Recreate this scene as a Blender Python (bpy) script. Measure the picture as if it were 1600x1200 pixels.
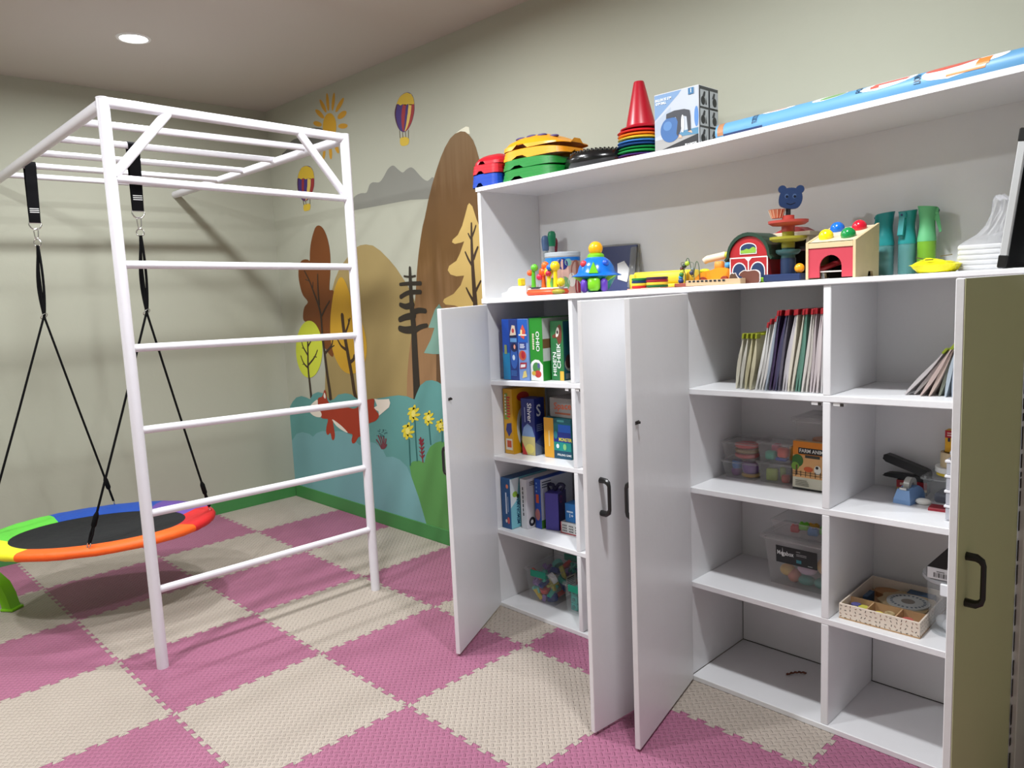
import bpy, math, random
from mathutils import Vector, Matrix
random.seed(7)
D = bpy.data
for o in list(D.objects): D.objects.remove(o)
SC = bpy.context.scene
COL = SC.collection
PI = math.pi

# ------------------------------------------------------------------ camera
cam_d = D.cameras.new('camera'); cam = D.objects.new('camera', cam_d); COL.objects.link(cam)
cam_d.sensor_width = 36.0; cam_d.lens = 1178.757/1600*36.0
cam_d.clip_start = 0.02; cam_d.clip_end = 60
_F = Vector((-0.71105344, 0.69217978, -0.12365337)); _R = Vector((0.70077187, 0.71203133, -0.04393375)); _U = Vector((-0.05763502, 0.11789204, 0.99135245))
cam.matrix_world = Matrix(((_R.x, _U.x, -_F.x, 5.12374), (_R.y, _U.y, -_F.y, -2.672066), (_R.z, _U.z, -_F.z, 1.46284), (0, 0, 0, 1)))
SC.camera = cam

# ------------------------------------------------------------------ world, exposure
w = D.worlds.new('world'); SC.world = w; w.use_nodes = True
w.node_tree.nodes['Background'].inputs[0].default_value = (0.9, 0.92, 1.0, 1)
w.node_tree.nodes['Background'].inputs[1].default_value = 0.05
vs = SC.view_settings
vs.view_transform = 'Standard'; vs.look = 'None'; vs.exposure = 0.0; vs.gamma = 1.0; vs.use_curve_mapping = False
LAMP_POWER = 38.0                       # watts per ceiling downlight
LAMP_COLOR = (0.955, 0.98, 1.0)
LAMPS = [(1.03, -1.21), (2.62, -1.17), (4.16, -1.17), (1.03, -2.85), (2.62, -2.85)]
CEIL = 2.79

# ------------------------------------------------------------------ materials
def lin(c):
    c = c/255.0
    return c/12.92 if c <= 0.04045 else ((c+0.055)/1.055)**2.4
def rgb(t): return (lin(t[0]), lin(t[1]), lin(t[2]), 1.0)
MATS = {}
def mat(name, col, rough=0.5, metal=0.0, var=0.04, scale=14.0, bump=0.0, bscale=60.0, spec=0.5, clear=0.0, emit=0.0, coat=0.0):
    """procedural principled material: noise-varied colour, optional noise relief, optional see-through mix"""
    if name in MATS: return MATS[name]
    m = D.materials.new(name); m.use_nodes = True; MATS[name] = m
    n = m.node_tree.nodes; l = m.node_tree.links; n.clear()
    out = n.new('ShaderNodeOutputMaterial'); b = n.new('ShaderNodeBsdfPrincipled')
    tc = n.new('ShaderNodeTexCoord'); nz = n.new('ShaderNodeTexNoise'); nz.inputs['Scale'].default_value = scale; nz.inputs['Detail'].default_value = 3
    l.new(tc.outputs['Object'], nz.inputs['Vector'])
    mx = n.new('ShaderNodeMix'); mx.data_type = 'RGBA'
    c = rgb(col)
    mx.inputs[6].default_value = (c[0]*(1-var), c[1]*(1-var), c[2]*(1-var), 1)
    mx.inputs[7].default_value = (min(1, c[0]*(1+var)), min(1, c[1]*(1+var)), min(1, c[2]*(1+var)), 1)
    l.new(nz.outputs['Fac'], mx.inputs[0]); l.new(mx.outputs[2], b.inputs['Base Color'])
    b.inputs['Roughness'].default_value = rough; b.inputs['Metallic'].default_value = metal
    b.inputs['Specular IOR Level'].default_value = spec; b.inputs['Coat Weight'].default_value = coat
    if emit: l.new(mx.outputs[2], b.inputs['Emission Color']); b.inputs['Emission Strength'].default_value = emit
    if bump:
        n2 = n.new('ShaderNodeTexNoise'); n2.inputs['Scale'].default_value = bscale; n2.inputs['Detail'].default_value = 4
        l.new(tc.outputs['Object'], n2.inputs['Vector'])
        bp = n.new('ShaderNodeBump'); bp.inputs['Strength'].default_value = 1.0; bp.inputs['Distance'].default_value = bump
        l.new(n2.outputs['Fac'], bp.inputs['Height']); l.new(bp.outputs['Normal'], b.inputs['Normal'])
    if clear:
        tr = n.new('ShaderNodeBsdfTransparent'); tr.inputs[0].default_value = (0.98, 0.985, 0.99, 1)
        ms = n.new('ShaderNodeMixShader'); ms.inputs[0].default_value = clear
        l.new(b.outputs[0], ms.inputs[1]); l.new(tr.outputs[0], ms.inputs[2]); l.new(ms.outputs[0], out.inputs[0])
    else:
        l.new(b.outputs[0], out.inputs[0])
    return m
def C(r, g, b, rough=0.45, **k):          # plain coloured plastic / print, keyed by colour
    return mat('paint_%d_%d_%d_%d' % (r, g, b, int(rough*100)), (r, g, b), rough, **k)

# ------------------------------------------------------------------ mesh builder
class MB:
    def __init__(s): s.v = []; s.f = []; s.m = []; s.mats = []
    def mi(s, m):
        if m is None: return 0
        if m not in s.mats: s.mats.append(m)
        return s.mats.index(m)
    def add(s, vs, fs, m=None, M=None):
        o = len(s.v); k = s.mi(m)
        for p in vs:
            p = Vector(p)
            s.v.append(M @ p if M else p)
        for f in fs: s.f.append(tuple(i+o for i in f)); s.m.append(k)
        return s
    def box(s, x0, x1, y0, y1, z0, z1, b=0.0, m=None, M=None):
        if b <= 0:
            vs = [(x, y, z) for x in (x0, x1) for y in (y0, y1) for z in (z0, z1)]
            return s.add(vs, [(0, 1, 3, 2), (4, 6, 7, 5), (0, 4, 5, 1), (2, 3, 7, 6), (0, 2, 6, 4), (1, 5, 7, 3)], m, M)
        X = (x0, x1); Y = (y0, y1); Z = (z0, z1); vs = []; idx = {}
        for i in (0, 1):
            for j in (0, 1):
                for k in (0, 1):
                    x, y, z = X[i], Y[j], Z[k]; dx, dy, dz = (b, -b)[i], (b, -b)[j], (b, -b)[k]
                    idx[i, j, k, 0] = len(vs); vs.append((x, y+dy, z+dz))
                    idx[i, j, k, 1] = len(vs); vs.append((x+dx, y, z+dz))
                    idx[i, j, k, 2] = len(vs); vs.append((x+dx, y+dy, z))
        fs = []
        for a in range(3):
            for e in (0, 1):
                def key(p, q):
                    t = [0, 0, 0]; t[a] = e; t[(a+1) % 3] = p; t[(a+2) % 3] = q; return idx[t[0], t[1], t[2], a]
                f = [key(0, 0), key(1, 0), key(1, 1), key(0, 1)]; fs.append(f if e else f[::-1])
        for a in range(3):
            b1, b2 = (a+1) % 3, (a+2) % 3
            for p in (0, 1):
                for q in (0, 1):
                    def key(e, ax):
                        t = [0, 0, 0]; t[a] = e; t[b1] = p; t[b2] = q; return idx[t[0], t[1], t[2], ax]
                    f = [key(0, b1), key(1, b1), key(1, b2), key(0, b2)]; fs.append(f if p != q else f[::-1])
        for i in (0, 1):
            for j in (0, 1):
                for k in (0, 1):
                    f = [idx[i, j, k, 0], idx[i, j, k, 1], idx[i, j, k, 2]]; fs.append(f if (i+j+k) % 2 else f[::-1])
        return s.add(vs, fs, m, M)
    def tube(s, pts, r, n=10, closed=False, m=None, M=None, cap=True):
        P = [Vector(p) for p in pts]; N = len(P); R = r if isinstance(r, (list, tuple)) else [r]*N
        vs = []; fs = []; u = None
        for i in range(N):
            if closed: t = P[(i+1) % N]-P[i-1]
            else: t = P[min(i+1, N-1)]-P[max(i-1, 0)]
            t.normalize()
            if u is None: u = t.orthogonal().normalized()
            u = (u-t*u.dot(t)).normalized(); w_ = t.cross(u)
            for k in range(n):
                a = 2*PI*k/n; vs.append(P[i]+(u*math.cos(a)+w_*math.sin(a))*R[i])
        for i in range(N if closed else N-1):
            j = (i+1) % N
            for k in range(n): fs.append((i*n+k, i*n+(k+1) % n, j*n+(k+1) % n, j*n+k))
        if not closed and cap: fs.append(tuple(range(n))[::-1]); fs.append(tuple((N-1)*n+k for k in range(n)))
        return s.add(vs, fs, m, M)
    def lathe(s, prof, n=24, c=(0, 0, 0), m=None, M=None, sx=1.0, sy=1.0):
        vs = []; fs = []
        for (r, z) in prof:
            for k in range(n):
                a = 2*PI*k/n; vs.append((c[0]+r*sx*math.cos(a), c[1]+r*sy*math.sin(a), c[2]+z))
        for i in range(len(prof)-1):
            for k in range(n): fs.append((i*n+k, i*n+(k+1) % n, (i+1)*n+(k+1) % n, (i+1)*n+k))
        if prof[0][0] > 1e-5: fs.append(tuple(range(n))[::-1])
        if prof[-1][0] > 1e-5: fs.append(tuple((len(prof)-1)*n+k for k in range(n)))
        return s.add(vs, fs, m, M)
    def ball(s, c, r, n=16, m=None, M=None, sx=1, sy=1, sz=1):
        k = max(6, n//2); pr = [(r*math.sin(PI*i/k)+1e-6, -r*sz*math.cos(PI*i/k)) for i in range(k+1)]
        return s.lathe(pr, n, c, m, M, sx, sy)
    def prism(s, poly, z0, z1, m=None, M=None):
        n = len(poly); a = sum(poly[i][0]*poly[(i+1) % n][1]-poly[(i+1) % n][0]*poly[i][1] for i in range(n))
        if a < 0: poly = poly[::-1]
        vs = [(p[0], p[1], z0) for p in poly]+[(p[0], p[1], z1) for p in poly]
        fs = [tuple(range(n))[::-1], tuple(range(n, 2*n))]+[(i, (i+1) % n, n+(i+1) % n, n+i) for i in range(n)]
        return s.add(vs, fs, m, M)
    def build(s, name, m=None, parent=None, loc=(0, 0, 0), rot=(0, 0, 0), smooth=None, kind=None):
        me = D.meshes.new(name); me.from_pydata([tuple(p) for p in s.v], [], s.f)
        ms = s.mats if s.mats else [m]
        if m is not None and s.mats and m not in s.mats: ms = s.mats
        for x in ms: me.materials.append(x)
        if len(s.mats) > 1: me.polygons.foreach_set('material_index', s.m)
        if smooth is not None:
            me.polygons.foreach_set('use_smooth', [True]*len(me.polygons)); me.set_sharp_from_angle(angle=math.radians(smooth))
        me.update()
        o = D.objects.new(name, me); COL.objects.link(o)
        if parent: o.parent = parent
        o.location = loc; o.rotation_euler = rot
        if kind: o['kind'] = kind
        return o
def tag(o, label, cat, group=None):
    o['label'] = label; o['category'] = cat
    if group: o['group'] = group
    return o
def empty(name, loc=(0, 0, 0), rz=0.0, label=None, cat=None, group=None):
    o = D.objects.new(name, None); COL.objects.link(o); o.location = loc; o.rotation_euler = (0, 0, rz); o.empty_display_size = 0.05
    if label: tag(o, label, cat, group)
    return o
def copy_tree(o, parent=None):
    c = o.copy(); COL.objects.link(c); c.parent = parent
    for ch in list(o.children): copy_tree(ch, c)
    return c
def T(x=0, y=0, z=0): return Matrix.Translation((x, y, z))
def RX(a): return Matrix.Rotation(a, 4, 'X')
def RY(a): return Matrix.Rotation(a, 4, 'Y')
def RZ(a): return Matrix.Rotation(a, 4, 'Z')
def smooth_poly(p, k=3, closed=True):
    n = len(p); out = []
    for i in range(n if closed else n-1):
        p0, p1, p2, p3 = (p[(i-1) % n], p[i], p[(i+1) % n], p[(i+2) % n]) if closed else (p[max(i-1, 0)], p[i], p[i+1], p[min(i+2, n-1)])
        for j in range(k):
            t = j/k; a = []
            for d in range(len(p1)):
                a.append(0.5*((2*p1[d])+(-p0[d]+p2[d])*t+(2*p0[d]-5*p1[d]+4*p2[d]-p3[d])*t*t+(-p0[d]+3*p1[d]-3*p2[d]+p3[d])*t**3))
            out.append(tuple(a))
    if not closed: out.append(tuple(p[-1]))
    return out
_tc = {}
def text_geo(body, size=1.0, bold=False):
    key = body
    if key not in _tc:
        cu = D.curves.new('t', 'FONT'); cu.body = body; cu.size = 1.0; cu.align_x = 'CENTER'; cu.align_y = 'CENTER'; cu.resolution_u = 2
        cu.offset = 0.015
        ob = D.objects.new('t', cu); COL.objects.link(ob)
        me = D.meshes.new_from_object(ob)
        _tc[key] = ([tuple(v.co) for v in me.vertices], [tuple(p.vertices) for p in me.polygons])
        D.objects.remove(ob); D.curves.remove(cu); D.meshes.remove(me)
    return _tc[key]
class Face:
    """flat print on a face: origin, u axis, v axis (metres); everything joins one thin printed layer"""
    def __init__(s, o, u, v, eps=0.0006):
        s.o = Vector(o); s.u = Vector(u).normalized(); s.v = Vector(v).normalized(); s.n = s.u.cross(s.v); s.mb = MB(); s.k = 1; s.eps = eps
    def P(s, a, b, k=None): return s.o+s.u*a+s.v*b+s.n*(s.eps*(k if k else s.k))
    def poly(s, pts, m):
        s.mb.add([s.P(*p) for p in pts], [tuple(range(len(pts)))], m); s.k += 0.25; return s
    def rect(s, x0, x1, y0, y1, m): return s.poly([(x0, y0), (x1, y0), (x1, y1), (x0, y1)], m)
    def ell(s, cx, cy, rx, ry, m, n=18, rot=0.0):
        c, q = math.cos(rot), math.sin(rot)
        return s.poly([(cx+rx*math.cos(a)*c-ry*math.sin(a)*q, cy+rx*math.cos(a)*q+ry*math.sin(a)*c) for a in (2*PI*i/n for i in range(n))], m)
    def text(s, body, cx, cy, size, m, rot=0.0, fit=None):
        vs, fs = text_geo(body); xs = [p[0] for p in vs]
        sx = size
        if fit: sx = fit/(max(xs)-min(xs))
        c, q = math.cos(rot), math.sin(rot)
        s.mb.add([s.P(cx+p[0]*sx*c-p[1]*size*q, cy+p[0]*sx*q+p[1]*size*c) for p in vs], fs, m); s.k += 0.25; return s
    def lines(s, x0, x1, y0, y1, n, m, frac=0.45):
        h = (y1-y0)/n
        for i in range(n):
            e = x1-(x1-x0)*0.25*random.random(); s.mb.add([s.P(x0, y0+h*i), s.P(e, y0+h*i), s.P(e, y0+h*(i+frac)), s.P(x0, y0+h*(i+frac))], [(0, 1, 2, 3)], m)
        s.k += 0.25; return s
    def build(s, parent, name='print'): return s.mb.build(name, None, parent)

# ================================================================== ROOM
X1, Y1 = 6.35, -4.05
M_wall = mat('wall_paint_cream', (171, 172, 156), 0.75, var=0.03, scale=1.6, bump=0.0009, bscale=26)
M_ceil = mat('ceiling_paint', (186, 180, 170), 0.85, var=0.015, scale=2.0)
M_base = mat('baseboard_green', (64, 128, 68), 0.5, var=0.07, scale=5)
M_sub = mat('floor_screed', (120, 112, 104), 0.9)
def struct(o): o['kind'] = 'structure'; return o
floor = struct(MB().box(-0.1, X1+0.1, Y1-0.1, 0.1, -0.11, -0.014).build('floor', M_sub))
struct(MB().box(-0.1, X1+0.1, Y1-0.1, 0.1, CEIL, CEIL+0.1).build('ceiling', M_ceil))
wall_left = struct(MB().box(-0.11, -0.012, Y1, 0.012, -0.014, CEIL).build('wall_left', M_wall))
wall_right = struct(MB().box(-0.11, X1, 0.012, 0.11, -0.014, CEIL).build('wall_right', M_wall))
struct(MB().box(X1, X1+0.1, Y1, 0.11, -0.014, CEIL).build('wall_front', M_wall))
struct(MB().box(-0.11, X1+0.1, Y1-0.1, Y1, -0.014, CEIL).build('wall_back', M_wall))
struct(MB().box(-0.012, -0.002, Y1, 0.003, -0.012, 0.083, 0.002).build('baseboard_left', M_base))
struct(MB().box(-0.002, 2.605, 0.003, 0.012, -0.012, 0.088, 0.002).build('baseboard_right', M_base))

# ---- interlocking foam mats, one object per tile
def foam(name, col, col2):
    m = D.materials.new(name); m.use_nodes = True
    n = m.node_tree.nodes; l = m.node_tree.links; b = n['Principled BSDF']
    b.inputs['Roughness'].default_value = 0.5; b.inputs['Specular IOR Level'].default_value = 0.45
    tc = n.new('ShaderNodeTexCoord')
    def mth(op, a, c=None):
        x = n.new('ShaderNodeMath'); x.operation = op
        for i, q in enumerate((a, c)):
            if q is None: continue
            if isinstance(q, (int, float)): x.inputs[i].default_value = q
            else: l.new(q, x.inputs[i])
        return x.outputs[0]
    mp = n.new('ShaderNodeMapping'); mp.inputs['Rotation'].default_value = (0, 0, PI/4); l.new(tc.outputs['Object'], mp.inputs['Vector'])
    sp = n.new('ShaderNodeSeparateXYZ'); l.new(mp.outputs[0], sp.inputs[0])
    s = 0.6/24*math.sqrt(0.5)*1.12
    u = mth('DIVIDE', sp.outputs[0], s); v = mth('DIVIDE', sp.outputs[1], s)
    iu = mth('FLOOR', u); iv = mth('FLOOR', v); par = mth('FLOORED_MODULO', mth('ADD', iu, iv), 2.0)
    fu = mth('SUBTRACT', mth('SUBTRACT', u, iu), 0.5); fv = mth('SUBTRACT', mth('SUBTRACT', v, iv), 0.5)
    d = mth('SUBTRACT', fv, fu); a = mth('ADD', fu, mth('MULTIPLY', d, par)); c = mth('SUBTRACT', fv, mth('MULTIPLY', d, par))
    q = mth('ADD', mth('POWER', mth('DIVIDE', a, 0.60), 2.0), mth('POWER', mth('DIVIDE', c, 0.2), 2.0))
    hgt = mth('SQRT', mth('MAXIMUM', mth('SUBTRACT', 1.0, q), 0.0))
    bp = n.new('ShaderNodeBump'); bp.inputs['Strength'].default_value = 0.9; bp.inputs['Distance'].default_value = 0.0058
    l.new(hgt, bp.inputs['Height']); l.new(bp.outputs['Normal'], b.inputs['Normal'])
    nz = n.new('ShaderNodeTexNoise'); nz.inputs['Scale'].default_value = 5; nz.inputs['Detail'].default_value = 5; l.new(tc.outputs['Object'], nz.inputs['Vector'])
    mx = n.new('ShaderNodeMix'); mx.data_type = 'RGBA'; mx.inputs[6].default_value = rgb(col); mx.inputs[7].default_value = rgb(col2)
    l.new(nz.outputs['Fac'], mx.inputs[0]); l.new(mx.outputs[2], b.inputs['Base Color'])
    return m
M_pink = foam('foam_pink', (154, 93, 120), (167, 104, 132)); M_beige = foam('foam_beige', (169, 157, 146), (181, 169, 158))
TL = 0.6; NT = 9
def edge_prof():
    pts = []; p = TL/NT; a = 0.0095
    for i in range(NT):
        c = p*(i+0.5); s = 1
        h0, h1 = p*0.19, p*0.29
        pts += [(c-h0, -a*0.9), (c-h1, a*0.9), (c+h1, a*0.9), (c+h0, -a*0.9)]
    return pts
EP = edge_prof()
def tile_mesh(flat_l, flat_t, m):
    # tile spans x 0..TL, y -TL..0 ; shared dovetail line on every joint
    poly = [(0, -TL)]
    poly += [(s, -TL+h) for s, h in EP]; poly.append((TL, -TL))
    poly += [(TL+h, -TL+s) for s, h in EP]; poly.append((TL, 0))
    poly += [] if flat_t else [(s, h) for s, h in EP[::-1]]; poly.append((0, 0))
    poly += [] if flat_l else [(h, -TL+s) for s, h in EP[::-1]]
    # pull the outline in a hair so that the joint shows
    n = len(poly); g = 0.0009; out = []
    for i in range(n):
        p0, p1, p2 = Vector(poly[i-1]), Vector(poly[i]), Vector(poly[(i+1) % n])
        e1 = (p1-p0).normalized(); e2 = (p2-p1).normalized()
        nn = Vector((-e1.y-e2.y, e1.x+e2.x)); L = nn.length
        out.append(p1+nn/L*g if L > 1e-6 else p1)
    mb = MB(); mb.prism([tuple(p) for p in out], -0.013, 0.0)
    me = mb.build('mat_tile', m); d = me.data; D.objects.remove(me); return d
TMESH = {}
for i in range(11):
    for j in range(8):
        k = (i == 0, j == 0, (i+j) % 2)
        if k not in TMESH: TMESH[k] = tile_mesh(k[0], k[1], M_pink if k[2] else M_beige)
        o = D.objects.new('mat_tile', TMESH[k]); COL.objects.link(o); o.parent = floor
        o.location = (TL*i, -TL*j, 0)

# ---- ceiling downlights (real lamps; only the first is in view)
M_diff = mat('lamp_diffuser', (255, 255, 255), 0.4, emit=9.0, var=0.0)
M_trim = mat('lamp_trim', (225, 225, 222), 0.4)
def downlight(x, y, label, group=None, power=1.0):
    t = empty('ceiling_light', (x, y, CEIL), 0, label, 'ceiling light', group)
    MB().lathe([(0.062, -0.001), (0.066, -0.006), (0.078, -0.005), (0.081, -0.0005), (0.062, -0.0005)], 40).build('trim_ring', M_trim, t, smooth=40)
    MB().lathe([(0.0001, -0.0042), (0.055, -0.0042), (0.062, -0.002)], 40).build('diffuser', M_diff, t)
    ld = D.lights.new('lamp_glow', 'AREA'); ld.shape = 'DISK'; ld.size = 0.16; ld.energy = LAMP_POWER*power; ld.color = LAMP_COLOR; ld.spread = math.radians(174)
    lo = D.objects.new('lamp_glow', ld); COL.objects.link(lo); lo.parent = t; lo.location = (0, 0, -0.008)
    return t
for i, (x, y) in enumerate(LAMPS):
    downlight(x, y, 'round recessed white ceiling downlight, switched on' if i == 0 else 'round recessed downlight in the ceiling outside the view', None if i == 0 else 'downlights outside the view', (0.65, 0.92, 1.0, 0.55, 1.3)[i])

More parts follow.
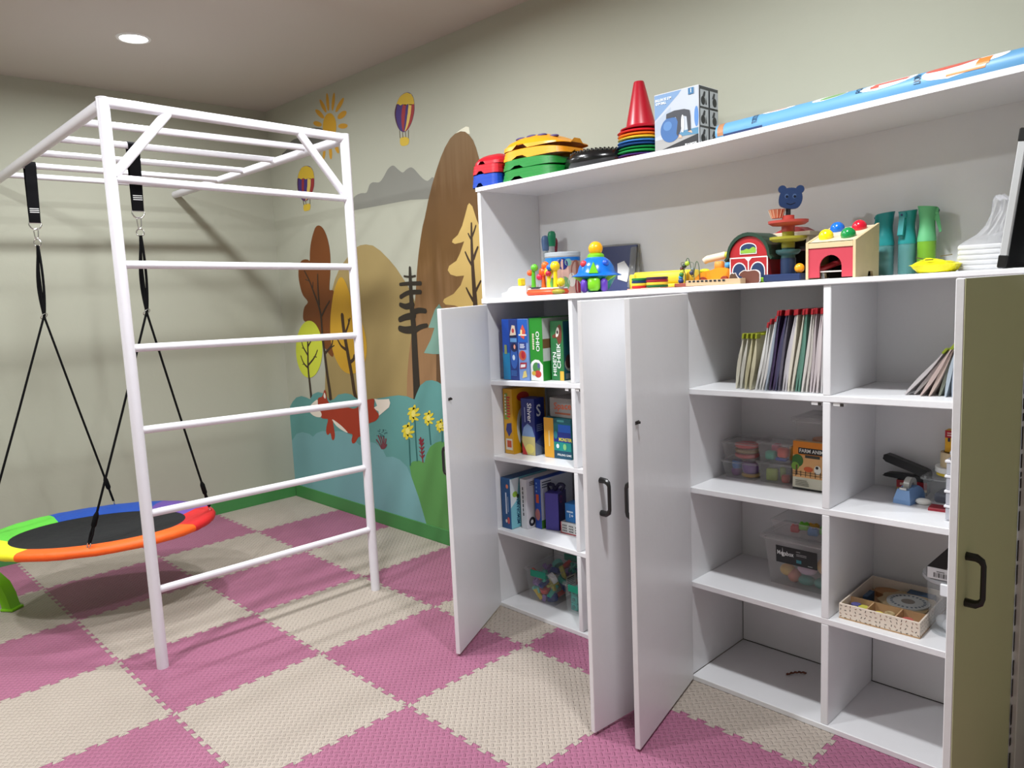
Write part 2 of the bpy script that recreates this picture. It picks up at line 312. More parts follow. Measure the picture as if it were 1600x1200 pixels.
# ================================================================== MURAL painted on wall_right: (x, z) outlines in metres
MURAL = [
('P','painted_cloud',(104, 104, 98),1,1,[(0.169,2.463),(0.224,2.484),(0.277,2.500),(0.291,2.526),(0.353,2.540),(0.432,2.540),(0.493,2.565),(0.569,2.572),(0.650,2.565),(0.728,2.542),(0.778,2.500),(0.787,2.462),(0.746,2.424),(0.654,2.407),(0.471,2.422),(0.298,2.441)]),
('P','painted_sun',(206, 158, 40),2,1,[(0.890,2.528),(0.883,2.503),(0.869,2.483),(0.849,2.468),(0.825,2.460),(0.800,2.460),(0.776,2.468),(0.755,2.484),(0.740,2.505),(0.732,2.530),(0.731,2.556),(0.739,2.581),(0.754,2.601),(0.774,2.616),(0.798,2.623),(0.823,2.622),(0.847,2.614),(0.867,2.598),(0.882,2.577),(0.890,2.553)]),
('P','painted_sun_ray',(200, 148, 40),2,1,[(0.827,2.690),(0.826,2.667),(0.822,2.648),(0.815,2.639),(0.807,2.640),(0.800,2.652),(0.795,2.671),(0.793,2.695),(0.795,2.719),(0.799,2.737),(0.806,2.746),(0.813,2.745),(0.820,2.733),(0.825,2.714)]),
('P','painted_sun_ray',(200, 148, 40),2,1,[(0.892,2.677),(0.882,2.655),(0.872,2.639),(0.862,2.630),(0.855,2.632),(0.851,2.644),(0.853,2.663),(0.859,2.685),(0.868,2.707),(0.879,2.724),(0.889,2.732),(0.896,2.730),(0.899,2.718),(0.898,2.700)]),
('P','painted_sun_ray',(200, 148, 40),2,1,[(0.964,2.639),(0.941,2.626),(0.918,2.616),(0.901,2.613),(0.893,2.617),(0.896,2.627),(0.909,2.642),(0.929,2.657),(0.952,2.670),(0.974,2.679),(0.991,2.682),(0.998,2.678),(0.996,2.668),(0.984,2.654)]),
('P','painted_sun_ray',(200, 148, 40),2,1,[(0.772,2.680),(0.783,2.660),(0.789,2.644),(0.788,2.635),(0.779,2.634),(0.765,2.643),(0.749,2.659),(0.733,2.678),(0.722,2.699),(0.716,2.715),(0.717,2.724),(0.726,2.725),(0.740,2.716),(0.756,2.700)]),
('P','painted_sun_ray',(200, 148, 40),2,1,[(0.726,2.645),(0.744,2.628),(0.754,2.615),(0.755,2.605),(0.746,2.603),(0.729,2.608),(0.708,2.619),(0.686,2.634),(0.668,2.650),(0.657,2.665),(0.657,2.674),(0.666,2.676),(0.683,2.671),(0.705,2.660)]),
('P','painted_sun_ray',(200, 148, 40),2,1,[(0.683,2.596),(0.703,2.587),(0.717,2.578),(0.722,2.569),(0.717,2.564),(0.703,2.562),(0.683,2.565),(0.660,2.571),(0.639,2.580),(0.624,2.590),(0.619,2.599),(0.624,2.604),(0.639,2.606),(0.660,2.603)]),
('P','painted_sun_ray',(200, 148, 40),2,1,[(0.984,2.568),(0.961,2.564),(0.938,2.564),(0.921,2.568),(0.912,2.576),(0.914,2.585),(0.925,2.594),(0.945,2.601),(0.968,2.605),(0.990,2.604),(1.007,2.600),(1.016,2.593),(1.014,2.584),(1.003,2.575)]),
('P','painted_sun_ray',(200, 148, 40),2,1,[(0.966,2.502),(0.942,2.507),(0.924,2.514),(0.913,2.521),(0.913,2.528),(0.923,2.533),(0.942,2.535),(0.965,2.533),(0.988,2.528),(1.007,2.521),(1.017,2.514),(1.017,2.507),(1.007,2.502),(0.989,2.500)]),
('P','painted_sun_ray',(200, 148, 40),2,1,[(0.739,2.384),(0.732,2.370),(0.724,2.360),(0.716,2.355),(0.709,2.356),(0.705,2.364),(0.704,2.376),(0.708,2.391),(0.714,2.404),(0.723,2.415),(0.731,2.420),(0.738,2.418),(0.742,2.411),(0.742,2.398)]),
('P','painted_sun_ray',(200, 148, 40),2,1,[(0.820,2.382),(0.818,2.364),(0.813,2.349),(0.805,2.342),(0.797,2.343),(0.789,2.352),(0.784,2.368),(0.783,2.386),(0.785,2.405),(0.791,2.419),(0.799,2.426),(0.807,2.425),(0.814,2.416),(0.819,2.400)]),
('P','painted_sun_ray',(200, 148, 40),2,1,[(0.895,2.400),(0.901,2.384),(0.902,2.371),(0.898,2.364),(0.890,2.364),(0.878,2.370),(0.867,2.383),(0.857,2.398),(0.851,2.414),(0.849,2.427),(0.854,2.434),(0.862,2.434),(0.874,2.428),(0.885,2.415)]),
('P','painted_sun_ray',(200, 148, 40),2,1,[(0.931,2.449),(0.914,2.460),(0.904,2.471),(0.902,2.480),(0.910,2.483),(0.925,2.482),(0.944,2.476),(0.964,2.466),(0.981,2.454),(0.991,2.443),(0.992,2.435),(0.985,2.432),(0.970,2.433),(0.951,2.439)]),
('P','painted_sun_ray',(200, 148, 40),2,1,[(0.685,2.505),(0.665,2.502),(0.646,2.502),(0.631,2.506),(0.624,2.512),(0.627,2.519),(0.638,2.526),(0.656,2.531),(0.676,2.534),(0.695,2.534),(0.710,2.530),(0.716,2.524),(0.714,2.517),(0.703,2.510)]),
('P','painted_balloon',(62, 40, 110),2,1,[(1.631,2.580),(1.670,2.564),(1.689,2.535),(1.693,2.496),(1.686,2.459),(1.662,2.417),(1.632,2.388),(1.597,2.373),(1.570,2.377),(1.538,2.397),(1.515,2.436),(1.505,2.478),(1.511,2.508),(1.532,2.540),(1.555,2.563),(1.584,2.576)]),
('P','painted_balloon_cap',(200, 168, 45),3,0,[(1.529,2.535),(1.535,2.542),(1.541,2.549),(1.548,2.555),(1.555,2.562),(1.566,2.568),(1.578,2.573),(1.597,2.577),(1.626,2.579),(1.639,2.576),(1.671,2.562),(1.677,2.553),(1.684,2.544),(1.689,2.535),(1.690,2.527),(1.691,2.519),(1.692,2.511),(1.692,2.503),(1.680,2.507),(1.657,2.504),(1.635,2.516),(1.611,2.513),(1.589,2.525),(1.565,2.522),(1.543,2.535)]),
('P','painted_balloon_stripe',(70, 25, 40),3,0,[(1.529,2.535),(1.519,2.521),(1.511,2.506),(1.507,2.490),(1.506,2.474),(1.510,2.457),(1.514,2.440),(1.523,2.422),(1.534,2.403),(1.563,2.382),(1.565,2.381),(1.540,2.402),(1.531,2.420),(1.523,2.438),(1.520,2.455),(1.516,2.472),(1.518,2.488),(1.522,2.504),(1.530,2.519),(1.539,2.533)]),
('P','painted_balloon_stripe',(150, 38, 48),3,0,[(1.589,2.523),(1.582,2.508),(1.576,2.493),(1.572,2.478),(1.568,2.462),(1.568,2.446),(1.566,2.430),(1.567,2.414),(1.569,2.397),(1.577,2.379),(1.585,2.378),(1.587,2.394),(1.590,2.410),(1.594,2.425),(1.598,2.441),(1.600,2.456),(1.606,2.471),(1.609,2.487),(1.615,2.502),(1.620,2.517)]),
('P','painted_balloon_stripe',(214, 182, 90),3,0,[(1.641,2.513),(1.637,2.497),(1.632,2.482),(1.629,2.467),(1.622,2.452),(1.618,2.437),(1.612,2.422),(1.606,2.407),(1.599,2.392),(1.590,2.377),(1.596,2.376),(1.614,2.389),(1.625,2.403),(1.635,2.418),(1.643,2.432),(1.649,2.447),(1.656,2.462),(1.660,2.477),(1.664,2.492),(1.667,2.508)]),
('P','painted_balloon_stripe',(150, 40, 40),3,0,[(1.667,2.508),(1.664,2.492),(1.660,2.477),(1.656,2.462),(1.649,2.447),(1.643,2.432),(1.635,2.418),(1.625,2.403),(1.614,2.389),(1.596,2.376),(1.602,2.375),(1.629,2.386),(1.644,2.400),(1.658,2.413),(1.668,2.428),(1.676,2.442),(1.684,2.457),(1.688,2.472),(1.691,2.487),(1.692,2.503)]),
('S','painted_balloon_string',(90, 80, 50),3,1,[([(1.544,2.388),(1.544,2.348)],0.0052,0.0052),([(1.570,2.377),(1.571,2.347)],0.0056,0.0056),([(1.597,2.372),(1.598,2.344)],0.0052,0.0052),([(1.626,2.376),(1.621,2.335)],0.0052,0.0052)]),
('P','painted_balloon_basket',(202, 172, 52),3,1,[(1.543,2.342),(1.560,2.348),(1.594,2.346),(1.626,2.330),(1.621,2.306),(1.599,2.298),(1.562,2.301),(1.543,2.314)]),
('P','painted_balloon',(62, 40, 110),2,1,[(0.488,2.346),(0.542,2.332),(0.574,2.299),(0.581,2.257),(0.569,2.202),(0.535,2.160),(0.492,2.129),(0.443,2.119),(0.406,2.130),(0.372,2.162),(0.352,2.220),(0.361,2.276),(0.386,2.316),(0.430,2.343)]),
('P','painted_balloon_cap',(200, 168, 45),3,0,[(0.363,2.280),(0.369,2.289),(0.375,2.299),(0.381,2.308),(0.389,2.318),(0.402,2.326),(0.415,2.334),(0.429,2.343),(0.478,2.346),(0.503,2.342),(0.548,2.326),(0.560,2.314),(0.571,2.302),(0.575,2.292),(0.577,2.282),(0.579,2.271),(0.580,2.261),(0.580,2.251),(0.563,2.256),(0.532,2.251),(0.504,2.264),(0.472,2.259),(0.443,2.272),(0.411,2.267),(0.381,2.280)]),
('P','painted_balloon_stripe',(70, 25, 40),3,0,[(0.363,2.280),(0.359,2.264),(0.356,2.248),(0.354,2.232),(0.353,2.216),(0.359,2.198),(0.365,2.181),(0.371,2.164),(0.390,2.145),(0.422,2.125),(0.424,2.125),(0.395,2.145),(0.379,2.163),(0.374,2.180),(0.369,2.197),(0.364,2.214),(0.365,2.231),(0.367,2.247),(0.370,2.263),(0.374,2.279)]),
('P','painted_balloon_stripe',(140, 38, 48),3,0,[(0.421,2.272),(0.417,2.257),(0.414,2.241),(0.411,2.225),(0.408,2.209),(0.409,2.192),(0.410,2.176),(0.410,2.160),(0.418,2.142),(0.431,2.124),(0.435,2.124),(0.433,2.140),(0.430,2.157),(0.434,2.173),(0.436,2.189),(0.437,2.205),(0.442,2.221),(0.444,2.237),(0.447,2.253),(0.451,2.268)]),
('P','painted_balloon_stripe',(210, 180, 90),3,0,[(0.495,2.263),(0.491,2.247),(0.488,2.231),(0.485,2.215),(0.478,2.200),(0.473,2.184),(0.468,2.169),(0.460,2.154),(0.455,2.138),(0.442,2.123),(0.449,2.122),(0.477,2.135),(0.489,2.150),(0.502,2.165),(0.511,2.180),(0.519,2.195),(0.527,2.210),(0.531,2.226),(0.534,2.241),(0.537,2.257)]),
('P','painted_balloon_stripe',(145, 40, 40),3,0,[(0.542,2.256),(0.538,2.241),(0.535,2.225),(0.532,2.210),(0.523,2.195),(0.514,2.180),(0.506,2.164),(0.491,2.150),(0.479,2.135),(0.450,2.122),(0.456,2.122),(0.498,2.133),(0.517,2.147),(0.536,2.161),(0.548,2.175),(0.559,2.190),(0.570,2.205),(0.573,2.220),(0.576,2.236),(0.580,2.251)]),
('S','painted_balloon_string',(90, 80, 50),3,1,[([(0.415,2.128),(0.421,2.099)],0.008,0.008),([(0.447,2.119),(0.450,2.099)],0.0076,0.0076),([(0.506,2.130),(0.501,2.096)],0.0072,0.0072)]),
('P','painted_balloon_basket',(202, 172, 52),3,1,[(0.416,2.094),(0.444,2.099),(0.488,2.099),(0.507,2.087),(0.497,2.060),(0.462,2.054),(0.415,2.059)]),
('P','painted_mountain',(128, 128, 120),1,1,[(0.921,2.002),(0.951,2.039),(1.000,2.060),(1.055,2.085),(1.120,2.092),(1.174,2.089),(1.210,2.130),(1.249,2.140),(1.311,2.132),(1.355,2.153),(1.403,2.192),(1.441,2.207),(1.469,2.205),(1.502,2.182),(1.547,2.156),(1.583,2.167),(1.624,2.174),(1.656,2.160),(1.699,2.123),(1.735,2.095),(1.772,2.080),(1.824,2.091),(1.815,1.988),(1.606,1.996),(1.338,1.997),(1.108,1.998)]),
('P','painted_hill',(152, 132, 84),2,0,[(0.506,0.800),(0.542,0.982),(0.605,1.230),(0.668,1.423),(0.699,1.512),(0.744,1.582),(0.795,1.635),(0.853,1.679),(0.908,1.712),(0.998,1.765),(1.065,1.780),(1.129,1.781),(1.206,1.768),(1.278,1.733),(1.361,1.676),(1.428,1.622),(1.479,1.569),(1.518,1.529),(1.555,1.482),(1.590,1.423),(1.621,1.323),(1.597,1.071),(1.592,0.875),(1.572,0.813),(0.496,0.729)]),
('P','painted_tall_hill','grad',3,0,[(2.069,2.293),(2.103,2.285),(2.135,2.262),(2.161,2.233),(2.180,2.194),(2.198,2.141),(2.229,2.037),(2.272,1.888),(2.321,1.668),(2.383,1.320),(2.417,0.864),(1.448,0.786),(1.460,0.892),(1.473,0.980),(1.503,1.110),(1.544,1.239),(1.578,1.365),(1.608,1.489),(1.628,1.595),(1.650,1.683),(1.678,1.770),(1.704,1.840),(1.728,1.885),(1.770,1.981),(1.808,2.054),(1.852,2.125),(1.895,2.187),(1.935,2.233),(1.980,2.271),(2.023,2.289)]),
('P','painted_patch',(224, 222, 200),1,0,[(2.023,2.289),(2.070,2.303),(2.111,2.310),(2.133,2.302),(2.138,2.269),(2.080,2.276)]),
('P','painted_tree_crown',(110, 58, 10),4,1,[(0.587,1.945),(0.631,1.931),(0.670,1.890),(0.698,1.828),(0.710,1.752),(0.704,1.677),(0.691,1.612),(0.671,1.537),(0.672,1.515),(0.699,1.514),(0.724,1.502),(0.722,1.460),(0.704,1.422),(0.718,1.327),(0.714,1.231),(0.683,1.134),(0.656,1.075),(0.629,1.072),(0.595,1.093),(0.553,1.131),(0.497,1.199),(0.456,1.249),(0.376,1.293),(0.299,1.313),(0.296,1.359),(0.324,1.409),(0.375,1.443),(0.316,1.489),(0.286,1.550),(0.273,1.621),(0.286,1.680),(0.323,1.723),(0.374,1.734),(0.422,1.729),(0.442,1.721),(0.453,1.778),(0.478,1.844),(0.515,1.899),(0.548,1.934)]),
('P','painted_tree_crown',(192, 148, 36),5,1,[(0.815,1.593),(0.857,1.577),(0.899,1.511),(0.938,1.418),(1.010,1.335),(1.055,1.234),(1.064,1.143),(1.043,1.069),(0.995,1.012),(0.932,0.976),(0.845,0.962),(0.761,0.982),(0.697,1.038),(0.653,1.114),(0.639,1.211),(0.655,1.327),(0.686,1.422),(0.725,1.507),(0.768,1.562)]),
('P','painted_tree_crown',(196, 204, 58),6,1,[(0.523,1.117),(0.512,1.073),(0.493,1.030),(0.467,0.992),(0.434,0.959),(0.396,0.933),(0.355,0.916),(0.314,0.909),(0.273,0.912),(0.235,0.925),(0.203,0.948),(0.178,0.980),(0.161,1.018),(0.154,1.062),(0.156,1.108),(0.169,1.154),(0.190,1.197),(0.218,1.236),(0.253,1.268),(0.292,1.292),(0.333,1.307),(0.375,1.312),(0.414,1.307),(0.449,1.293),(0.479,1.269),(0.503,1.238),(0.518,1.202),(0.525,1.160)]),
('S','painted_trunk',(52, 36, 22),7,1,[([(0.362,1.656),(0.420,1.585),(0.466,1.505),(0.511,1.426),(0.537,1.347),(0.536,1.229),(0.548,1.092),(0.560,0.953),(0.577,0.835),(0.581,0.754)],0.01,0.036),([(0.534,1.624),(0.525,1.523),(0.526,1.425)],0.0114,0.019),([(0.662,1.442),(0.600,1.395),(0.547,1.345)],0.0108,0.0162),([(0.666,1.182),(0.642,1.143),(0.557,1.092)],0.0108,0.018),([(0.679,1.146),(0.627,1.128)],0.008,0.01),([(0.367,1.597),(0.420,1.585)],0.006,0.007),([(0.466,1.573),(0.455,1.535)],0.0095,0.0114)]),
('S','painted_trunk',(52, 36, 22),7,1,[([(0.334,1.177),(0.323,1.075),(0.311,0.972),(0.317,0.839),(0.321,0.771)],0.016,0.028),([(0.248,1.176),(0.261,1.130),(0.313,1.075)],0.01,0.016),([(0.388,1.178),(0.336,1.136)],0.0095,0.0152),([(0.457,1.109),(0.409,1.057),(0.322,1.002)],0.0095,0.0152),([(0.220,1.062),(0.253,1.011),(0.308,0.980)],0.01,0.016),([(0.400,1.062),(0.438,1.060)],0.005,0.007),([(0.235,1.000),(0.262,1.006)],0.005,0.007),([(0.245,1.119),(0.269,1.117)],0.005,0.006)]),
('S','painted_trunk',(60, 38, 16),7,1,[([(0.805,1.345),(0.812,1.241),(0.843,1.081),(0.870,0.949),(0.883,0.855),(0.898,0.807)],0.036,0.036),([(0.896,1.326),(0.859,1.270),(0.829,1.232)],0.0119,0.0204),([(0.726,1.188),(0.765,1.146),(0.818,1.123)],0.0126,0.0216),([(0.916,1.083),(0.901,1.059),(0.859,1.039)],0.0238,0.0238),([(0.875,1.321),(0.879,1.293)],0.0102,0.0136)]),
('S','painted_pine',(40, 32, 22),7,1,[([(1.564,1.615),(1.562,1.557),(1.561,1.474),(1.561,1.374),(1.567,1.256),(1.563,1.112),(1.560,0.898),(1.559,0.846)],0.0196,0.0728),([(1.505,1.570),(1.559,1.564),(1.611,1.567)],0.0112,0.012),([(1.461,1.524),(1.545,1.526),(1.657,1.523)],0.0198,0.0252),([(1.460,1.451),(1.540,1.474),(1.650,1.474)],0.0272,0.0272),([(1.451,1.405),(1.504,1.393),(1.568,1.403)],0.027,0.0414),([(1.563,1.357),(1.626,1.369),(1.686,1.365)],0.036,0.0288),([(1.436,1.317),(1.498,1.332),(1.575,1.340)],0.0324,0.0432),([(1.559,1.247),(1.630,1.273),(1.692,1.283)],0.0368,0.024),([(1.431,1.264),(1.490,1.255),(1.574,1.260)],0.036,0.0486)]),
('P','painted_pine_crown',(198, 168, 98),5,0,[(2.109,1.923),(2.095,1.913),(2.073,1.869),(2.043,1.812),(2.004,1.767),(1.960,1.746),(1.953,1.732),(1.976,1.722),(2.024,1.725),(2.053,1.730),(2.034,1.701),(2.013,1.668),(1.981,1.632),(1.918,1.608),(1.904,1.585),(1.926,1.561),(1.974,1.549),(2.038,1.550),(2.006,1.500),(1.942,1.455),(1.860,1.430),(1.849,1.414),(1.869,1.399),(1.949,1.392),(2.031,1.368),(2.146,1.359),(2.303,1.386),(2.348,1.422),(2.243,1.469),(2.182,1.546),(2.314,1.554),(2.253,1.616),(2.184,1.723),(2.240,1.734),(2.178,1.797),(2.159,1.834),(2.132,1.903)]),
('S','painted_pine_trunk',(58, 40, 22),7,1,[([(2.118,1.818),(2.112,1.699),(2.112,1.549),(2.117,1.397),(2.117,1.275)],0.011,0.044),([(2.152,1.803),(2.138,1.779),(2.119,1.751)],0.0088,0.0132),([(2.089,1.767),(2.104,1.744),(2.115,1.732)],0.0088,0.0132),([(2.058,1.673),(2.081,1.633),(2.109,1.598)],0.0096,0.0168),([(2.159,1.692),(2.141,1.667),(2.121,1.635)],0.012,0.0192),([(2.052,1.484),(2.073,1.452),(2.102,1.416)],0.0096,0.0192),([(2.169,1.516),(2.144,1.487),(2.117,1.454)],0.011,0.0176)]),
('P','painted_fir_crown',(118, 156, 142),5,0,[(1.813,1.403),(1.772,1.371),(1.729,1.306),(1.704,1.269),(1.760,1.269),(1.717,1.199),(1.650,1.123),(1.736,1.119),(1.915,1.127),(1.871,1.202),(1.839,1.270),(1.896,1.270),(1.869,1.322),(1.842,1.370)]),
('S','painted_fir_trunk',(92, 66, 40),4,1,[([(1.791,1.127),(1.780,0.995),(1.773,0.870),(1.769,0.828)],0.0572,0.0572)]),
('P','painted_bush',(90, 146, 142),8,0,[(-0.051,0.378),(-0.038,0.435),(0.002,0.678),(0.050,0.720),(0.108,0.753),(0.184,0.769),(0.255,0.763),(0.304,0.754),(0.350,0.794),(0.422,0.814),(0.489,0.810),(0.533,0.791),(0.571,0.764),(0.625,0.778),(0.684,0.813),(0.776,0.829),(0.845,0.827),(0.894,0.807),(0.960,0.794),(1.094,0.812),(1.222,0.832),(1.285,0.844),(1.376,0.857),(1.464,0.856),(1.533,0.842),(1.558,0.880),(1.597,0.930),(1.655,0.961),(1.709,0.968),(1.761,0.962),(1.805,0.946),(1.884,0.902),(1.909,0.748),(1.932,0.421),(1.523,0.306),(0.888,0.205),(-0.013,0.129)]),
('P','painted_bush',(112, 160, 164),9,0,[(-0.015,0.415),(0.065,0.478),(0.153,0.501),(0.256,0.499),(0.304,0.483),(0.358,0.515),(0.440,0.539),(0.575,0.548),(0.650,0.561),(0.723,0.563),(0.810,0.548),(0.858,0.514),(0.906,0.491),(0.995,0.530),(1.093,0.527),(1.169,0.494),(1.203,0.451),(1.274,0.462),(1.349,0.452),(1.419,0.416),(1.457,0.358),(1.517,0.242),(1.581,0.092),(1.497,0.031),(0.866,0.023),(-0.018,0.028),(-0.031,0.081),(-0.021,0.238)]),
('P','painted_green_hill',(84, 142, 74),10,0,[(1.443,0.433),(1.481,0.459),(1.539,0.473),(1.595,0.467),(1.621,0.523),(1.659,0.571),(1.716,0.603),(1.770,0.618),(1.859,0.603),(1.941,0.538),(2.167,0.376),(2.366,0.017),(2.021,-0.023),(1.580,0.083),(1.517,0.242),(1.457,0.358)]),
('P','painted_fox',(158, 48, 20),11,1,[(0.511,0.834),(0.476,0.787),(0.426,0.773),(0.411,0.742),(0.432,0.641),(0.492,0.631),(0.530,0.629),(0.503,0.576),(0.493,0.534),(0.514,0.518),(0.548,0.535),(0.563,0.493),(0.590,0.494),(0.607,0.536),(0.595,0.625),(0.656,0.601),(0.759,0.562),(0.828,0.555),(0.813,0.519),(0.820,0.495),(0.856,0.504),(0.896,0.543),(0.940,0.562),(1.017,0.641),(1.110,0.674),(1.154,0.713),(1.118,0.747),(1.105,0.771),(1.110,0.815),(1.028,0.802),(0.967,0.779),(0.912,0.746),(0.859,0.732),(0.781,0.736),(0.692,0.733),(0.600,0.731),(0.551,0.757),(0.533,0.791),(0.530,0.821)]),
('P','painted_fox_muzzle',(226, 216, 202),12,1,[(0.408,0.759),(0.352,0.737),(0.296,0.702),(0.277,0.669),(0.322,0.644),(0.376,0.634),(0.435,0.638),(0.450,0.663),(0.420,0.696),(0.410,0.731)]),
('P','painted_fox_tail_tip',(226, 216, 202),12,0,[(1.114,0.817),(1.158,0.815),(1.221,0.821),(1.275,0.827),(1.285,0.803),(1.270,0.775),(1.212,0.743),(1.154,0.711),(1.152,0.738),(1.121,0.747),(1.104,0.759),(1.140,0.774),(1.131,0.791)]),
('P','painted_fox_belly',(226, 216, 202),12,1,[(0.586,0.633),(0.623,0.628),(0.710,0.597),(0.773,0.562),(0.720,0.568),(0.637,0.594)]),
('P','painted_fox_ear',(226, 216, 202),12,1,[(0.510,0.816),(0.495,0.788),(0.516,0.774),(0.523,0.795)]),
('S','painted_stem',(40, 96, 92),11,1,[([(1.526,0.713),(1.523,0.590),(1.525,0.471)],0.0112,0.0126)]),
('S','painted_stem',(40, 96, 92),11,1,[([(1.457,0.591),(1.455,0.511),(1.453,0.434)],0.012,0.0135)]),
('S','painted_stem',(40, 96, 92),11,1,[([(1.661,0.704),(1.663,0.640),(1.666,0.587)],0.0104,0.0117)]),
('S','painted_stem',(40, 96, 92),11,1,[([(1.779,0.673),(1.775,0.614)],0.0104,0.0117)]),
('P','painted_petal',(214, 196, 50),12,1,[(1.541,0.791),(1.534,0.779),(1.524,0.771),(1.516,0.772),(1.512,0.779),(1.515,0.792),(1.523,0.804),(1.532,0.811),(1.540,0.811),(1.544,0.803)]),
('P','painted_petal',(214, 196, 50),12,1,[(1.558,0.773),(1.541,0.764),(1.528,0.760),(1.522,0.764),(1.527,0.772),(1.540,0.783),(1.556,0.792),(1.570,0.795),(1.576,0.792),(1.571,0.783)]),
('P','painted_petal',(214, 196, 50),12,1,[(1.553,0.743),(1.533,0.741),(1.520,0.743),(1.519,0.748),(1.531,0.754),(1.550,0.760),(1.570,0.762),(1.583,0.760),(1.583,0.755),(1.572,0.748)]),
('P','painted_petal',(214, 196, 50),12,1,[(1.527,0.719),(1.511,0.725),(1.504,0.731),(1.509,0.736),(1.523,0.738),(1.541,0.735),(1.557,0.730),(1.564,0.723),(1.560,0.718),(1.546,0.717)]),
('P','painted_petal',(214, 196, 50),12,1,[(1.494,0.720),(1.502,0.732),(1.511,0.740),(1.520,0.740),(1.523,0.732),(1.520,0.719),(1.513,0.707),(1.503,0.699),(1.495,0.699),(1.491,0.707)]),
('P','painted_petal',(214, 196, 50),12,1,[(1.472,0.733),(1.479,0.746),(1.489,0.753),(1.497,0.753),(1.501,0.745),(1.500,0.733),(1.493,0.720),(1.483,0.713),(1.475,0.713),(1.471,0.721)]),
('P','painted_petal',(214, 196, 50),12,1,[(1.474,0.765),(1.491,0.774),(1.505,0.777),(1.511,0.774),(1.506,0.765),(1.493,0.755),(1.476,0.746),(1.462,0.742),(1.456,0.745),(1.461,0.754)]),
('P','painted_petal',(214, 196, 50),12,1,[(1.500,0.792),(1.520,0.794),(1.533,0.792),(1.534,0.787),(1.522,0.781),(1.502,0.776),(1.482,0.774),(1.469,0.776),(1.468,0.781),(1.480,0.787)]),
('P','painted_flower_centre',(226, 214, 110),13,1,[(1.538,0.757),(1.534,0.747),(1.526,0.738),(1.516,0.735),(1.506,0.736),(1.499,0.743),(1.497,0.754),(1.501,0.764),(1.509,0.773),(1.520,0.776),(1.530,0.774),(1.536,0.767)]),
('P','painted_petal',(214, 196, 50),12,1,[(1.474,0.679),(1.467,0.666),(1.456,0.659),(1.448,0.659),(1.444,0.667),(1.446,0.679),(1.454,0.692),(1.464,0.699),(1.473,0.699),(1.477,0.691)]),
('P','painted_petal',(214, 196, 50),12,1,[(1.492,0.661),(1.476,0.652),(1.462,0.649),(1.456,0.652),(1.460,0.661),(1.473,0.672),(1.490,0.680),(1.504,0.684),(1.509,0.681),(1.505,0.672)]),
('P','painted_petal',(214, 196, 50),12,1,[(1.487,0.632),(1.467,0.629),(1.454,0.631),(1.453,0.637),(1.465,0.643),(1.484,0.649),(1.504,0.651),(1.517,0.649),(1.517,0.644),(1.506,0.637)]),
('P','painted_petal',(214, 196, 50),12,1,[(1.460,0.607),(1.444,0.613),(1.437,0.619),(1.442,0.625),(1.456,0.627),(1.475,0.625),(1.490,0.619),(1.497,0.613),(1.492,0.607),(1.478,0.605)]),
('P','painted_petal',(214, 196, 50),12,1,[(1.424,0.608),(1.432,0.620),(1.442,0.628),(1.451,0.628),(1.455,0.620),(1.452,0.607),(1.445,0.595),(1.434,0.588),(1.425,0.588),(1.421,0.595)]),
('P','painted_petal',(214, 196, 50),12,1,[(1.401,0.620),(1.408,0.633),(1.418,0.640),(1.427,0.640),(1.431,0.633),(1.430,0.620),(1.423,0.608),(1.413,0.600),(1.404,0.600),(1.399,0.608)]),
('P','painted_petal',(214, 196, 50),12,1,[(1.403,0.652),(1.420,0.661),(1.434,0.665),(1.440,0.661),(1.435,0.652),(1.422,0.641),(1.405,0.632),(1.391,0.629),(1.385,0.632),(1.389,0.641)]),
('P','painted_petal',(214, 196, 50),12,1,[(1.430,0.680),(1.450,0.682),(1.463,0.680),(1.464,0.674),(1.452,0.668),(1.433,0.662),(1.412,0.660),(1.399,0.662),(1.398,0.667),(1.410,0.674)]),
('P','painted_flower_centre',(226, 214, 110),13,1,[(1.471,0.646),(1.467,0.635),(1.458,0.627),(1.447,0.623),(1.436,0.624),(1.429,0.631),(1.427,0.641),(1.431,0.652),(1.440,0.660),(1.451,0.664),(1.462,0.662),(1.469,0.656)]),
('P','painted_petal',(214, 196, 50),12,1,[(1.680,0.772),(1.674,0.761),(1.666,0.755),(1.659,0.756),(1.656,0.762),(1.658,0.773),(1.664,0.783),(1.672,0.789),(1.679,0.788),(1.682,0.782)]),
('P','painted_petal',(214, 196, 50),12,1,[(1.695,0.757),(1.681,0.749),(1.670,0.746),(1.665,0.749),(1.669,0.757),(1.679,0.766),(1.693,0.773),(1.704,0.776),(1.709,0.773),(1.705,0.766)]),
('P','painted_petal',(214, 196, 50),12,1,[(1.690,0.732),(1.674,0.730),(1.664,0.732),(1.663,0.736),(1.672,0.742),(1.688,0.746),(1.704,0.748),(1.715,0.746),(1.715,0.742),(1.706,0.736)]),
('P','painted_petal',(214, 196, 50),12,1,[(1.669,0.712),(1.656,0.716),(1.650,0.722),(1.654,0.726),(1.666,0.728),(1.681,0.726),(1.693,0.721),(1.699,0.716),(1.695,0.711),(1.684,0.710)]),
('P','painted_petal',(214, 196, 50),12,1,[(1.640,0.713),(1.646,0.723),(1.655,0.729),(1.662,0.729),(1.665,0.722),(1.663,0.712),(1.657,0.702),(1.648,0.695),(1.641,0.696),(1.638,0.702)]),
('P','painted_petal',(214, 196, 50),12,1,[(1.622,0.723),(1.627,0.734),(1.635,0.740),(1.642,0.740),(1.646,0.734),(1.645,0.723),(1.639,0.713),(1.631,0.707),(1.624,0.707),(1.620,0.713)]),
('P','painted_petal',(214, 196, 50),12,1,[(1.623,0.750),(1.637,0.757),(1.648,0.760),(1.653,0.757),(1.649,0.750),(1.639,0.741),(1.625,0.734),(1.613,0.731),(1.608,0.734),(1.612,0.741)]),
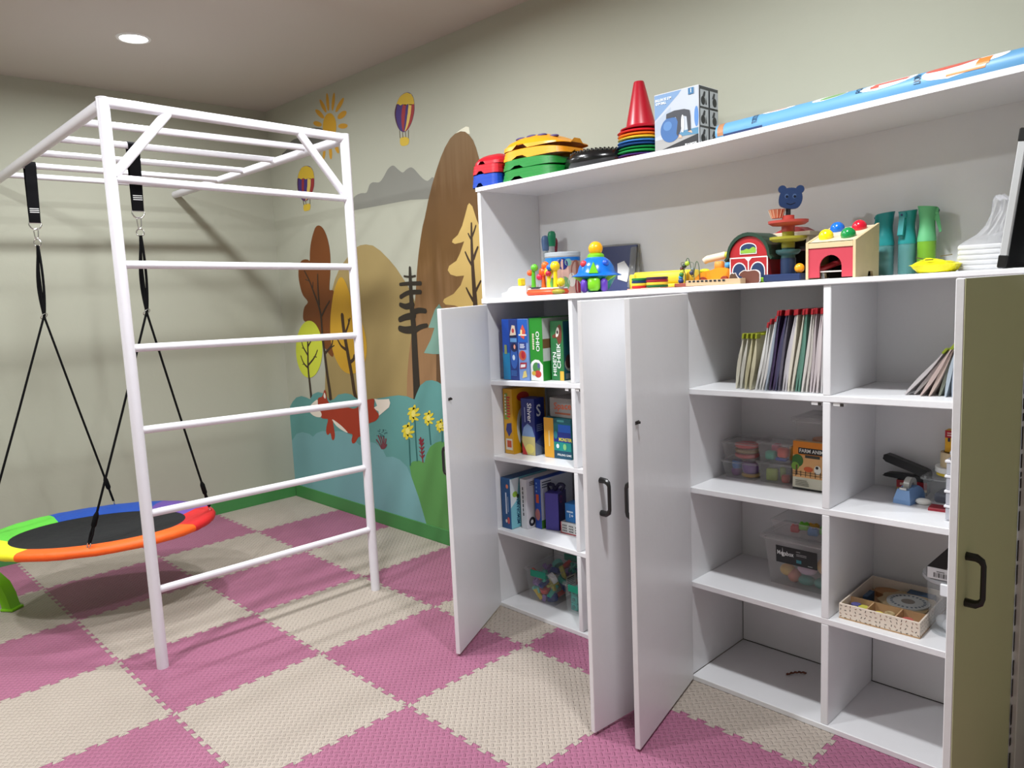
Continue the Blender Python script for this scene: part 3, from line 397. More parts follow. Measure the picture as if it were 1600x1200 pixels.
('P','painted_petal',(214, 196, 50),12,1,[(1.645,0.773),(1.661,0.774),(1.671,0.773),(1.672,0.768),(1.663,0.763),(1.647,0.759),(1.630,0.757),(1.620,0.759),(1.619,0.763),(1.629,0.769)]),
('P','painted_flower_centre',(226, 214, 110),13,1,[(1.678,0.744),(1.675,0.735),(1.668,0.728),(1.659,0.725),(1.650,0.726),(1.644,0.732),(1.642,0.741),(1.646,0.750),(1.653,0.757),(1.662,0.760),(1.670,0.758),(1.676,0.752)]),
('P','painted_petal',(214, 196, 50),12,1,[(1.785,0.733),(1.780,0.724),(1.773,0.719),(1.766,0.719),(1.763,0.725),(1.765,0.734),(1.770,0.743),(1.778,0.748),(1.784,0.748),(1.787,0.742)]),
('P','painted_petal',(214, 196, 50),12,1,[(1.799,0.720),(1.787,0.714),(1.777,0.711),(1.773,0.714),(1.776,0.720),(1.785,0.728),(1.796,0.735),(1.806,0.737),(1.811,0.735),(1.808,0.728)]),
('P','painted_petal',(214, 196, 50),12,1,[(1.795,0.698),(1.781,0.697),(1.772,0.698),(1.771,0.703),(1.779,0.708),(1.793,0.712),(1.807,0.713),(1.816,0.711),(1.817,0.707),(1.809,0.702)]),
('P','painted_petal',(214, 196, 50),12,1,[(1.775,0.680),(1.764,0.685),(1.760,0.690),(1.763,0.694),(1.773,0.695),(1.786,0.694),(1.797,0.690),(1.802,0.685),(1.798,0.681),(1.788,0.679)]),
('P','painted_petal',(214, 196, 50),12,1,[(1.749,0.681),(1.755,0.690),(1.762,0.696),(1.769,0.696),(1.772,0.690),(1.770,0.681),(1.764,0.672),(1.757,0.666),(1.751,0.666),(1.748,0.672)]),
('P','painted_petal',(214, 196, 50),12,1,[(1.732,0.691),(1.737,0.700),(1.744,0.705),(1.751,0.705),(1.754,0.700),(1.753,0.691),(1.748,0.681),(1.741,0.676),(1.735,0.676),(1.731,0.681)]),
('P','painted_petal',(214, 196, 50),12,1,[(1.733,0.714),(1.745,0.721),(1.755,0.723),(1.760,0.721),(1.757,0.714),(1.748,0.706),(1.736,0.699),(1.726,0.697),(1.721,0.699),(1.724,0.706)]),
('P','painted_petal',(214, 196, 50),12,1,[(1.753,0.735),(1.767,0.736),(1.776,0.734),(1.777,0.730),(1.769,0.725),(1.755,0.721),(1.741,0.720),(1.732,0.722),(1.731,0.726),(1.739,0.731)]),
('P','painted_flower_centre',(226, 214, 110),13,1,[(1.783,0.709),(1.781,0.701),(1.774,0.695),(1.766,0.692),(1.758,0.693),(1.753,0.698),(1.751,0.706),(1.754,0.714),(1.760,0.720),(1.769,0.723),(1.777,0.721),(1.782,0.716)]),
('S','painted_red_plant',(120, 30, 44),12,1,[([(1.577,0.604),(1.574,0.543),(1.581,0.469)],0.0098,0.0098),([(1.577,0.570),(1.553,0.582)],0.009,0.0045),([(1.577,0.545),(1.553,0.558)],0.009,0.0045),([(1.576,0.520),(1.552,0.533)],0.008,0.004),([(1.576,0.496),(1.552,0.509)],0.009,0.0045),([(1.577,0.570),(1.601,0.588)],0.014,0.007),([(1.577,0.545),(1.600,0.564)],0.014,0.007),([(1.576,0.520),(1.600,0.539)],0.014,0.007),([(1.576,0.496),(1.600,0.515)],0.014,0.007),([(1.560,0.601),(1.576,0.589),(1.597,0.607)],0.0126,0.0126),([(1.573,0.587),(1.573,0.613)],0.0252,0.014)]),
('S','painted_red_tuft',(110, 50, 62),12,1,[([(1.157,0.500),(1.133,0.531),(1.108,0.550)],0.0096,0.0128),([(1.162,0.502),(1.151,0.547),(1.134,0.578)],0.0096,0.0144),([(1.167,0.503),(1.172,0.550),(1.159,0.578)],0.0096,0.0144),([(1.170,0.503),(1.187,0.542),(1.189,0.578)],0.0096,0.0144),([(1.173,0.503),(1.202,0.539),(1.213,0.566)],0.0096,0.0144),([(1.173,0.502),(1.194,0.511),(1.215,0.531)],0.0096,0.0128)]),
('S','painted_dots',(40, 80, 86),12,1,[([(1.140,0.596),(1.147,0.596)],0.0045,0.0045),([(1.155,0.595),(1.161,0.595)],0.0045,0.0045),([(1.186,0.624),(1.193,0.624)],0.0045,0.0045),([(1.113,0.579),(1.120,0.579)],0.0045,0.0045),([(1.144,0.612),(1.151,0.611)],0.005,0.005),([(1.225,0.609),(1.231,0.609)],0.005,0.005),([(1.207,0.607),(1.214,0.606)],0.005,0.005),([(1.187,0.620),(1.194,0.620)],0.0045,0.0045),([(1.183,0.585),(1.189,0.585)],0.0045,0.0045),([(1.171,0.590),(1.177,0.590)],0.0045,0.0045),([(1.191,0.625),(1.198,0.624)],0.005,0.005),([(1.198,0.600),(1.204,0.600)],0.0045,0.0045),([(1.150,0.622),(1.157,0.622)],0.0045,0.0045),([(1.211,0.607),(1.217,0.607)],0.0045,0.0045),([(1.192,0.586),(1.198,0.585)],0.005,0.005),([(1.191,0.584),(1.198,0.583)],0.005,0.005),([(1.157,0.586),(1.163,0.585)],0.005,0.005),([(1.161,0.580),(1.168,0.579)],0.005,0.005),([(1.214,0.625),(1.220,0.625)],0.0045,0.0045),([(1.131,0.611),(1.137,0.611)],0.0045,0.0045),([(1.222,0.610),(1.228,0.610)],0.0045,0.0045),([(1.185,0.613),(1.191,0.612)],0.005,0.005),([(1.171,0.607),(1.178,0.607)],0.0045,0.0045),([(1.153,0.596),(1.159,0.595)],0.005,0.005),([(1.177,0.583),(1.183,0.583)],0.005,0.005),([(1.188,0.583),(1.194,0.583)],0.005,0.005)]),
]
def grad_paint(name, stops, z0, z1):
    """brushed paint whose own pigment changes from top to bottom"""
    m = D.materials.new(name); m.use_nodes = True; n = m.node_tree.nodes; l = m.node_tree.links; b = n['Principled BSDF']; b.inputs['Roughness'].default_value = 0.6
    tc = n.new('ShaderNodeTexCoord'); sp = n.new('ShaderNodeSeparateXYZ'); l.new(tc.outputs['Object'], sp.inputs[0])
    nz = n.new('ShaderNodeTexNoise'); mp = n.new('ShaderNodeMapping'); mp.inputs['Scale'].default_value = (14, 1, 1.2); l.new(tc.outputs['Object'], mp.inputs[0]); l.new(mp.outputs[0], nz.inputs[0]); nz.inputs['Scale'].default_value = 1.5
    mr = n.new('ShaderNodeMapRange'); mr.inputs[1].default_value = z0; mr.inputs[2].default_value = z1; l.new(sp.outputs[2], mr.inputs[0])
    ad = n.new('ShaderNodeMath'); ad.operation = 'MULTIPLY_ADD'; ad.inputs[1].default_value = 0.3; l.new(nz.outputs[0], ad.inputs[0]); l.new(mr.outputs[0], ad.inputs[2])
    sb = n.new('ShaderNodeMath'); sb.operation = 'SUBTRACT'; sb.inputs[1].default_value = 0.15; l.new(ad.outputs[0], sb.inputs[0])
    cr = n.new('ShaderNodeValToRGB'); l.new(sb.outputs[0], cr.inputs[0]); e = cr.color_ramp.elements
    e[0].position = stops[0][0]; e[0].color = rgb(stops[0][1]); e[1].position = stops[-1][0]; e[1].color = rgb(stops[-1][1])
    for p, c in stops[1:-1]: x = e.new(p); x.color = rgb(c)
    l.new(cr.outputs[0], b.inputs[0]); return m
M_brown = grad_paint('mural_brown', [(0.0, (156, 120, 84)), (0.4, (136, 102, 66)), (0.62, (100, 68, 22)), (0.8, (98, 66, 22)), (1.0, (122, 94, 58))], 0.6, 2.35)
def ribbon(pts, w0, w1):
    p = smooth_poly(pts, 4, False) if len(pts) > 2 else pts; n = len(p); L = []; R = []
    for i in range(n):
        a, b = p[max(i-1, 0)], p[min(i+1, n-1)]; dx, dz = b[0]-a[0], b[1]-a[1]; q = math.hypot(dx, dz) or 1
        h = (w0+(w1-w0)*i/(n-1))/2; L.append((p[i][0]-dz/q*h, p[i][1]+dx/q*h)); R.append((p[i][0]+dz/q*h, p[i][1]-dx/q*h))
    def cap(c, a, h): return [(c[0]+h*math.cos(a+t), c[1]+h*math.sin(a+t)) for t in (-1.05, -0.5, 0, 0.5, 1.05)]
    a1 = math.atan2(p[-1][1]-p[-2][1], p[-1][0]-p[-2][0]); a0 = math.atan2(p[0][1]-p[1][1], p[0][0]-p[1][0])
    return L[::-1]+cap(p[0], a0, w0/2)+R+cap(p[-1], a1, w1/2)
for k, nm, c, ly, sm, q in MURAL:
    yo = 0.012-0.0004*ly; mb = MB()
    if k == 'P':
        q = smooth_poly(q, 3) if sm else q
        mb.add([(x, yo, z) for x, z in q], [tuple(range(len(q)))])
    else:
        for i, (pts, w0, w1) in enumerate(q):
            rb = ribbon(pts, w0, w1); mb.add([(x, yo-0.00003*i, z) for x, z in rb], [tuple(range(len(rb)))])
    mb.build(nm, M_brown if c == 'grad' else mat('mural_%d_%d_%d' % tuple(c), c, 0.6, var=0.05, scale=6), wall_right)

# ================================================================== STORAGE CABINET (hutch over two door cupboards)
def wpart(mb, name, m, parent, **k):
    """part given in room coordinates under an unrotated thing"""
    return mb.build(name, m, parent, loc=tuple(-parent.location), **k)
M_white = mat('cabinet_white_paint', (228, 228, 230), 0.38, var=0.03, scale=7, bump=0.0006, bscale=35, coat=0.1)
M_green = mat('door_olive', (214, 217, 172), 0.5, var=0.04, scale=3)  # pale olive colour laid over the outer face of the last door
M_blackm = mat('handle_black', (16, 16, 17), 0.35, spec=0.6)
M_steel = mat('steel', (190, 190, 188), 0.28, metal=1.0)
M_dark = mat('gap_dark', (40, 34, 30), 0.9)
CB = empty('storage_cabinet', (3.64, -0.2, 0), 0, 'white wooden storage cabinet with open hutch, cubby shelves and four open doors', 'cabinet')
FY, BY = -0.385, -0.0
def board(name, x0, x1, y0, y1, a0, a1, b0, b1, b=0.002, m=None):
    mb = MB().box(x0, x1, y0, y1, 0, 1, 0)
    mb = MB()
    mb.box(x0, x1, y0, y1, -0.5, 0.5, b)
    for p in mb.v:
        t = (p.x-x0)/(x1-x0); lo = a0+(b0-a0)*t; hi = a1+(b1-a1)*t
        p.z = (lo+p.z+0.5) if p.z < 0 else (hi+p.z-0.5)
    return wpart(mb, name, m or M_white, CB)
def czb(x): return 1.406+(x-2.61)*(1.446-1.406)/2.05        # underside of the counter
def czt(x): return 1.430+(x-2.61)*(1.462-1.430)/2.05        # top of the counter
def tzt(x): return 1.914+(x-2.61)*0.0075 if x < 3.7 else 1.9222+(x-3.7)*0.0405
XE = 4.68
wpart(MB().box(2.612, 4.676, -0.012, -0.0015, 0.02, 1.899), 'back_panel', M_white, CB); wpart(MB().add([(2.62, -0.0125, 1.88), (4.66, -0.0125, 1.88), (4.66, -0.0125, 1.944), (3.7, -0.0125, 1.905), (2.62, -0.0125, 1.8972)], [(0, 1, 2, 3, 4)]), 'back_rail', M_white, CB)
def upright(name, x0, x1, z0, z1, y0=FY, b=0.002):
    wpart(MB().box(x0, x1, y0, -0.012, z0, z1, b), name, M_white, CB)
upright('side_panel', 2.610, 2.634, 0.0, 1.406); upright('side_panel', 4.657, 4.680, 0.0, 1.444)
upright('middle_panel', 3.643, 3.666, 0.02, 1.424)
for x0, x1, zt in ((3.115, 3.136, 1.414), (4.143, 4.167, 1.434)):
    pass
board('bottom_board', 2.634, 3.643, FY-0.004, -0.012, 0.0, 0.02, 0.0, 0.02); board('bottom_board', 3.666, 4.657, FY-0.004, -0.012, 0.0, 0.02, 0.0, 0.02)
board('counter', 2.606, 4.69, FY-0.006, -0.012, czb(2.606), czt(2.606), czb(4.69), czt(4.69), 0.003)
# shelves (each row is one board running through the divider) and divider pieces between them
ROWS = [(1.062, 1.086, 1.090, 1.108), (0.716, 0.730, 0.733, 0.748), (0.372, 0.364, 0.381, 0.381)]
TH = 0.021
zs = []
for (l0, l1, r0, r1) in ROWS:
    board('shelf', 2.634, 3.643, FY, -0.012, l0-TH, l0, l1-TH+0.006, l1+0.006); board('shelf', 3.666, 4.657, FY, -0.012, r0-TH, r0, r1-TH, r1)
def lz(i, x): l = ROWS[i]; return l[0]+(l[1]+0.006-l[0])*(x-2.634)/1.009
def rz_(i, x): l = ROWS[i]; return l[2]+(l[3]-l[2])*(x-3.666)/0.991
for x0, x1, f in ((3.115, 3.136, lz), (4.143, 4.167, rz_)):
    tops = [czb(x0)]+[f(i, x0)-TH for i in range(3)]; bots = [f(i, x0) for i in range(3)]+[0.02]
    for a, b in zip(tops, bots): upright('divider', x0, x1, b, a)
# hutch
wpart(MB().box(2.607, 2.626, FY, -0.012, czt(2.61), 1.899, 0.002), 'side_panel', M_white, CB); wpart(MB().box(4.662, 4.681, FY, -0.012, czt(4.67), 1.943, 0.002), 'side_panel', M_white, CB)
mb = MB()
xs = [2.604, 3.2, 3.7, 4.2, 4.69]; prof = []
vs = []; fs = []
for x in xs:
    zt = tzt(x)
    vs += [(x, FY-0.006, zt-0.017), (x, 0.0-0.0015, zt-0.017), (x, -0.0015, zt), (x, FY-0.006, zt)]
for i in range(len(xs)-1):
    for k in range(4): fs.append((4*i+k, 4*i+(k+1) % 4, 4*i+4+(k+1) % 4, 4*i+4+k))
fs += [(3, 2, 1, 0), tuple(4*(len(xs)-1)+k for k in range(4))]
wpart(mb.add(vs, [f[::-1] for f in fs]), 'top_board', M_white, CB)
# doors: hinge point, free-edge point, height, which side carries the handle (+1 left of hinge->free, -1 right)
def door(h, f, z0, z1, side, face_m=None, th=0.018, hz=(0.73, 0.86)):
    h = Vector((h[0], h[1], 0)); f = Vector((f[0], f[1], 0)); L = (f-h).length; a = math.atan2(f.y-h.y, f.x-h.x)
    o = CB.location
    mb = MB().box(0, L, -th/2, th/2, z0, z1, 0.0018)
    d = mb.build('door', M_white, CB, loc=(h.x-o.x, h.y-o.y, -o.z), rot=(0, 0, a))
    if face_m is not None:
        MB().box(0.001, L-0.001, side*(th/2), side*(th/2+0.001), z0+0.001, z1-0.001).build('door_face', face_m, d)
    # arched bar handle
    s = side*(th/2); u0 = L-0.062; hm = MB()
    q = 0.011
    y1 = s+side*0.036
    pts = [(u0, s+side*0.0005, hz[1]-q), (u0, y1-side*0.014, hz[1]-q), (u0, y1-side*0.004, hz[1]-q-0.006), (u0, y1, hz[1]-q-0.016), (u0, y1, hz[0]+q+0.016), (u0, y1-side*0.004, hz[0]+q+0.006), (u0, y1-side*0.014, hz[0]+q), (u0, s+side*0.0005, hz[0]+q)]
    W = [0.010, 0.0095, 0.008, 0.006, 0.006, 0.008, 0.0095, 0.010]
    hm.tube(pts, W, 8); hm.build('handle', M_blackm, d, smooth=40)
    # striker plate and latch screw on the inner face
    sm = MB().box(L-0.045, L-0.02, -side*(th/2), -side*(th/2+0.003), 1.045, 1.055); sm.tube([(L-0.035, -side*(th/2), 1.05), (L-0.035, -side*(th/2+0.01), 1.05)], 0.004, 8)
    sm.build('striker', M_dark, d)
    return d
door((2.634, -0.392), (2.862, -0.842), 0.010, 1.403, -1)
door((3.650, -0.392), (3.614, -0.902), 0.010, 1.421, 1)
door((3.664, -0.392), (3.776, -0.878), 0.008, 1.424, -1)
door((4.655, -0.392), (4.646, -0.884), 0.010, 1.446, 1, M_green, hz=(0.708, 0.838))
# rough dark joint along the hinge of the last door
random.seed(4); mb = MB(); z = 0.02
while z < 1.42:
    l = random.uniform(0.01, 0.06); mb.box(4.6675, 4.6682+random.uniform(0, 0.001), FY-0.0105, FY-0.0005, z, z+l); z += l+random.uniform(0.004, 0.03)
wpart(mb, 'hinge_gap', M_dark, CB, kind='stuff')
# magnetic catches under the upper shelves
for x, z in ((3.095, lz(0, 3.095)-TH), (3.152, lz(0, 3.152)-TH), (4.122, rz_(0, 4.122)-TH), (4.19, rz_(0, 4.19)-TH)):
    c = wpart(MB().box(x-0.017, x+0.017, FY+0.004, FY+0.03, z-0.012, z-0.0003, 0.002), 'magnetic_catch', C(225, 225, 225, 0.4), CB)
    MB().box(x+0.006, x+0.016, FY+0.001, FY+0.004, z-0.011, z-0.002).build('catch_plate', M_dark, c)
# dark open joints at the back of the bottom cubbies
for a, b in ((3.6665, 4.1425), (4.1675, 4.6565), (2.635, 3.1145)):
    wpart(MB().box(a, b, -0.0145, -0.0125, 0.0203, 0.0225), 'joint', M_dark, CB); wpart(MB().box(a, a+0.0012, -0.0140, -0.0125, 0.0203, 0.34), 'joint', M_dark, CB)

# ================================================================== MONKEY-BAR FRAME
M_tube = mat('frame_white_enamel', (222, 220, 226), 0.32, var=0.02, scale=30, bump=0.0004, bscale=90)
FR = empty('monkey_bar_frame', (2.0, -1.175, 0), 0, 'white tubular steel monkey bar frame with ladder front, fixed to the wall', 'climbing frame')
YA, YB, XF = -1.692, -0.656, 2.005
def zr(x): return 2.222-0.022*(2-x)
def bar(name, a, b, r, n=14): return wpart(MB().tube([a, b], r, n), name, M_tube, FR, smooth=40)
def weld(p, r):
    return MB().ball(p, r, 12)
for y in (YA, YB):
    zt = 2.235 if y == YA else 2.214
    p = bar('post', (XF, y, 0), (XF, y, zt), 0.0225)
    mb = MB().lathe([(0.0225, -0.002), (0.0235, 0.0), (0.0225, 0.003), (0.02, 0.004)], 14, (XF, y, zt)); wpart(mb, 'post_cap', M_tube, FR, smooth=40)
    bar('side_rail', (XF-0.02, y, zt-0.02), (-0.010, y+(0.0 if y == YA else -0.02), zr(0)-0.0), 0.0225)
bar('top_bar', (XF, YA, 2.222), (XF, YB, 2.2), 0.02)
for x in (1.675, 1.335, 0.995, 0.665, 0.36): bar('overhead_rung', (x, YA+0.01, zr(x)-0.004), (x, YB-0.01, zr(x)-0.008), 0.0155)
for a, b in ((1.945, 1.922), (1.624, 1.605), (1.303, 1.279), (0.98, 0.952), (0.643, 0.628), (0.326, 0.314)):
    bar('ladder_rung', (XF, YA+0.012, a), (XF, YB-0.012, b), 0.0155)
bar('corner_brace', (XF, YA+0.012, 1.955), (XF, YA+0.235, 2.212), 0.0185); bar('corner_brace', (XF, YB-0.012, 1.93), (XF, YB-0.235, 2.2), 0.0185)

# ================================================================== SAUCER SWING
M_strap = mat('webbing_black', (9, 9, 12), 0.9, spec=0.15, bump=0.0005, bscale=400)
M_rope = mat('rope_black', (10, 10, 11), 0.9, spec=0.15, bump=0.0012, bscale=300)
M_chrome = mat('chrome', (205, 205, 205), 0.15, metal=1.0)
SW = empty('saucer_swing', (1.105, -1.62, 0.38), 0, 'oval rainbow-rimmed platform swing with black mat, hanging from ropes', 'swing')
SCX, SCY, SCZ = 1.105, -1.62, 0.375
AX = math.radians(62.0); LA, LB = 0.50, 0.385                     # long axis towards the mural wall
def swp(t, ra=1.0, dz=0.0, da=0.0):
    a, b = (LA+da), (LB+da)
    u = a*ra*math.cos(t); v = b*ra*math.sin(t)
    return Vector((SCX+u*math.cos(AX)-v*math.sin(AX), SCY+u*math.sin(AX)+v*math.cos(AX), SCZ+dz))
def swin(t, dz):                                                  # inner edge of the coloured border
    u = 0.385*math.cos(t); v = 0.278*math.sin(t)-0.042
    return Vector((SCX+u*math.cos(AX)-v*math.sin(AX), SCY+u*math.sin(AX)+v*math.cos(AX), SCZ+dz))
M_mat = mat('swing_mat_black', (30, 31, 33), 0.8, bump=0.012, bscale=7, spec=0.3)
mb = MB(); n = 48
ring = [swin(2*PI*i/n, 0.022-0.0) for i in range(n)]
vs = [Vector((SCX, SCY, SCZ+0.006))]+[Vector((SCX, SCY, 0))+(Vector((p.x, p.y, 0))-Vector((SCX, SCY, 0)))*0.6+Vector((0, 0, SCZ+0.010)) for p in ring]+ring+[p-Vector((0, 0, 0.012)) for p in ring]
fs = [(0, 1+i, 1+(i+1) % n) for i in range(n)]+[(1+i, 1+n+i, 1+n+(i+1) % n, 1+(i+1) % n) for i in range(n)]+[(1+n+i, 1+2*n+i, 1+2*n+(i+1) % n, 1+n+(i+1) % n) for i in range(n)]+[tuple(range(1+2*n, 1+3*n))[::-1]]
wpart(mb.add(vs, fs), 'mat', M_mat, SW, smooth=50)
SEG = [(-62, 8, 'purple', (104, 72, 160)), (8, 62, 'red', (206, 30, 36)), (62, 118, 'orange', (246, 96, 16))]
SEG = [(-18, 30, (208, 30, 36)), (30, 122, (248, 100, 20)), (122, 172, (236, 228, 40)), (172, 232, (98, 208, 66)), (232, 297, (18, 74, 172)), (297, 342, (104, 74, 160))]
for a0, a1, col in SEG:
    mb = MB(); k = 12; vs = []; fs = []; m = 9
    for i in range(k+1):
        t = -math.radians(a0+(a1-a0)*i/k)+0.0
        o_ = swp(t); inn = swin(t, 0.022); d = (o_-Vector((SCX, SCY, SCZ))).normalized(); wob = 1+0.05*math.sin(i*2.3+a0)
        sec = [inn+Vector((0, 0, 0.001)), (inn+o_)/2+Vector((0, 0, 0.026))]
        for j in range(m):
            b = math.radians(100-j*(230/(m-1))); sec.append(o_+d*(0.023*wob*math.cos(b))+Vector((0, 0, 0.021*wob*math.sin(b)+0.012)))
        sec.append(inn-Vector((0, 0, 0.004)))
        vs += sec
    q = len(sec)
    for i in range(k):
        for j in range(q): fs.append((i*q+j, i*q+(j+1) % q, (i+1)*q+(j+1) % q, (i+1)*q+j))
    fs += [tuple(range(q))[::-1], tuple(k*q+j for j in range(q))]
    wpart(mb.add(vs, [f[::-1] for f in fs]), 'rim_pad', C(*col, 0.55, bump=0.003, bscale=28), SW, smooth=50)
def ringpts(c, r, ax_u, ax_v, n=16): return [Vector(c)+Vector(ax_u)*(r*math.cos(2*PI*i/n))+Vector(ax_v)*(r*math.sin(2*PI*i/n)) for i in range(n)]
VD = Vector((0.66, 0.75, 0)).normalized()                         # straps face the room
H1 = Vector((0.665, -1.645, zr(0.665)-0.004)); H2 = Vector((1.335, -1.372, zr(1.335)-0.006))
def sway(h, z): return h.copy()+Vector((0.02, -0.02, 0))*((h.z-z)/0.75)
for h, (t1, t2), sgn in ((H1, (math.radians(-92), math.radians(178)), 1), (H2, (math.radians(87), math.radians(-5)), 1)):
    zt = h.z+0.016; zb = 1.905
    # webbing loop over the rung
    pr = [(0.0185*math.cos(math.radians(a)), 0.0185*math.sin(math.radians(a))) for a in range(-10, 200, 30)]
    sec = [(0.004, zb-h.z)]+[(q[0], q[1]) for q in pr]+[(-0.004, zb-h.z)]
    mb = MB(); vs = []; fs = []
    for (a, b) in sec:
        s0 = sway(h, h.z+b)
        for e in (-0.025, 0.025): vs.append(Vector((s0.x+a, s0.y+e, h.z+b)))
    for i in range(len(sec)-1): fs.append((2*i, 2*i+1, 2*i+3, 2*i+2))
    st = wpart(mb.add(vs, fs), 'strap', M_strap, SW)
    sol = st.modifiers.new('thick', 'SOLIDIFY'); sol.thickness = 0.003; sol.offset = 0
    mb = MB(); s0 = sway(h, 1.97)
    for k in range(3): mb.box(s0.x+0.0085, s0.x+0.0092, s0.y-0.020, s0.y+0.021, 1.955+k*0.009, 1.9585+k*0.009)
    wpart(mb, 'stitching', C(215, 215, 215, 0.7), SW)
    c = sway(h, 1.9); c.z = 1.9
    dpts = [c+Vector((0, y, z)) for y, z in ((-0.027, 0.006), (0.027, 0.006), (0.028, -0.006), (0.02, -0.02), (0.008, -0.028), (-0.008, -0.028), (-0.02, -0.02), (-0.028, -0.006))]
    wpart(MB().tube(dpts, 0.0035, 8, True), 'd_ring', M_chrome, SW, smooth=50)
    c2 = c+Vector((0.0, 0, -0.052)); cp = [c2+Vector((0.0, y, z)) for y, z in ((0.006, 0.028), (0.010, 0.02), (0.008, -0.01), (0.004, -0.026), (-0.004, -0.026), (-0.008, -0.01), (-0.010, 0.02), (-0.006, 0.028))]
    wpart(MB().tube(cp, 0.003, 8, True), 'carabiner', M_chrome, SW, smooth=50)
    c3 = c2+Vector((0, 0, -0.042)); wpart(MB().tube(ringpts(c3, 0.017, (0.5, 0.86, 0), (0, 0, 1)), 0.0028, 8, True), 'rope_ring', M_chrome, SW, smooth=50)
    kn = sway(h, 1.43); kn.z = 1.435
    # doubled rope from ring to the knot clip
    for e, ph in ((-1, 0), (1, 1.2), (-0.35, 2.2)):
        pts = []
        for i in range(13):
            f = i/12; p = (c3+Vector((0, 0, -0.014))).lerp(kn, f); wv = math.sin(PI*f)*0.013*e
            pts.append(p+Vector((0.5*wv, 0.85*wv, 0))+Vector((0.002*math.sin(6*f+ph), 0.002*math.cos(5*f+ph), 0)))
        wpart(MB().tube(pts, 0.0062, 8), 'rope', M_rope, SW, smooth=50)
    wpart(MB().tube(ringpts(kn, 0.017, (0.3, 0.5, 0.8), (0.5, -0.85, 0.0), 12), 0.002, 8, True), 'rope_clip', M_chrome, SW, smooth=50)
    for t in (t1, t2):
        e = swp(-t, 1.0, 0.032)
        d = (e-kn); L = d.length; d.normalize()
        a = kn+d*0.0; b = e-d*0.15
        wpart(MB().tube([a, a.lerp(b, 0.5)+Vector((0, 0, -0.006)), b], 0.0055, 8), 'rope', M_rope, SW, smooth=50)
        wpart(MB().tube([b-d*0.01, b+d*0.006, b+d*0.05, b+d*0.06], [0.006, 0.012, 0.012, 0.007], 8), 'rope_adjuster', M_rope, SW, smooth=50)
        s_ = d.cross(Vector((0, 0, 1))).normalized()
        loop = [b+d*0.055+s_*0.004, b+d*0.09+s_*0.009, b+d*0.125+s_*0.006, b+d*0.13, b+d*0.125-s_*0.006, b+d*0.09-s_*0.009, b+d*0.055-s_*0.004]
        wpart(MB().tube(loop, 0.005, 8), 'rope_loop', M_rope, SW, smooth=50)
        wpart(MB().tube(ringpts(e-d*0.012, 0.013, d, s_, 12), 0.0025, 8, True), 'attachment_ring', M_chrome, SW, smooth=50)

# ================================================================== LIME PLASTIC STOOL at the left edge of the view
M_lime = mat('plastic_lime', (122, 190, 20), 0.4, var=0.05)
ST = empty('plastic_step_stool', (0.715, -2.175, 0), math.radians(35), 'lime green plastic step stool leg beside the left wall', 'stool')
for s in (-1, 1):
    hp = [(0.145, 0.0), (0.20, 0.0), (0.188, 0.03), (0.176, 0.08), (0.150, 0.135), (0.10, 0.178), (0.04, 0.195)]
    ip = [(0.05, 0.150), (0.10, 0.120), (0.130, 0.075), (0.140, 0.03)]
    prof = hp+[(-x, z) for x, z in hp[::-1]]+[(-x, z) for x, z in ip[::-1]]+ip
    MB().prism(prof, -0.03, 0.03, M=T(0, s*0.12, 0) @ RX(PI/2)).build('leg', M_lime, ST, smooth=35)
MB().box(-0.085, 0.085, -0.16, 0.16, 0.188, 0.212, 0.008).build('step', M_lime, ST)
for s in (-1, 1):
    for e in (-1, 1): MB().box(s*0.172-0.036, s*0.172+0.036, e*0.12-0.037, e*0.12+0.037, 0.0, 0.014, 0.004).build('foot', M_lime, ST)

# ================================================================== THINGS ON TOP OF THE CABINET
def front(w, d, h): return Face((-w/2, -d/2, 0), (1, 0, 0), (0, 0, 1))
def right(w, d, h): return Face((w/2, -d/2, 0), (0, 1, 0), (0, 0, 1))
def topf(w, d, h): return Face((-w/2, -d/2, h), (1, 0, 0), (0, 1, 0))
def cpatch(mb, c, R, t0, t1, z0, z1, m, n=10):
    n = int(abs(t1-t0)/0.07)+2; R += 0.0004
    vs = []; fs = []
    for i in range(n+1):
        a = t0+(t1-t0)*i/n
        for z in (z0, z1): vs.append((c[0]+R*math.cos(a), c[1]+R*math.sin(a), c[2]+z))
    for i in range(n): fs.append((2*i, 2*i+2, 2*i+3, 2*i+1))
    mb.add(vs, fs, m)
def cell(mb, c, R, tc, zc, rt, rz, m, n=14):
    mb.add([(c[0]+R*math.cos(tc+rt*math.cos(2*PI*i/n)), c[1]+R*math.sin(tc+rt*math.cos(2*PI*i/n)), c[2]+zc+rz*math.sin(2*PI*i/n)) for i in range(n)], [tuple(range(n))], m)
GREEN_, RED_, BLUE_, YEL_ = (14, 122, 42), (176, 16, 34), (14, 60, 160), (226, 150, 12)
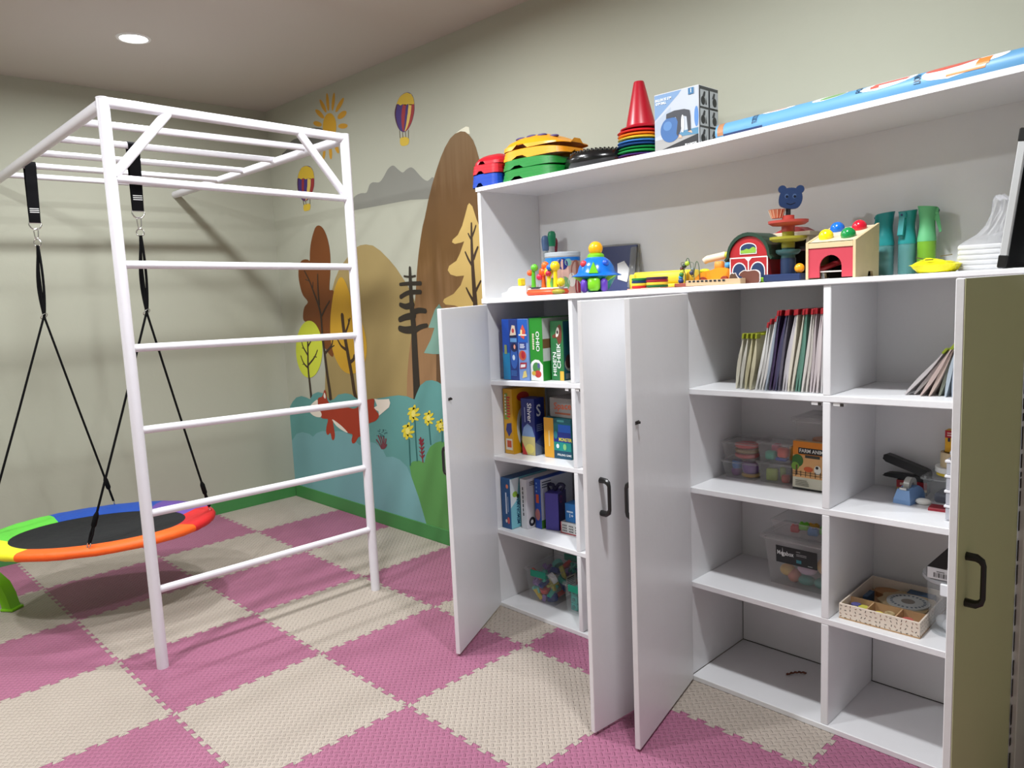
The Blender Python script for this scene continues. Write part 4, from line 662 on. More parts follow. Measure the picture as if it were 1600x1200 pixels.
def stone(name, label, x, y, z, w, d, h, rz, col, pads=False, skew=0.0, dome=False):
    n = 40; mb = MB(); vs = []; fs = []
    tiers = [(0.0, 1.0), (0.30, 0.995), (0.33, 0.98), (0.62, 0.975), (0.65, 0.96), (0.93, 0.955), (1.0, 0.93)]
    if dome: tiers = [(0.0, 1.0), (0.26, 0.985), (0.30, 0.955), (0.55, 0.86), (0.58, 0.83), (0.78, 0.66), (0.92, 0.46), (1.0, 0.2)]
    for k, (f, s) in enumerate(tiers):
        for i in range(n):
            a = 2*PI*i/n; r = (abs(math.cos(a))**5+abs(math.sin(a))**5)**(-1/5)*(1+0.02*math.cos(3*a))
            X = w/2*s*r*math.cos(a); Y = d/2*s*r*math.sin(a); Z = h*f*(1-skew*max(0, X/(w/2))**1.5)
            if k == 0 and min(abs(((a-q+PI) % (2*PI))-PI) for q in (0, PI)) < 0.16 or (k == 0 and abs(((a-3*PI/2+0.25+PI) % (2*PI))-PI) < 0.1): Z += h*0.32
            vs.append((X, Y, Z))
    m = len(tiers)
    for k in range(m-1):
        for i in range(n): fs.append((k*n+i, k*n+(i+1) % n, (k+1)*n+(i+1) % n, (k+1)*n+i))
    fs.append(tuple((m-1)*n+i for i in range(n)))
    o = mb.add(vs, fs).build(name, mat('plastic_%d_%d_%d' % col, col, 0.38, var=0.03), None, (x, y, z), (0, 0, rz), smooth=28)
    tag(o, label, 'balance stone', 'stacked balance stones on the cabinet')
    if pads:
        for u, v, f in ((-0.25, -0.27, 0.80), (-0.06, -0.28, 0.80), (0.10, -0.26, 0.80), (0.25, -0.20, 0.80)):
            X, Y = u*w, v*d
            MB().ball((X, Y, h*f*(1-skew*max(0, X/(w/2))**1.5)+0.001), 0.02, 16, sx=1.4, sy=0.75, sz=0.36).build('grip_pad', mat('grip_purple', (70, 54, 104), 0.6), o, smooth=60)
    return o
zt = tzt(2.7)
stone('balance_stone', 'blue balance stone at the bottom of the small stack by the shelf end', 2.640, -0.285, zt, 0.165, 0.20, 0.055, 0.1, BLUE_)
stone('balance_stone', 'red balance stone stacked directly on the blue one', 2.641, -0.284, zt+0.0552, 0.163, 0.198, 0.040, 0.13, RED_)
stone('balance_stone', 'red balance stone topping the small stack at the shelf end', 2.648, -0.276, zt+0.0954, 0.16, 0.195, 0.050, 0.08, RED_, dome=True)
stone('balance_stone', 'lower green balance stone resting on the cabinet top', 2.900, -0.268, tzt(2.9), 0.315, 0.235, 0.046, -0.03, GREEN_, skew=0.15)
stone('balance_stone', 'upper green balance stone under the yellow ones', 2.897, -0.264, tzt(2.9)+0.0462, 0.31, 0.232, 0.040, -0.03, GREEN_, skew=0.3)
stone('balance_stone', 'yellow balance stone lying on the green stones', 2.905, -0.25, tzt(2.9)+0.0864, 0.345, 0.236, 0.040, 0.0, YEL_, skew=0.45)
stone('balance_stone', 'topmost yellow balance stone with purple grip pads', 2.903, -0.248, tzt(2.9)+0.1264, 0.34, 0.232, 0.062, 0.0, YEL_, True, skew=0.8, dome=True)
# wobble cushion
o = empty('wobble_cushion', (3.178, -0.225, tzt(3.18)), 0, 'black spiky inflatable balance cushion beside the yellow stones', 'balance cushion')
MB().lathe([(0.0001, 0.0), (0.10, 0.0), (0.135, 0.012), (0.146, 0.032), (0.140, 0.052), (0.118, 0.068), (0.07, 0.077), (0.0001, 0.080)], 40).build('cushion', mat('rubber_black', (12, 13, 15), 0.22, spec=0.6), o, smooth=60)
mb = MB()
for rr, zz, n in ((0.122, 0.066, 44), (0.108, 0.0715, 40), (0.092, 0.074, 34), (0.074, 0.0765, 28), (0.054, 0.078, 20), (0.034, 0.079, 12)):
    for i in range(n):
        a = 2*PI*i/n; mb.lathe([(0.0030, -0.001), (0.0028, 0.0024), (0.0012, 0.004)], 6, (rr*math.cos(a), rr*math.sin(a), zz))
mb.build('spikes', MATS['rubber_black'], o, kind='stuff')
# marker discs and cone
zc = tzt(3.36); cx, cy = 3.362, -0.215
cols = [(120, 150, 60), (206, 40, 50), (60, 40, 110), (30, 150, 70), (20, 120, 60), (24, 60, 120), (60, 130, 200), (236, 190, 40), (226, 120, 40), (200, 30, 44)]
nms = ['olive', 'red', 'purple', 'bright green', 'dark green', 'navy', 'sky blue', 'yellow', 'orange', 'topmost red']
for i, c in enumerate(cols):
    r = 0.088-0.0006*i; zz = zc+0.0125*i
    o = MB().lathe([(r, 0.0), (r+0.003, 0.002), (r, 0.005), (r-0.020, 0.0115), (r-0.030, 0.0122), (r-0.031, 0.0105), (r-0.02, 0.009), (r-0.004, 0.002)], 32).build('training_disc', mat('disc_%d' % i, c, 0.45), None, (cx+0.002*math.sin(i*2), cy+0.002*math.cos(i*3), zz), smooth=40)
    tag(o, '%s flat training ring in the stack under the red cone' % nms[i], 'training ring', 'rings stacked on the cabinet')
o = MB().lathe([(0.077, 0.0), (0.079, 0.004), (0.062, 0.010), (0.056, 0.014), (0.02, 0.174), (0.018, 0.178), (0.0145, 0.178), (0.013, 0.172), (0.05, 0.012), (0.06, 0.002)], 36).build('training_cone', mat('cone_red', (170, 14, 36), 0.35), None, (cx+0.004, cy, zc+0.126), (0.0, -0.03, 0), smooth=35)
tag(o, 'tall red plastic training cone standing on the ring stack', 'cone')
# gym ball box
w_, d_, h_ = 0.182, 0.125, 0.208
gb = MB().box(-w_/2, w_/2, -d_/2, d_/2, 0, h_, 0.0012).build('gym_ball_box', mat('carton_white', (192, 194, 198), 0.45), None, (3.592, -0.258, tzt(3.6)), (0, 0, 0.0))
tag(gb, 'white cardboard gym ball box with a blue ball picture', 'box')
f = front(w_, d_, h_)
f.rect(0.002, 0.18, 0.0, 0.05, C(150, 148, 146)); f.rect(0.002, 0.18, 0.05, 0.205, C(172, 178, 187))
f.poly([(0.002, 0.205), (0.002, 0.118), (0.10, 0.19), (0.115, 0.205)], C(104, 136, 174)); f.poly([(0.002, 0.06), (0.07, 0.075), (0.07, 0.155), (0.002, 0.112)], C(156, 166, 180))
f.poly([(0.002, 0.001), (0.18, 0.001), (0.18, 0.047), (0.1, 0.03), (0.002, 0.008)], C(26, 26, 30)); f.poly([(0.085, 0.05), (0.18, 0.046), (0.18, 0.068), (0.12, 0.066)], C(70, 120, 150))
f.ell(0.068, 0.078, 0.042, 0.043, C(48, 92, 146), 28); f.ell(0.056, 0.092, 0.018, 0.016, C(74, 118, 170)); f.ell(0.173, 0.105, 0.0085, 0.034, C(70, 118, 178))
DKL = C(46, 48, 56)
f.poly([(0.05, 0.118), (0.052, 0.134), (0.085, 0.14), (0.125, 0.138), (0.147, 0.13), (0.15, 0.11), (0.151, 0.06), (0.139, 0.06), (0.134, 0.112), (0.118, 0.118), (0.112, 0.075), (0.098, 0.05), (0.092, 0.06), (0.098, 0.10), (0.09, 0.118)], DKL)
f.poly([(0.10, 0.045), (0.115, 0.042), (0.112, 0.052), (0.103, 0.056)], C(205, 160, 135)); f.poly([(0.138, 0.06), (0.157, 0.052), (0.152, 0.062)], C(205, 160, 135)); f.ell(0.118, 0.09, 0.006, 0.03, C(225, 228, 232))
f.text('BALLON DE GYM', 0.04, 0.186, 0.0125, C(245, 246, 248), 0.0, 0.066); f.text('GYM BALL', 0.03, 0.174, 0.0125, C(245, 246, 248), 0.0, 0.044)
f.rect(0.142, 0.164, 0.182, 0.203, C(28, 96, 140)); f.text('1', 0.153, 0.193, 0.018, C(245, 245, 245)); f.rect(0.128, 0.134, 0.014, 0.02, C(240, 240, 240)); f.text('DOMYOS', 0.155, 0.017, 0.008, C(240, 240, 240), 0.05, 0.036); f.build(gb)
f = right(w_, d_, h_); f.rect(0.001, 0.124, 0.0, 0.206, C(60, 62, 64))
for i in range(2):
    for j in range(3):
        x0, y0 = 0.006+i*0.06, 0.012+j*0.063
        f.rect(x0, x0+0.053, y0, y0+0.056, C(168, 172, 174)); f.ell(x0+0.018+0.012*i, y0+0.02, 0.014, 0.015, C(30, 32, 36)); f.poly([(x0+0.012, y0+0.03), (x0+0.03, y0+0.034), (x0+0.034, y0+0.05), (x0+0.024, y0+0.052)], C(48, 50, 54)); f.poly([(x0+0.032, y0+0.008), (x0+0.042, y0+0.008), (x0+0.036, y0+0.034)], C(40, 42, 46))
f.build(gb)
# rolled poster lying along the front of the top
RR = 0.034
x0, x1 = 3.735, 4.675; z0, z1 = tzt(x0)+RR, tzt(x1)+RR; L = x1-x0; tilt = math.atan2(z1-z0, L)
ro = empty('rolled_poster', ((x0+x1)/2, -0.272, (tzt(x0)+tzt(x1))/2), 0, 'rolled up light blue alphabet poster lying along the cabinet top', 'poster')
pm = MB(); pm.lathe([(RR-0.0015, -L/2), (RR, -L/2), (RR, L/2), (RR-0.0015, L/2), (RR-0.0015, -L/2)], 36)
for p in pm.v: p.x, p.z = p.z, p.x
MR = T(0, 0, RR) @ RY(-tilt)
for i, p in enumerate(pm.v): pm.v[i] = MR @ p
pm.build('sheet', mat('poster_blue', (92, 146, 186), 0.45, var=0.02, coat=0.05), ro, smooth=40)
pr = MB()
def onroll(s, t): return MR @ Vector((s, -(RR+0.0007)*math.cos(t), (RR+0.0007)*math.sin(t)))       # t: 0 = towards the room, pi/2 = top
def rpoly(pts, m, e=0.0):
    q = smooth_poly(pts, 3); pr.add([MR @ Vector((s, -(RR+0.0007+e)*math.cos(t), (RR+0.0007+e)*math.sin(t))) for s, t in q], [tuple(range(len(q)))], m)
def strip(s0, s1, t0, t1, m, e=0.0, sk=0.0):
    n = 5
    for i in range(n):
        a, b = t0+(t1-t0)*i/n, t0+(t1-t0)*(i+1)/n
        pr.add([MR @ Vector((s, -(RR+0.0007+e)*math.cos(t), (RR+0.0007+e)*math.sin(t))) for s, t in ((s0+sk*(a-t0), a), (s1+sk*(a-t0), a), (s1+sk*(b-t0), b), (s0+sk*(b-t0), b))], [(0, 1, 2, 3)], m)
PW, PO, PR_, PG, PK = C(226, 230, 234, 0.35), C(206, 126, 60, 0.35), C(188, 92, 80, 0.35), C(110, 150, 96, 0.35), C(40, 60, 84, 0.35)
def sx(px): return {1150: -0.40, 1230: -0.245, 1310: -0.10, 1385: 0.03, 1430: 0.10, 1490: 0.185, 1500: 0.20, 1540: 0.26, 1590: 0.33}[px]
# white cut-out shapes with coloured pictures, as on the sheet
def estrip(sc, tc, rs, rt, m, e=0.0, sk=0.0, n=9):
    """oval patch following the curve of the roll"""
    pts = []
    for i in range(n+1):
        q = -1+2*i/n; h = rs*math.sqrt(max(0.0, 1-q*q)); t = tc+rt*q
        for sg in (-1, 1): pts.append(MR @ Vector((sc+sk*q+sg*h, -(RR+0.0007+e)*math.cos(t), (RR+0.0007+e)*math.sin(t))))
    pr.add(pts, [(2*i, 2*i+1, 2*i+3, 2*i+2) for i in range(n)], m)
estrip(0.262, 0.72, 0.085, 0.85, PW, 0, 0.02); estrip(0.335, 1.0, 0.05, 0.5, PW, 0.0001); estrip(0.250, 1.0, 0.062, 0.34, PR_, 0.0004, 0.025); strip(0.236, 0.33, 0.02, 0.36, PO, 0.0004, 0.01); strip(0.306, 0.338, 0.30, 1.05, PO, 0.0005, 0.012)
estrip(0.085, 0.85, 0.072, 0.5, PW, 0, 0.03); strip(0.04, 0.135, 0.80, 1.08, PR_, 0.0004, 0.03); strip(0.036, 0.06, 0.55, 0.85, PR_, 0.0004); estrip(-0.085, 0.98, 0.05, 0.34, PW, 0, 0.02); estrip(-0.075, 0.95, 0.034, 0.24, PG, 0.0004, 0.02)
estrip(-0.25, 1.1, 0.055, 0.26, PW); strip(-0.285, -0.225, 1.0, 1.12, PR_, 0.0004, 0.05); strip(-0.462, -0.440, -0.3, 1.2, C(170, 120, 84, 0.4)); strip(-0.44, -0.30, -0.55, -0.22, C(36, 56, 100, 0.35))
for body, s, t in (('LION', 0.165, 0.42), ('TORTOISE', -0.325, 0.7), ('FOX', 0.005, 0.9)):
    vs, fs = text_geo(body)
    pr.add([MR @ Vector((s-p[1]*0.026, -(RR+0.0014)*math.cos(t+p[0]*0.36*(4.0/len(body))**0.5), (RR+0.0014)*math.sin(t+p[0]*0.36*(4.0/len(body))**0.5))) for p in vs], fs, PK)
pr.build('print', None, ro)

# ================================================================== THINGS ON THE HUTCH COUNTER
def cz(x): return czt(x)
def on(name, label, cat, x, y, rz=0.0, group=None): return empty(name, (x, y, cz(x)+0.0004), rz, label, cat, group)
# counters slope a little; things sit flush with it
# white telephone-like toy
o = on('push_button_toy', 'white plastic toy block with two yellow push buttons', 'toy', 2.765, -0.300)
MB().prism([(-0.075, 0), (0.075, 0), (0.075, 0.045), (-0.01, 0.045), (-0.03, 0.037), (-0.045, 0.022), (-0.075, 0.016)], -0.04, 0.04, M=RX(PI/2)).build('body', C(228, 228, 224, 0.4), o, smooth=30)
MB().box(0.003, 0.023, -0.02, 0.015, 0.0452, 0.078, 0.005).build('button', C(240, 206, 30, 0.4), o); MB().box(-0.068, -0.047, -0.02, 0.02, 0.0175, 0.024, 0.003).build('button', C(240, 200, 40, 0.4), o)
# activity tray with figures
o = on('activity_toy', 'orange and white baby activity toy with spinning figures', 'toy', 2.958, -0.325)
MB().box(-0.085, 0.072, -0.055, 0.055, 0, 0.022, 0.009).build('base', C(246, 88, 40, 0.4), o, smooth=50); MB().box(-0.08, 0.066, -0.048, 0.052, 0.0215, 0.030, 0.004).build('top_plate', C(235, 236, 238, 0.4), o)
def fig(nm, parts):
    mb = MB(); 
    for p in parts: mb.ball(p[0], p[1], 14, C(*p[2], 0.35))
    return mb
def figure(nm, x, y, post, r, balls):
    p = MB().tube([(x, y, 0.028), (x, y, 0.028+r)], [0.010, 0.0075], 12).build(nm, C(*post, 0.4), o, smooth=40)
    for c, rr, col in balls: MB().ball((x+c[0], y+c[1], c[2]), rr, 14).build('figure_ball', C(*col, 0.35), p, smooth=60)
figure('figure_post', -0.066, -0.02, (90, 180, 40), 0.075, [((0.008, 0, 0.115), 0.016, (100, 190, 50)), ((-0.014, -0.006, 0.094), 0.013, (246, 96, 40))])
figure('figure_post', -0.026, 0.0, (246, 90, 30), 0.06, [((0, 0, 0.095), 0.020, (248, 92, 34)), ((0.012, 0, 0.122), 0.017, (248, 110, 40)), ((-0.014, -0.01, 0.076), 0.014, (226, 40, 80)), ((0.022, -0.004, 0.105), 0.010, (250, 120, 40))])
figure('figure_post', 0.012, -0.008, (246, 214, 40), 0.055, [((0, 0, 0.092), 0.019, (248, 212, 30)), ((0.012, -0.012, 0.1), 0.007, (60, 50, 30))])
figure('figure_post', 0.05, -0.01, (246, 206, 20), 0.085, [((0, 0, 0.116), 0.021, (246, 204, 24)), ((-0.026, -0.006, 0.112), 0.014, (30, 110, 210)), ((0.02, 0.01, 0.05), 0.018, (226, 206, 40)), ((-0.03, -0.01, 0.088), 0.013, (190, 30, 60))])
MB().lathe([(0.0001, 0.028), (0.024, 0.03), (0.026, 0.05), (0.018, 0.066), (0.0001, 0.07)], 18, (0.012, 0.012, 0)).build('figure_drum', C(96, 160, 80, 0.4), o, smooth=40)
MB().box(-0.06, -0.005, -0.052, -0.035, 0.030, 0.034, 0.001).build('slot_strip', C(40, 60, 70, 0.5), o)
MB().ball((0.085, -0.035, 0.012), 0.022, 14, sz=0.5, sx=1.5).build('leaf_base', C(160, 150, 40, 0.45), o, smooth=50)
# can
o = on('milk_can', 'round cardboard can with grey lid and photo label', 'can', 2.900, -0.165)
R = 0.076
MB().lathe([(R-0.001, 0), (R, 0.002), (R, 0.160), (R-0.001, 0.162)], 40).build('body', C(206, 200, 196, 0.4), o, smooth=40)
MB().lathe([(R-0.001, 0.161), (R+0.0025, 0.162), (R+0.0025, 0.178), (R, 0.180), (R-0.004, 0.1805)], 40).build('lid', C(178, 184, 190, 0.4), o, smooth=40)
mb = MB(); A = -PI/2+0.68
def cp(t0, t1, z0, z1, col, e=0.0005): cpatch(mb, (0, 0, 0), R+e, A+t0, A+t1, z0, z1, C(*col, 0.35), 8)
cp(-1.5, 1.5, 0.0, 0.158, (188, 150, 138)); cp(-1.5, 1.5, 0.142, 0.158, (24, 110, 190), 0.001); cp(-1.5, -0.62, 0.095, 0.157, (28, 128, 200), 0.0012); cp(-1.4, -0.75, 0.126, 0.132, (220, 230, 240), 0.0016)
for tc, zc_, rt, rz, col in ((-0.1, 0.09, 0.5, 0.06, (206, 164, 150)), (0.05, 0.128, 0.28, 0.024, (34, 40, 110)), (-0.3, 0.03, 0.3, 0.03, (205, 175, 160)), (0.1, 0.045, 0.32, 0.03, (106, 150, 96)), (0.85, 0.1, 0.35, 0.045, (150, 96, 84)), (1.05, 0.035, 0.3, 0.05, (150, 40, 44)), (0.55, 0.06, 0.24, 0.03, (214, 208, 200)), (0.35, 0.135, 0.2, 0.016, (120, 170, 160))):
    cell(mb, (0, 0, 0), R+0.002, A+tc, zc_, rt, rz, C(*col, 0.35))
mb.build('print', None, o)
# lidded clear tubes behind the can
for i, (x, y, col, h, nm) in enumerate(((2.727, -0.085, (104, 138, 190), 0.272, 'blue'), (2.752, -0.055, (150, 30, 60), 0.262, 'dark red'), (2.777, -0.095, (20, 150, 104), 0.288, 'green'))):
    o = on('clear_tube', 'clear plastic tube with %s rounded cap standing behind the can' % nm, 'tube', x, y, 0.7, 'capped tubes behind the can')
    MB().lathe([(0.0001, 0), (0.0115, 0.0), (0.0125, 0.003), (0.0125, h-0.07), (0.011, h-0.07), (0.011, 0.003)], 16).build('tube', mat('clear_tube', (215, 225, 228), 0.15, clear=0.6), o, smooth=40)
    MB().lathe([(0.0128, h-0.07), (0.0140, h-0.06), (0.0165, h-0.03), (0.0165, h-0.016), (0.012, h-0.004), (0.0001, h)], 18, sx=1.1, sy=0.75).build('cap', mat('cap_%d' % i, col, 0.3, clear=0.15), o, smooth=40)
# dome toy
o = on('ufo_toy', 'blue dome baby toy with yellow ball on top and purple feet', 'toy', 3.196, -0.300)
MB().lathe([(0.030, 0.0), (0.05, 0.012), (0.07, 0.045), (0.083, 0.063), (0.060, 0.06), (0.0001, 0.058)], 32).build('underside', C(24, 150, 150, 0.35), o, smooth=40)
MB().lathe([(0.098, 0.062), (0.100, 0.065), (0.080, 0.074), (0.074, 0.080), (0.069, 0.100), (0.056, 0.122), (0.040, 0.134), (0.034, 0.137)], 36).build('dome', C(10, 112, 214, 0.22), o, smooth=50)
MB().lathe([(0.034, 0.136), (0.033, 0.146), (0.026, 0.152), (0.018, 0.153)], 24).build('collar', C(120, 200, 40, 0.35), o, smooth=40)
MB().ball((0, 0, 0.171), 0.0285, 20).build('top_ball', C(250, 176, 16, 0.3), o, smooth=60)
a = -PI/2+0.55; ca, sa = math.cos(a), math.sin(a)
Mf = RZ(a+PI/2)
MB().prism([(-0.019, 0.074), (0.019, 0.074), (0.0, 0.117)], 0.058, 0.086, M=Mf @ RX(PI/2)).build('nose_flap', C(124, 214, 40, 0.35), o)
MB().box(-0.024, 0.024, -0.092, -0.05, 0.006, 0.060, 0.010, M=Mf).build('front_pad', C(130, 212, 44, 0.25), o, smooth=50)
for s in (-1, 1): MB().box(s*0.039-0.013, s*0.039+0.013, -0.088, -0.05, 0.0, 0.052, 0.009, M=Mf).build('foot', C(98, 60, 178, 0.3), o, smooth=50)
for s, col in ((-1, (226, 60, 70)), (1, (40, 90, 200))): MB().ball((0.062*math.cos(a+s*0.75), 0.062*math.sin(a+s*0.75), 0.112), 0.014, 12).build('dome_ball', C(*col, 0.35), o, smooth=60)
for s in (-1, 1): MB().prism([(0.03*s, 0.06), (0.085*s, 0.062), (0.05*s, 0.04)], 0.055, 0.062, M=Mf @ RX(PI/2)).build('fin', C(150, 200, 60, 0.35), o)
# blister pack
o = on('blister_pack', 'clear plastic blister pack with dark navy card leaning on the hutch back', 'package', 3.106, -0.078, 0.12); o.rotation_euler = (-0.22, 0, 0.12)
MB().box(-0.098, 0.098, -0.002, 0.002, 0, 0.196, 0.0015).build('card', C(38, 50, 98, 0.35), o)
MB().prism(smooth_poly([(-0.103, 0.0), (0.108, 0.0), (0.11, 0.12), (0.102, 0.188), (0.09, 0.203), (-0.095, 0.204), (-0.104, 0.19)], 2), -0.006, -0.0035, M=RX(PI/2)).build('backing', mat('blister_grey', (150, 150, 146), 0.25, clear=0.4), o)
MB().box(0.072, 0.103, -0.014, -0.003, 0.01, 0.185, 0.006).build('bubble', mat('blister_clear', (170, 170, 166), 0.12, clear=0.65), o, smooth=50)
MB().prism([(0.02, 0.05), (0.066, 0.036), (0.075, 0.09), (0.044, 0.128), (0.012, 0.118)], 0.003, 0.006, M=RX(PI/2)).build('white_insert', C(214, 214, 214, 0.4), o)
# yellow tray
o = on('toy_tray', 'yellow plastic toy tray with rounded corners', 'toy', 3.440, -0.175)
pl = [(-0.125, -0.055), (0.125, -0.055), (0.125, 0.055), (-0.125, 0.055)]
MB().box(-0.125, 0.135, -0.055, 0.055, 0, 0.018, 0.006).build('base', C(232, 206, 50, 0.45), o, smooth=50); MB().box(-0.13, 0.13, -0.05, 0.05, 0.018, 0.066, 0.012).build('body', C(244, 214, 62, 0.45), o, smooth=50)
for i, x in enumerate((-0.12, 0.12)): MB().lathe([(0.013, 0.0), (0.0145, 0.004), (0.0145, 0.05), (0.011, 0.056)], 16, (x, -0.05, 0.002)).build('corner_post', C(240, 208, 54, 0.45), o, smooth=40)
# two stacks of coloured discs
for k, (x, r, cs, nm) in enumerate(((3.424, 0.030, [(190, 30, 40), (226, 200, 60), (22, 54, 96), (30, 120, 60)], 'smaller'), (3.502, 0.040, [(30, 96, 50), (232, 196, 60), (150, 30, 44), (60, 34, 60)], 'larger'))):
    o = on('ring_stack', '%s stack of coloured wooden rings in front of the yellow tray' % nm, 'ring stack', x, -0.325)
    MB().box(-r-0.004, r+0.004, -r-0.004, r+0.004, 0, 0.004, 0.001).build('base', C(226, 170, 150, 0.5), o)
    for i, c in enumerate(cs): MB().lathe([(0.0001, 0), (r-0.002, 0.0), (r, 0.002), (r, 0.0075), (r-0.002, 0.0095), (0.0001, 0.0095)], 28, (0, 0, 0.004+0.0097*i)).build('ring', C(*c, 0.35), o, smooth=40)
# bead maze
o = on('bead_maze', 'small bead maze with looping wires and coloured beads', 'toy', 3.608, -0.270)
MB().box(-0.05, 0.05, -0.03, 0.03, 0, 0.014, 0.002).build('base', C(150, 74, 60, 0.5), o)
W1 = [(-0.04, 0, 0.012), (-0.04, 0, 0.07), (-0.036, 0, 0.062), (-0.03, 0, 0.052), (-0.022, 0.0, 0.07), (-0.015, 0, 0.098), (-0.006, 0, 0.1), (0.002, 0, 0.07), (0.006, 0, 0.04), (0.012, 0, 0.036), (0.018, 0, 0.06), (0.024, 0, 0.085), (0.03, 0, 0.088), (0.036, 0, 0.07), (0.04, 0, 0.012)]
W2 = [(-0.03, 0.015, 0.012), (-0.03, 0.012, 0.05), (-0.045, 0.01, 0.085), (-0.02, 0.0, 0.088), (0.012, 0.0, 0.086), (0.02, -0.01, 0.07), (0.024, -0.014, 0.04), (0.026, -0.016, 0.012)]
MB().tube(smooth_poly(W1, 4, False), 0.0013, 6).build('wire', C(60, 96, 70, 0.35), o, smooth=60); MB().tube(smooth_poly(W2, 4, False), 0.0013, 6).build('wire', C(90, 100, 80, 0.35), o, smooth=60)
for p, r, col in (((-0.04, 0, 0.022), 0.0105, (40, 70, 130)), ((-0.04, 0, 0.035), 0.009, (50, 140, 190)), ((-0.036, -0.002, 0.045), 0.009, (50, 120, 50)), ((-0.034, 0, 0.055), 0.008, (190, 200, 50)), ((-0.036, 0.002, 0.066), 0.0075, (90, 40, 50)), ((-0.024, 0, 0.076), 0.0085, (40, 60, 40)), ((-0.012, 0.0, 0.084), 0.009, (180, 210, 60)), ((0.008, -0.002, 0.05), 0.0095, (60, 64, 84)), ((0.011, -0.002, 0.062), 0.007, (120, 130, 130))): MB().ball(p, r, 12).build('bead', C(*col, 0.35), o, smooth=60)
# orange car with wooden roller
o = on('toy_car', 'orange wooden toy car lying behind the patterned strip', 'toy car', 3.690, -0.215)
MB().prism(smooth_poly([(-0.075, 0.012), (-0.07, 0.035), (-0.05, 0.048), (-0.01, 0.055), (0.015, 0.062), (0.06, 0.056), (0.072, 0.04), (0.074, 0.012)], 3), -0.035, 0.03, M=RX(PI/2)).build('body', C(246, 150, 24, 0.4), o, smooth=40)
for x in (-0.042, 0.045):
    for y in (-0.036, 0.031): MB().lathe([(0.0001, -0.006), (0.015, -0.006), (0.016, 0.0), (0.015, 0.006), (0.0001, 0.006)], 18, M=T(x, y, 0.0162) @ RX(PI/2)).build('wheel', C(150, 60, 40, 0.4), o, smooth=40)
MB().ball((-0.05, -0.01, 0.053), 0.014, 12, sx=1.5, sz=0.6).build('headlamp', C(214, 214, 30, 0.4), o, smooth=50); MB().ball((0.05, -0.02, 0.068), 0.0125, 12).build('driver', C(70, 150, 200, 0.4), o, smooth=50)
MB().box(-0.012, 0.02, -0.012, 0.012, 0.055, 0.085, 0.005).build('cab', C(236, 150, 60, 0.45), o, smooth=50)
o = on('wooden_roller', 'pale wooden roller with lime green handle lying across the toy car', 'toy', 3.690, -0.205, 0.0); o.location.z += 0.083
MB().tube([(-0.062, 0, 0.006), (-0.05, 0, 0.012), (0.02, 0, 0.022), (0.026, 0, 0.023)], [0.012, 0.013, 0.013, 0.011], 14).build('roller', C(236, 214, 188, 0.5), o, smooth=40); MB().tube([(0.024, 0, 0.022), (0.07, 0, 0.03), (0.076, 0, 0.031)], [0.0115, 0.0125, 0.010], 14).build('handle', C(190, 190, 50, 0.45), o, smooth=40)
# counting strip
o = on('counting_block', 'long pale wooden block with a row of dark dots', 'toy', 3.742, -0.345, 0.0)
MB().box(-0.095, 0.115, -0.018, 0.018, 0, 0.020, 0.0015).build('block', C(196, 168, 132, 0.55), o)
f = Face((-0.095, -0.018, 0.020), (1, 0, 0), (0, 1, 0))
for i in range(11): f.rect(0.01+i*0.0165, 0.021+i*0.0165, 0.006, 0.018, C(*((30, 50, 54), (46, 96, 60), (120, 50, 40))[i % 3], 0.5))
f.build(o); f = Face((-0.095, -0.018, 0.0), (1, 0, 0), (0, 0, 1))
for i in range(9): f.rect(0.012+i*0.0165, 0.022+i*0.0165, 0.013, 0.019, C(26, 32, 36, 0.5))
f.build(o)
# barn
o = on('toy_barn', 'red wooden toy barn with dark green arched roof and two doors', 'toy barn', 3.842, -0.225)
def arch(w, h0, h1, n=12): return [(-w, 0), (w, 0), (w, h0)]+[(w*math.cos(PI*i/n), h0+(h1-h0)*math.sin(PI*i/n)) for i in range(1, n)]+[(-w, h0)]
MB().prism(arch(0.070, 0.088, 0.158), -0.055, 0.055, M=RX(PI/2)).build('body', C(176, 26, 34, 0.45), o)
mb = MB(); n = 14; vs = []; fs = []
for i in range(-1, n+2):
    if i < 0: q = [(0.088, 0.082), (0.083, 0.076)]
    elif i > n: q = [(-0.088, 0.082), (-0.083, 0.076)]
    else: a = PI*i/n; q = [(0.079*math.cos(a), 0.092+0.079*math.sin(a)), (0.0705*math.cos(a), 0.0885+0.0705*math.sin(a))]
    for y in (-0.062, 0.062): vs += [(q[0][0], y, q[0][1]), (q[1][0], y, q[1][1])]
for i in range(n+2):
    b = 4*i; fs += [(b, b+2, b+6, b+4), (b+1, b+5, b+7, b+3), (b, b+4, b+5, b+1), (b+2, b+3, b+7, b+6)]
fs += [(0, 1, 3, 2), tuple(4*(n+2)+k for k in (0, 2, 3, 1))]
mb.add(vs, fs).build('roof', C(24, 56, 40, 0.4), o)
f = Face((0, -0.055, 0), (1, 0, 0), (0, 0, 1)); WHT = C(232, 226, 222, 0.45); NV = C(28, 52, 92, 0.45)
def archp(cx, w, h0, h1, y0=0.0, n=10): return [(cx-w, y0), (cx+w, y0), (cx+w, h0)]+[(cx+w*math.cos(PI*i/n), h0+(h1-h0)*math.sin(PI*i/n)) for i in range(1, n)]+[(cx-w, h0)]
f.rect(-0.070, 0.070, 0.085, 0.089, WHT); f.rect(-0.070, -0.066, 0.0, 0.086, WHT); f.rect(0.066, 0.070, 0.0, 0.086, WHT); f.rect(-0.0022, 0.0022, 0.0, 0.086, WHT); f.poly([(-0.014, 0.086), (0.014, 0.086), (0.0, 0.072)], WHT)
for cx in (-0.034, 0.034): f.poly(archp(cx, 0.027, 0.042, 0.072), WHT); f.poly(archp(cx, 0.0235, 0.041, 0.068), NV)
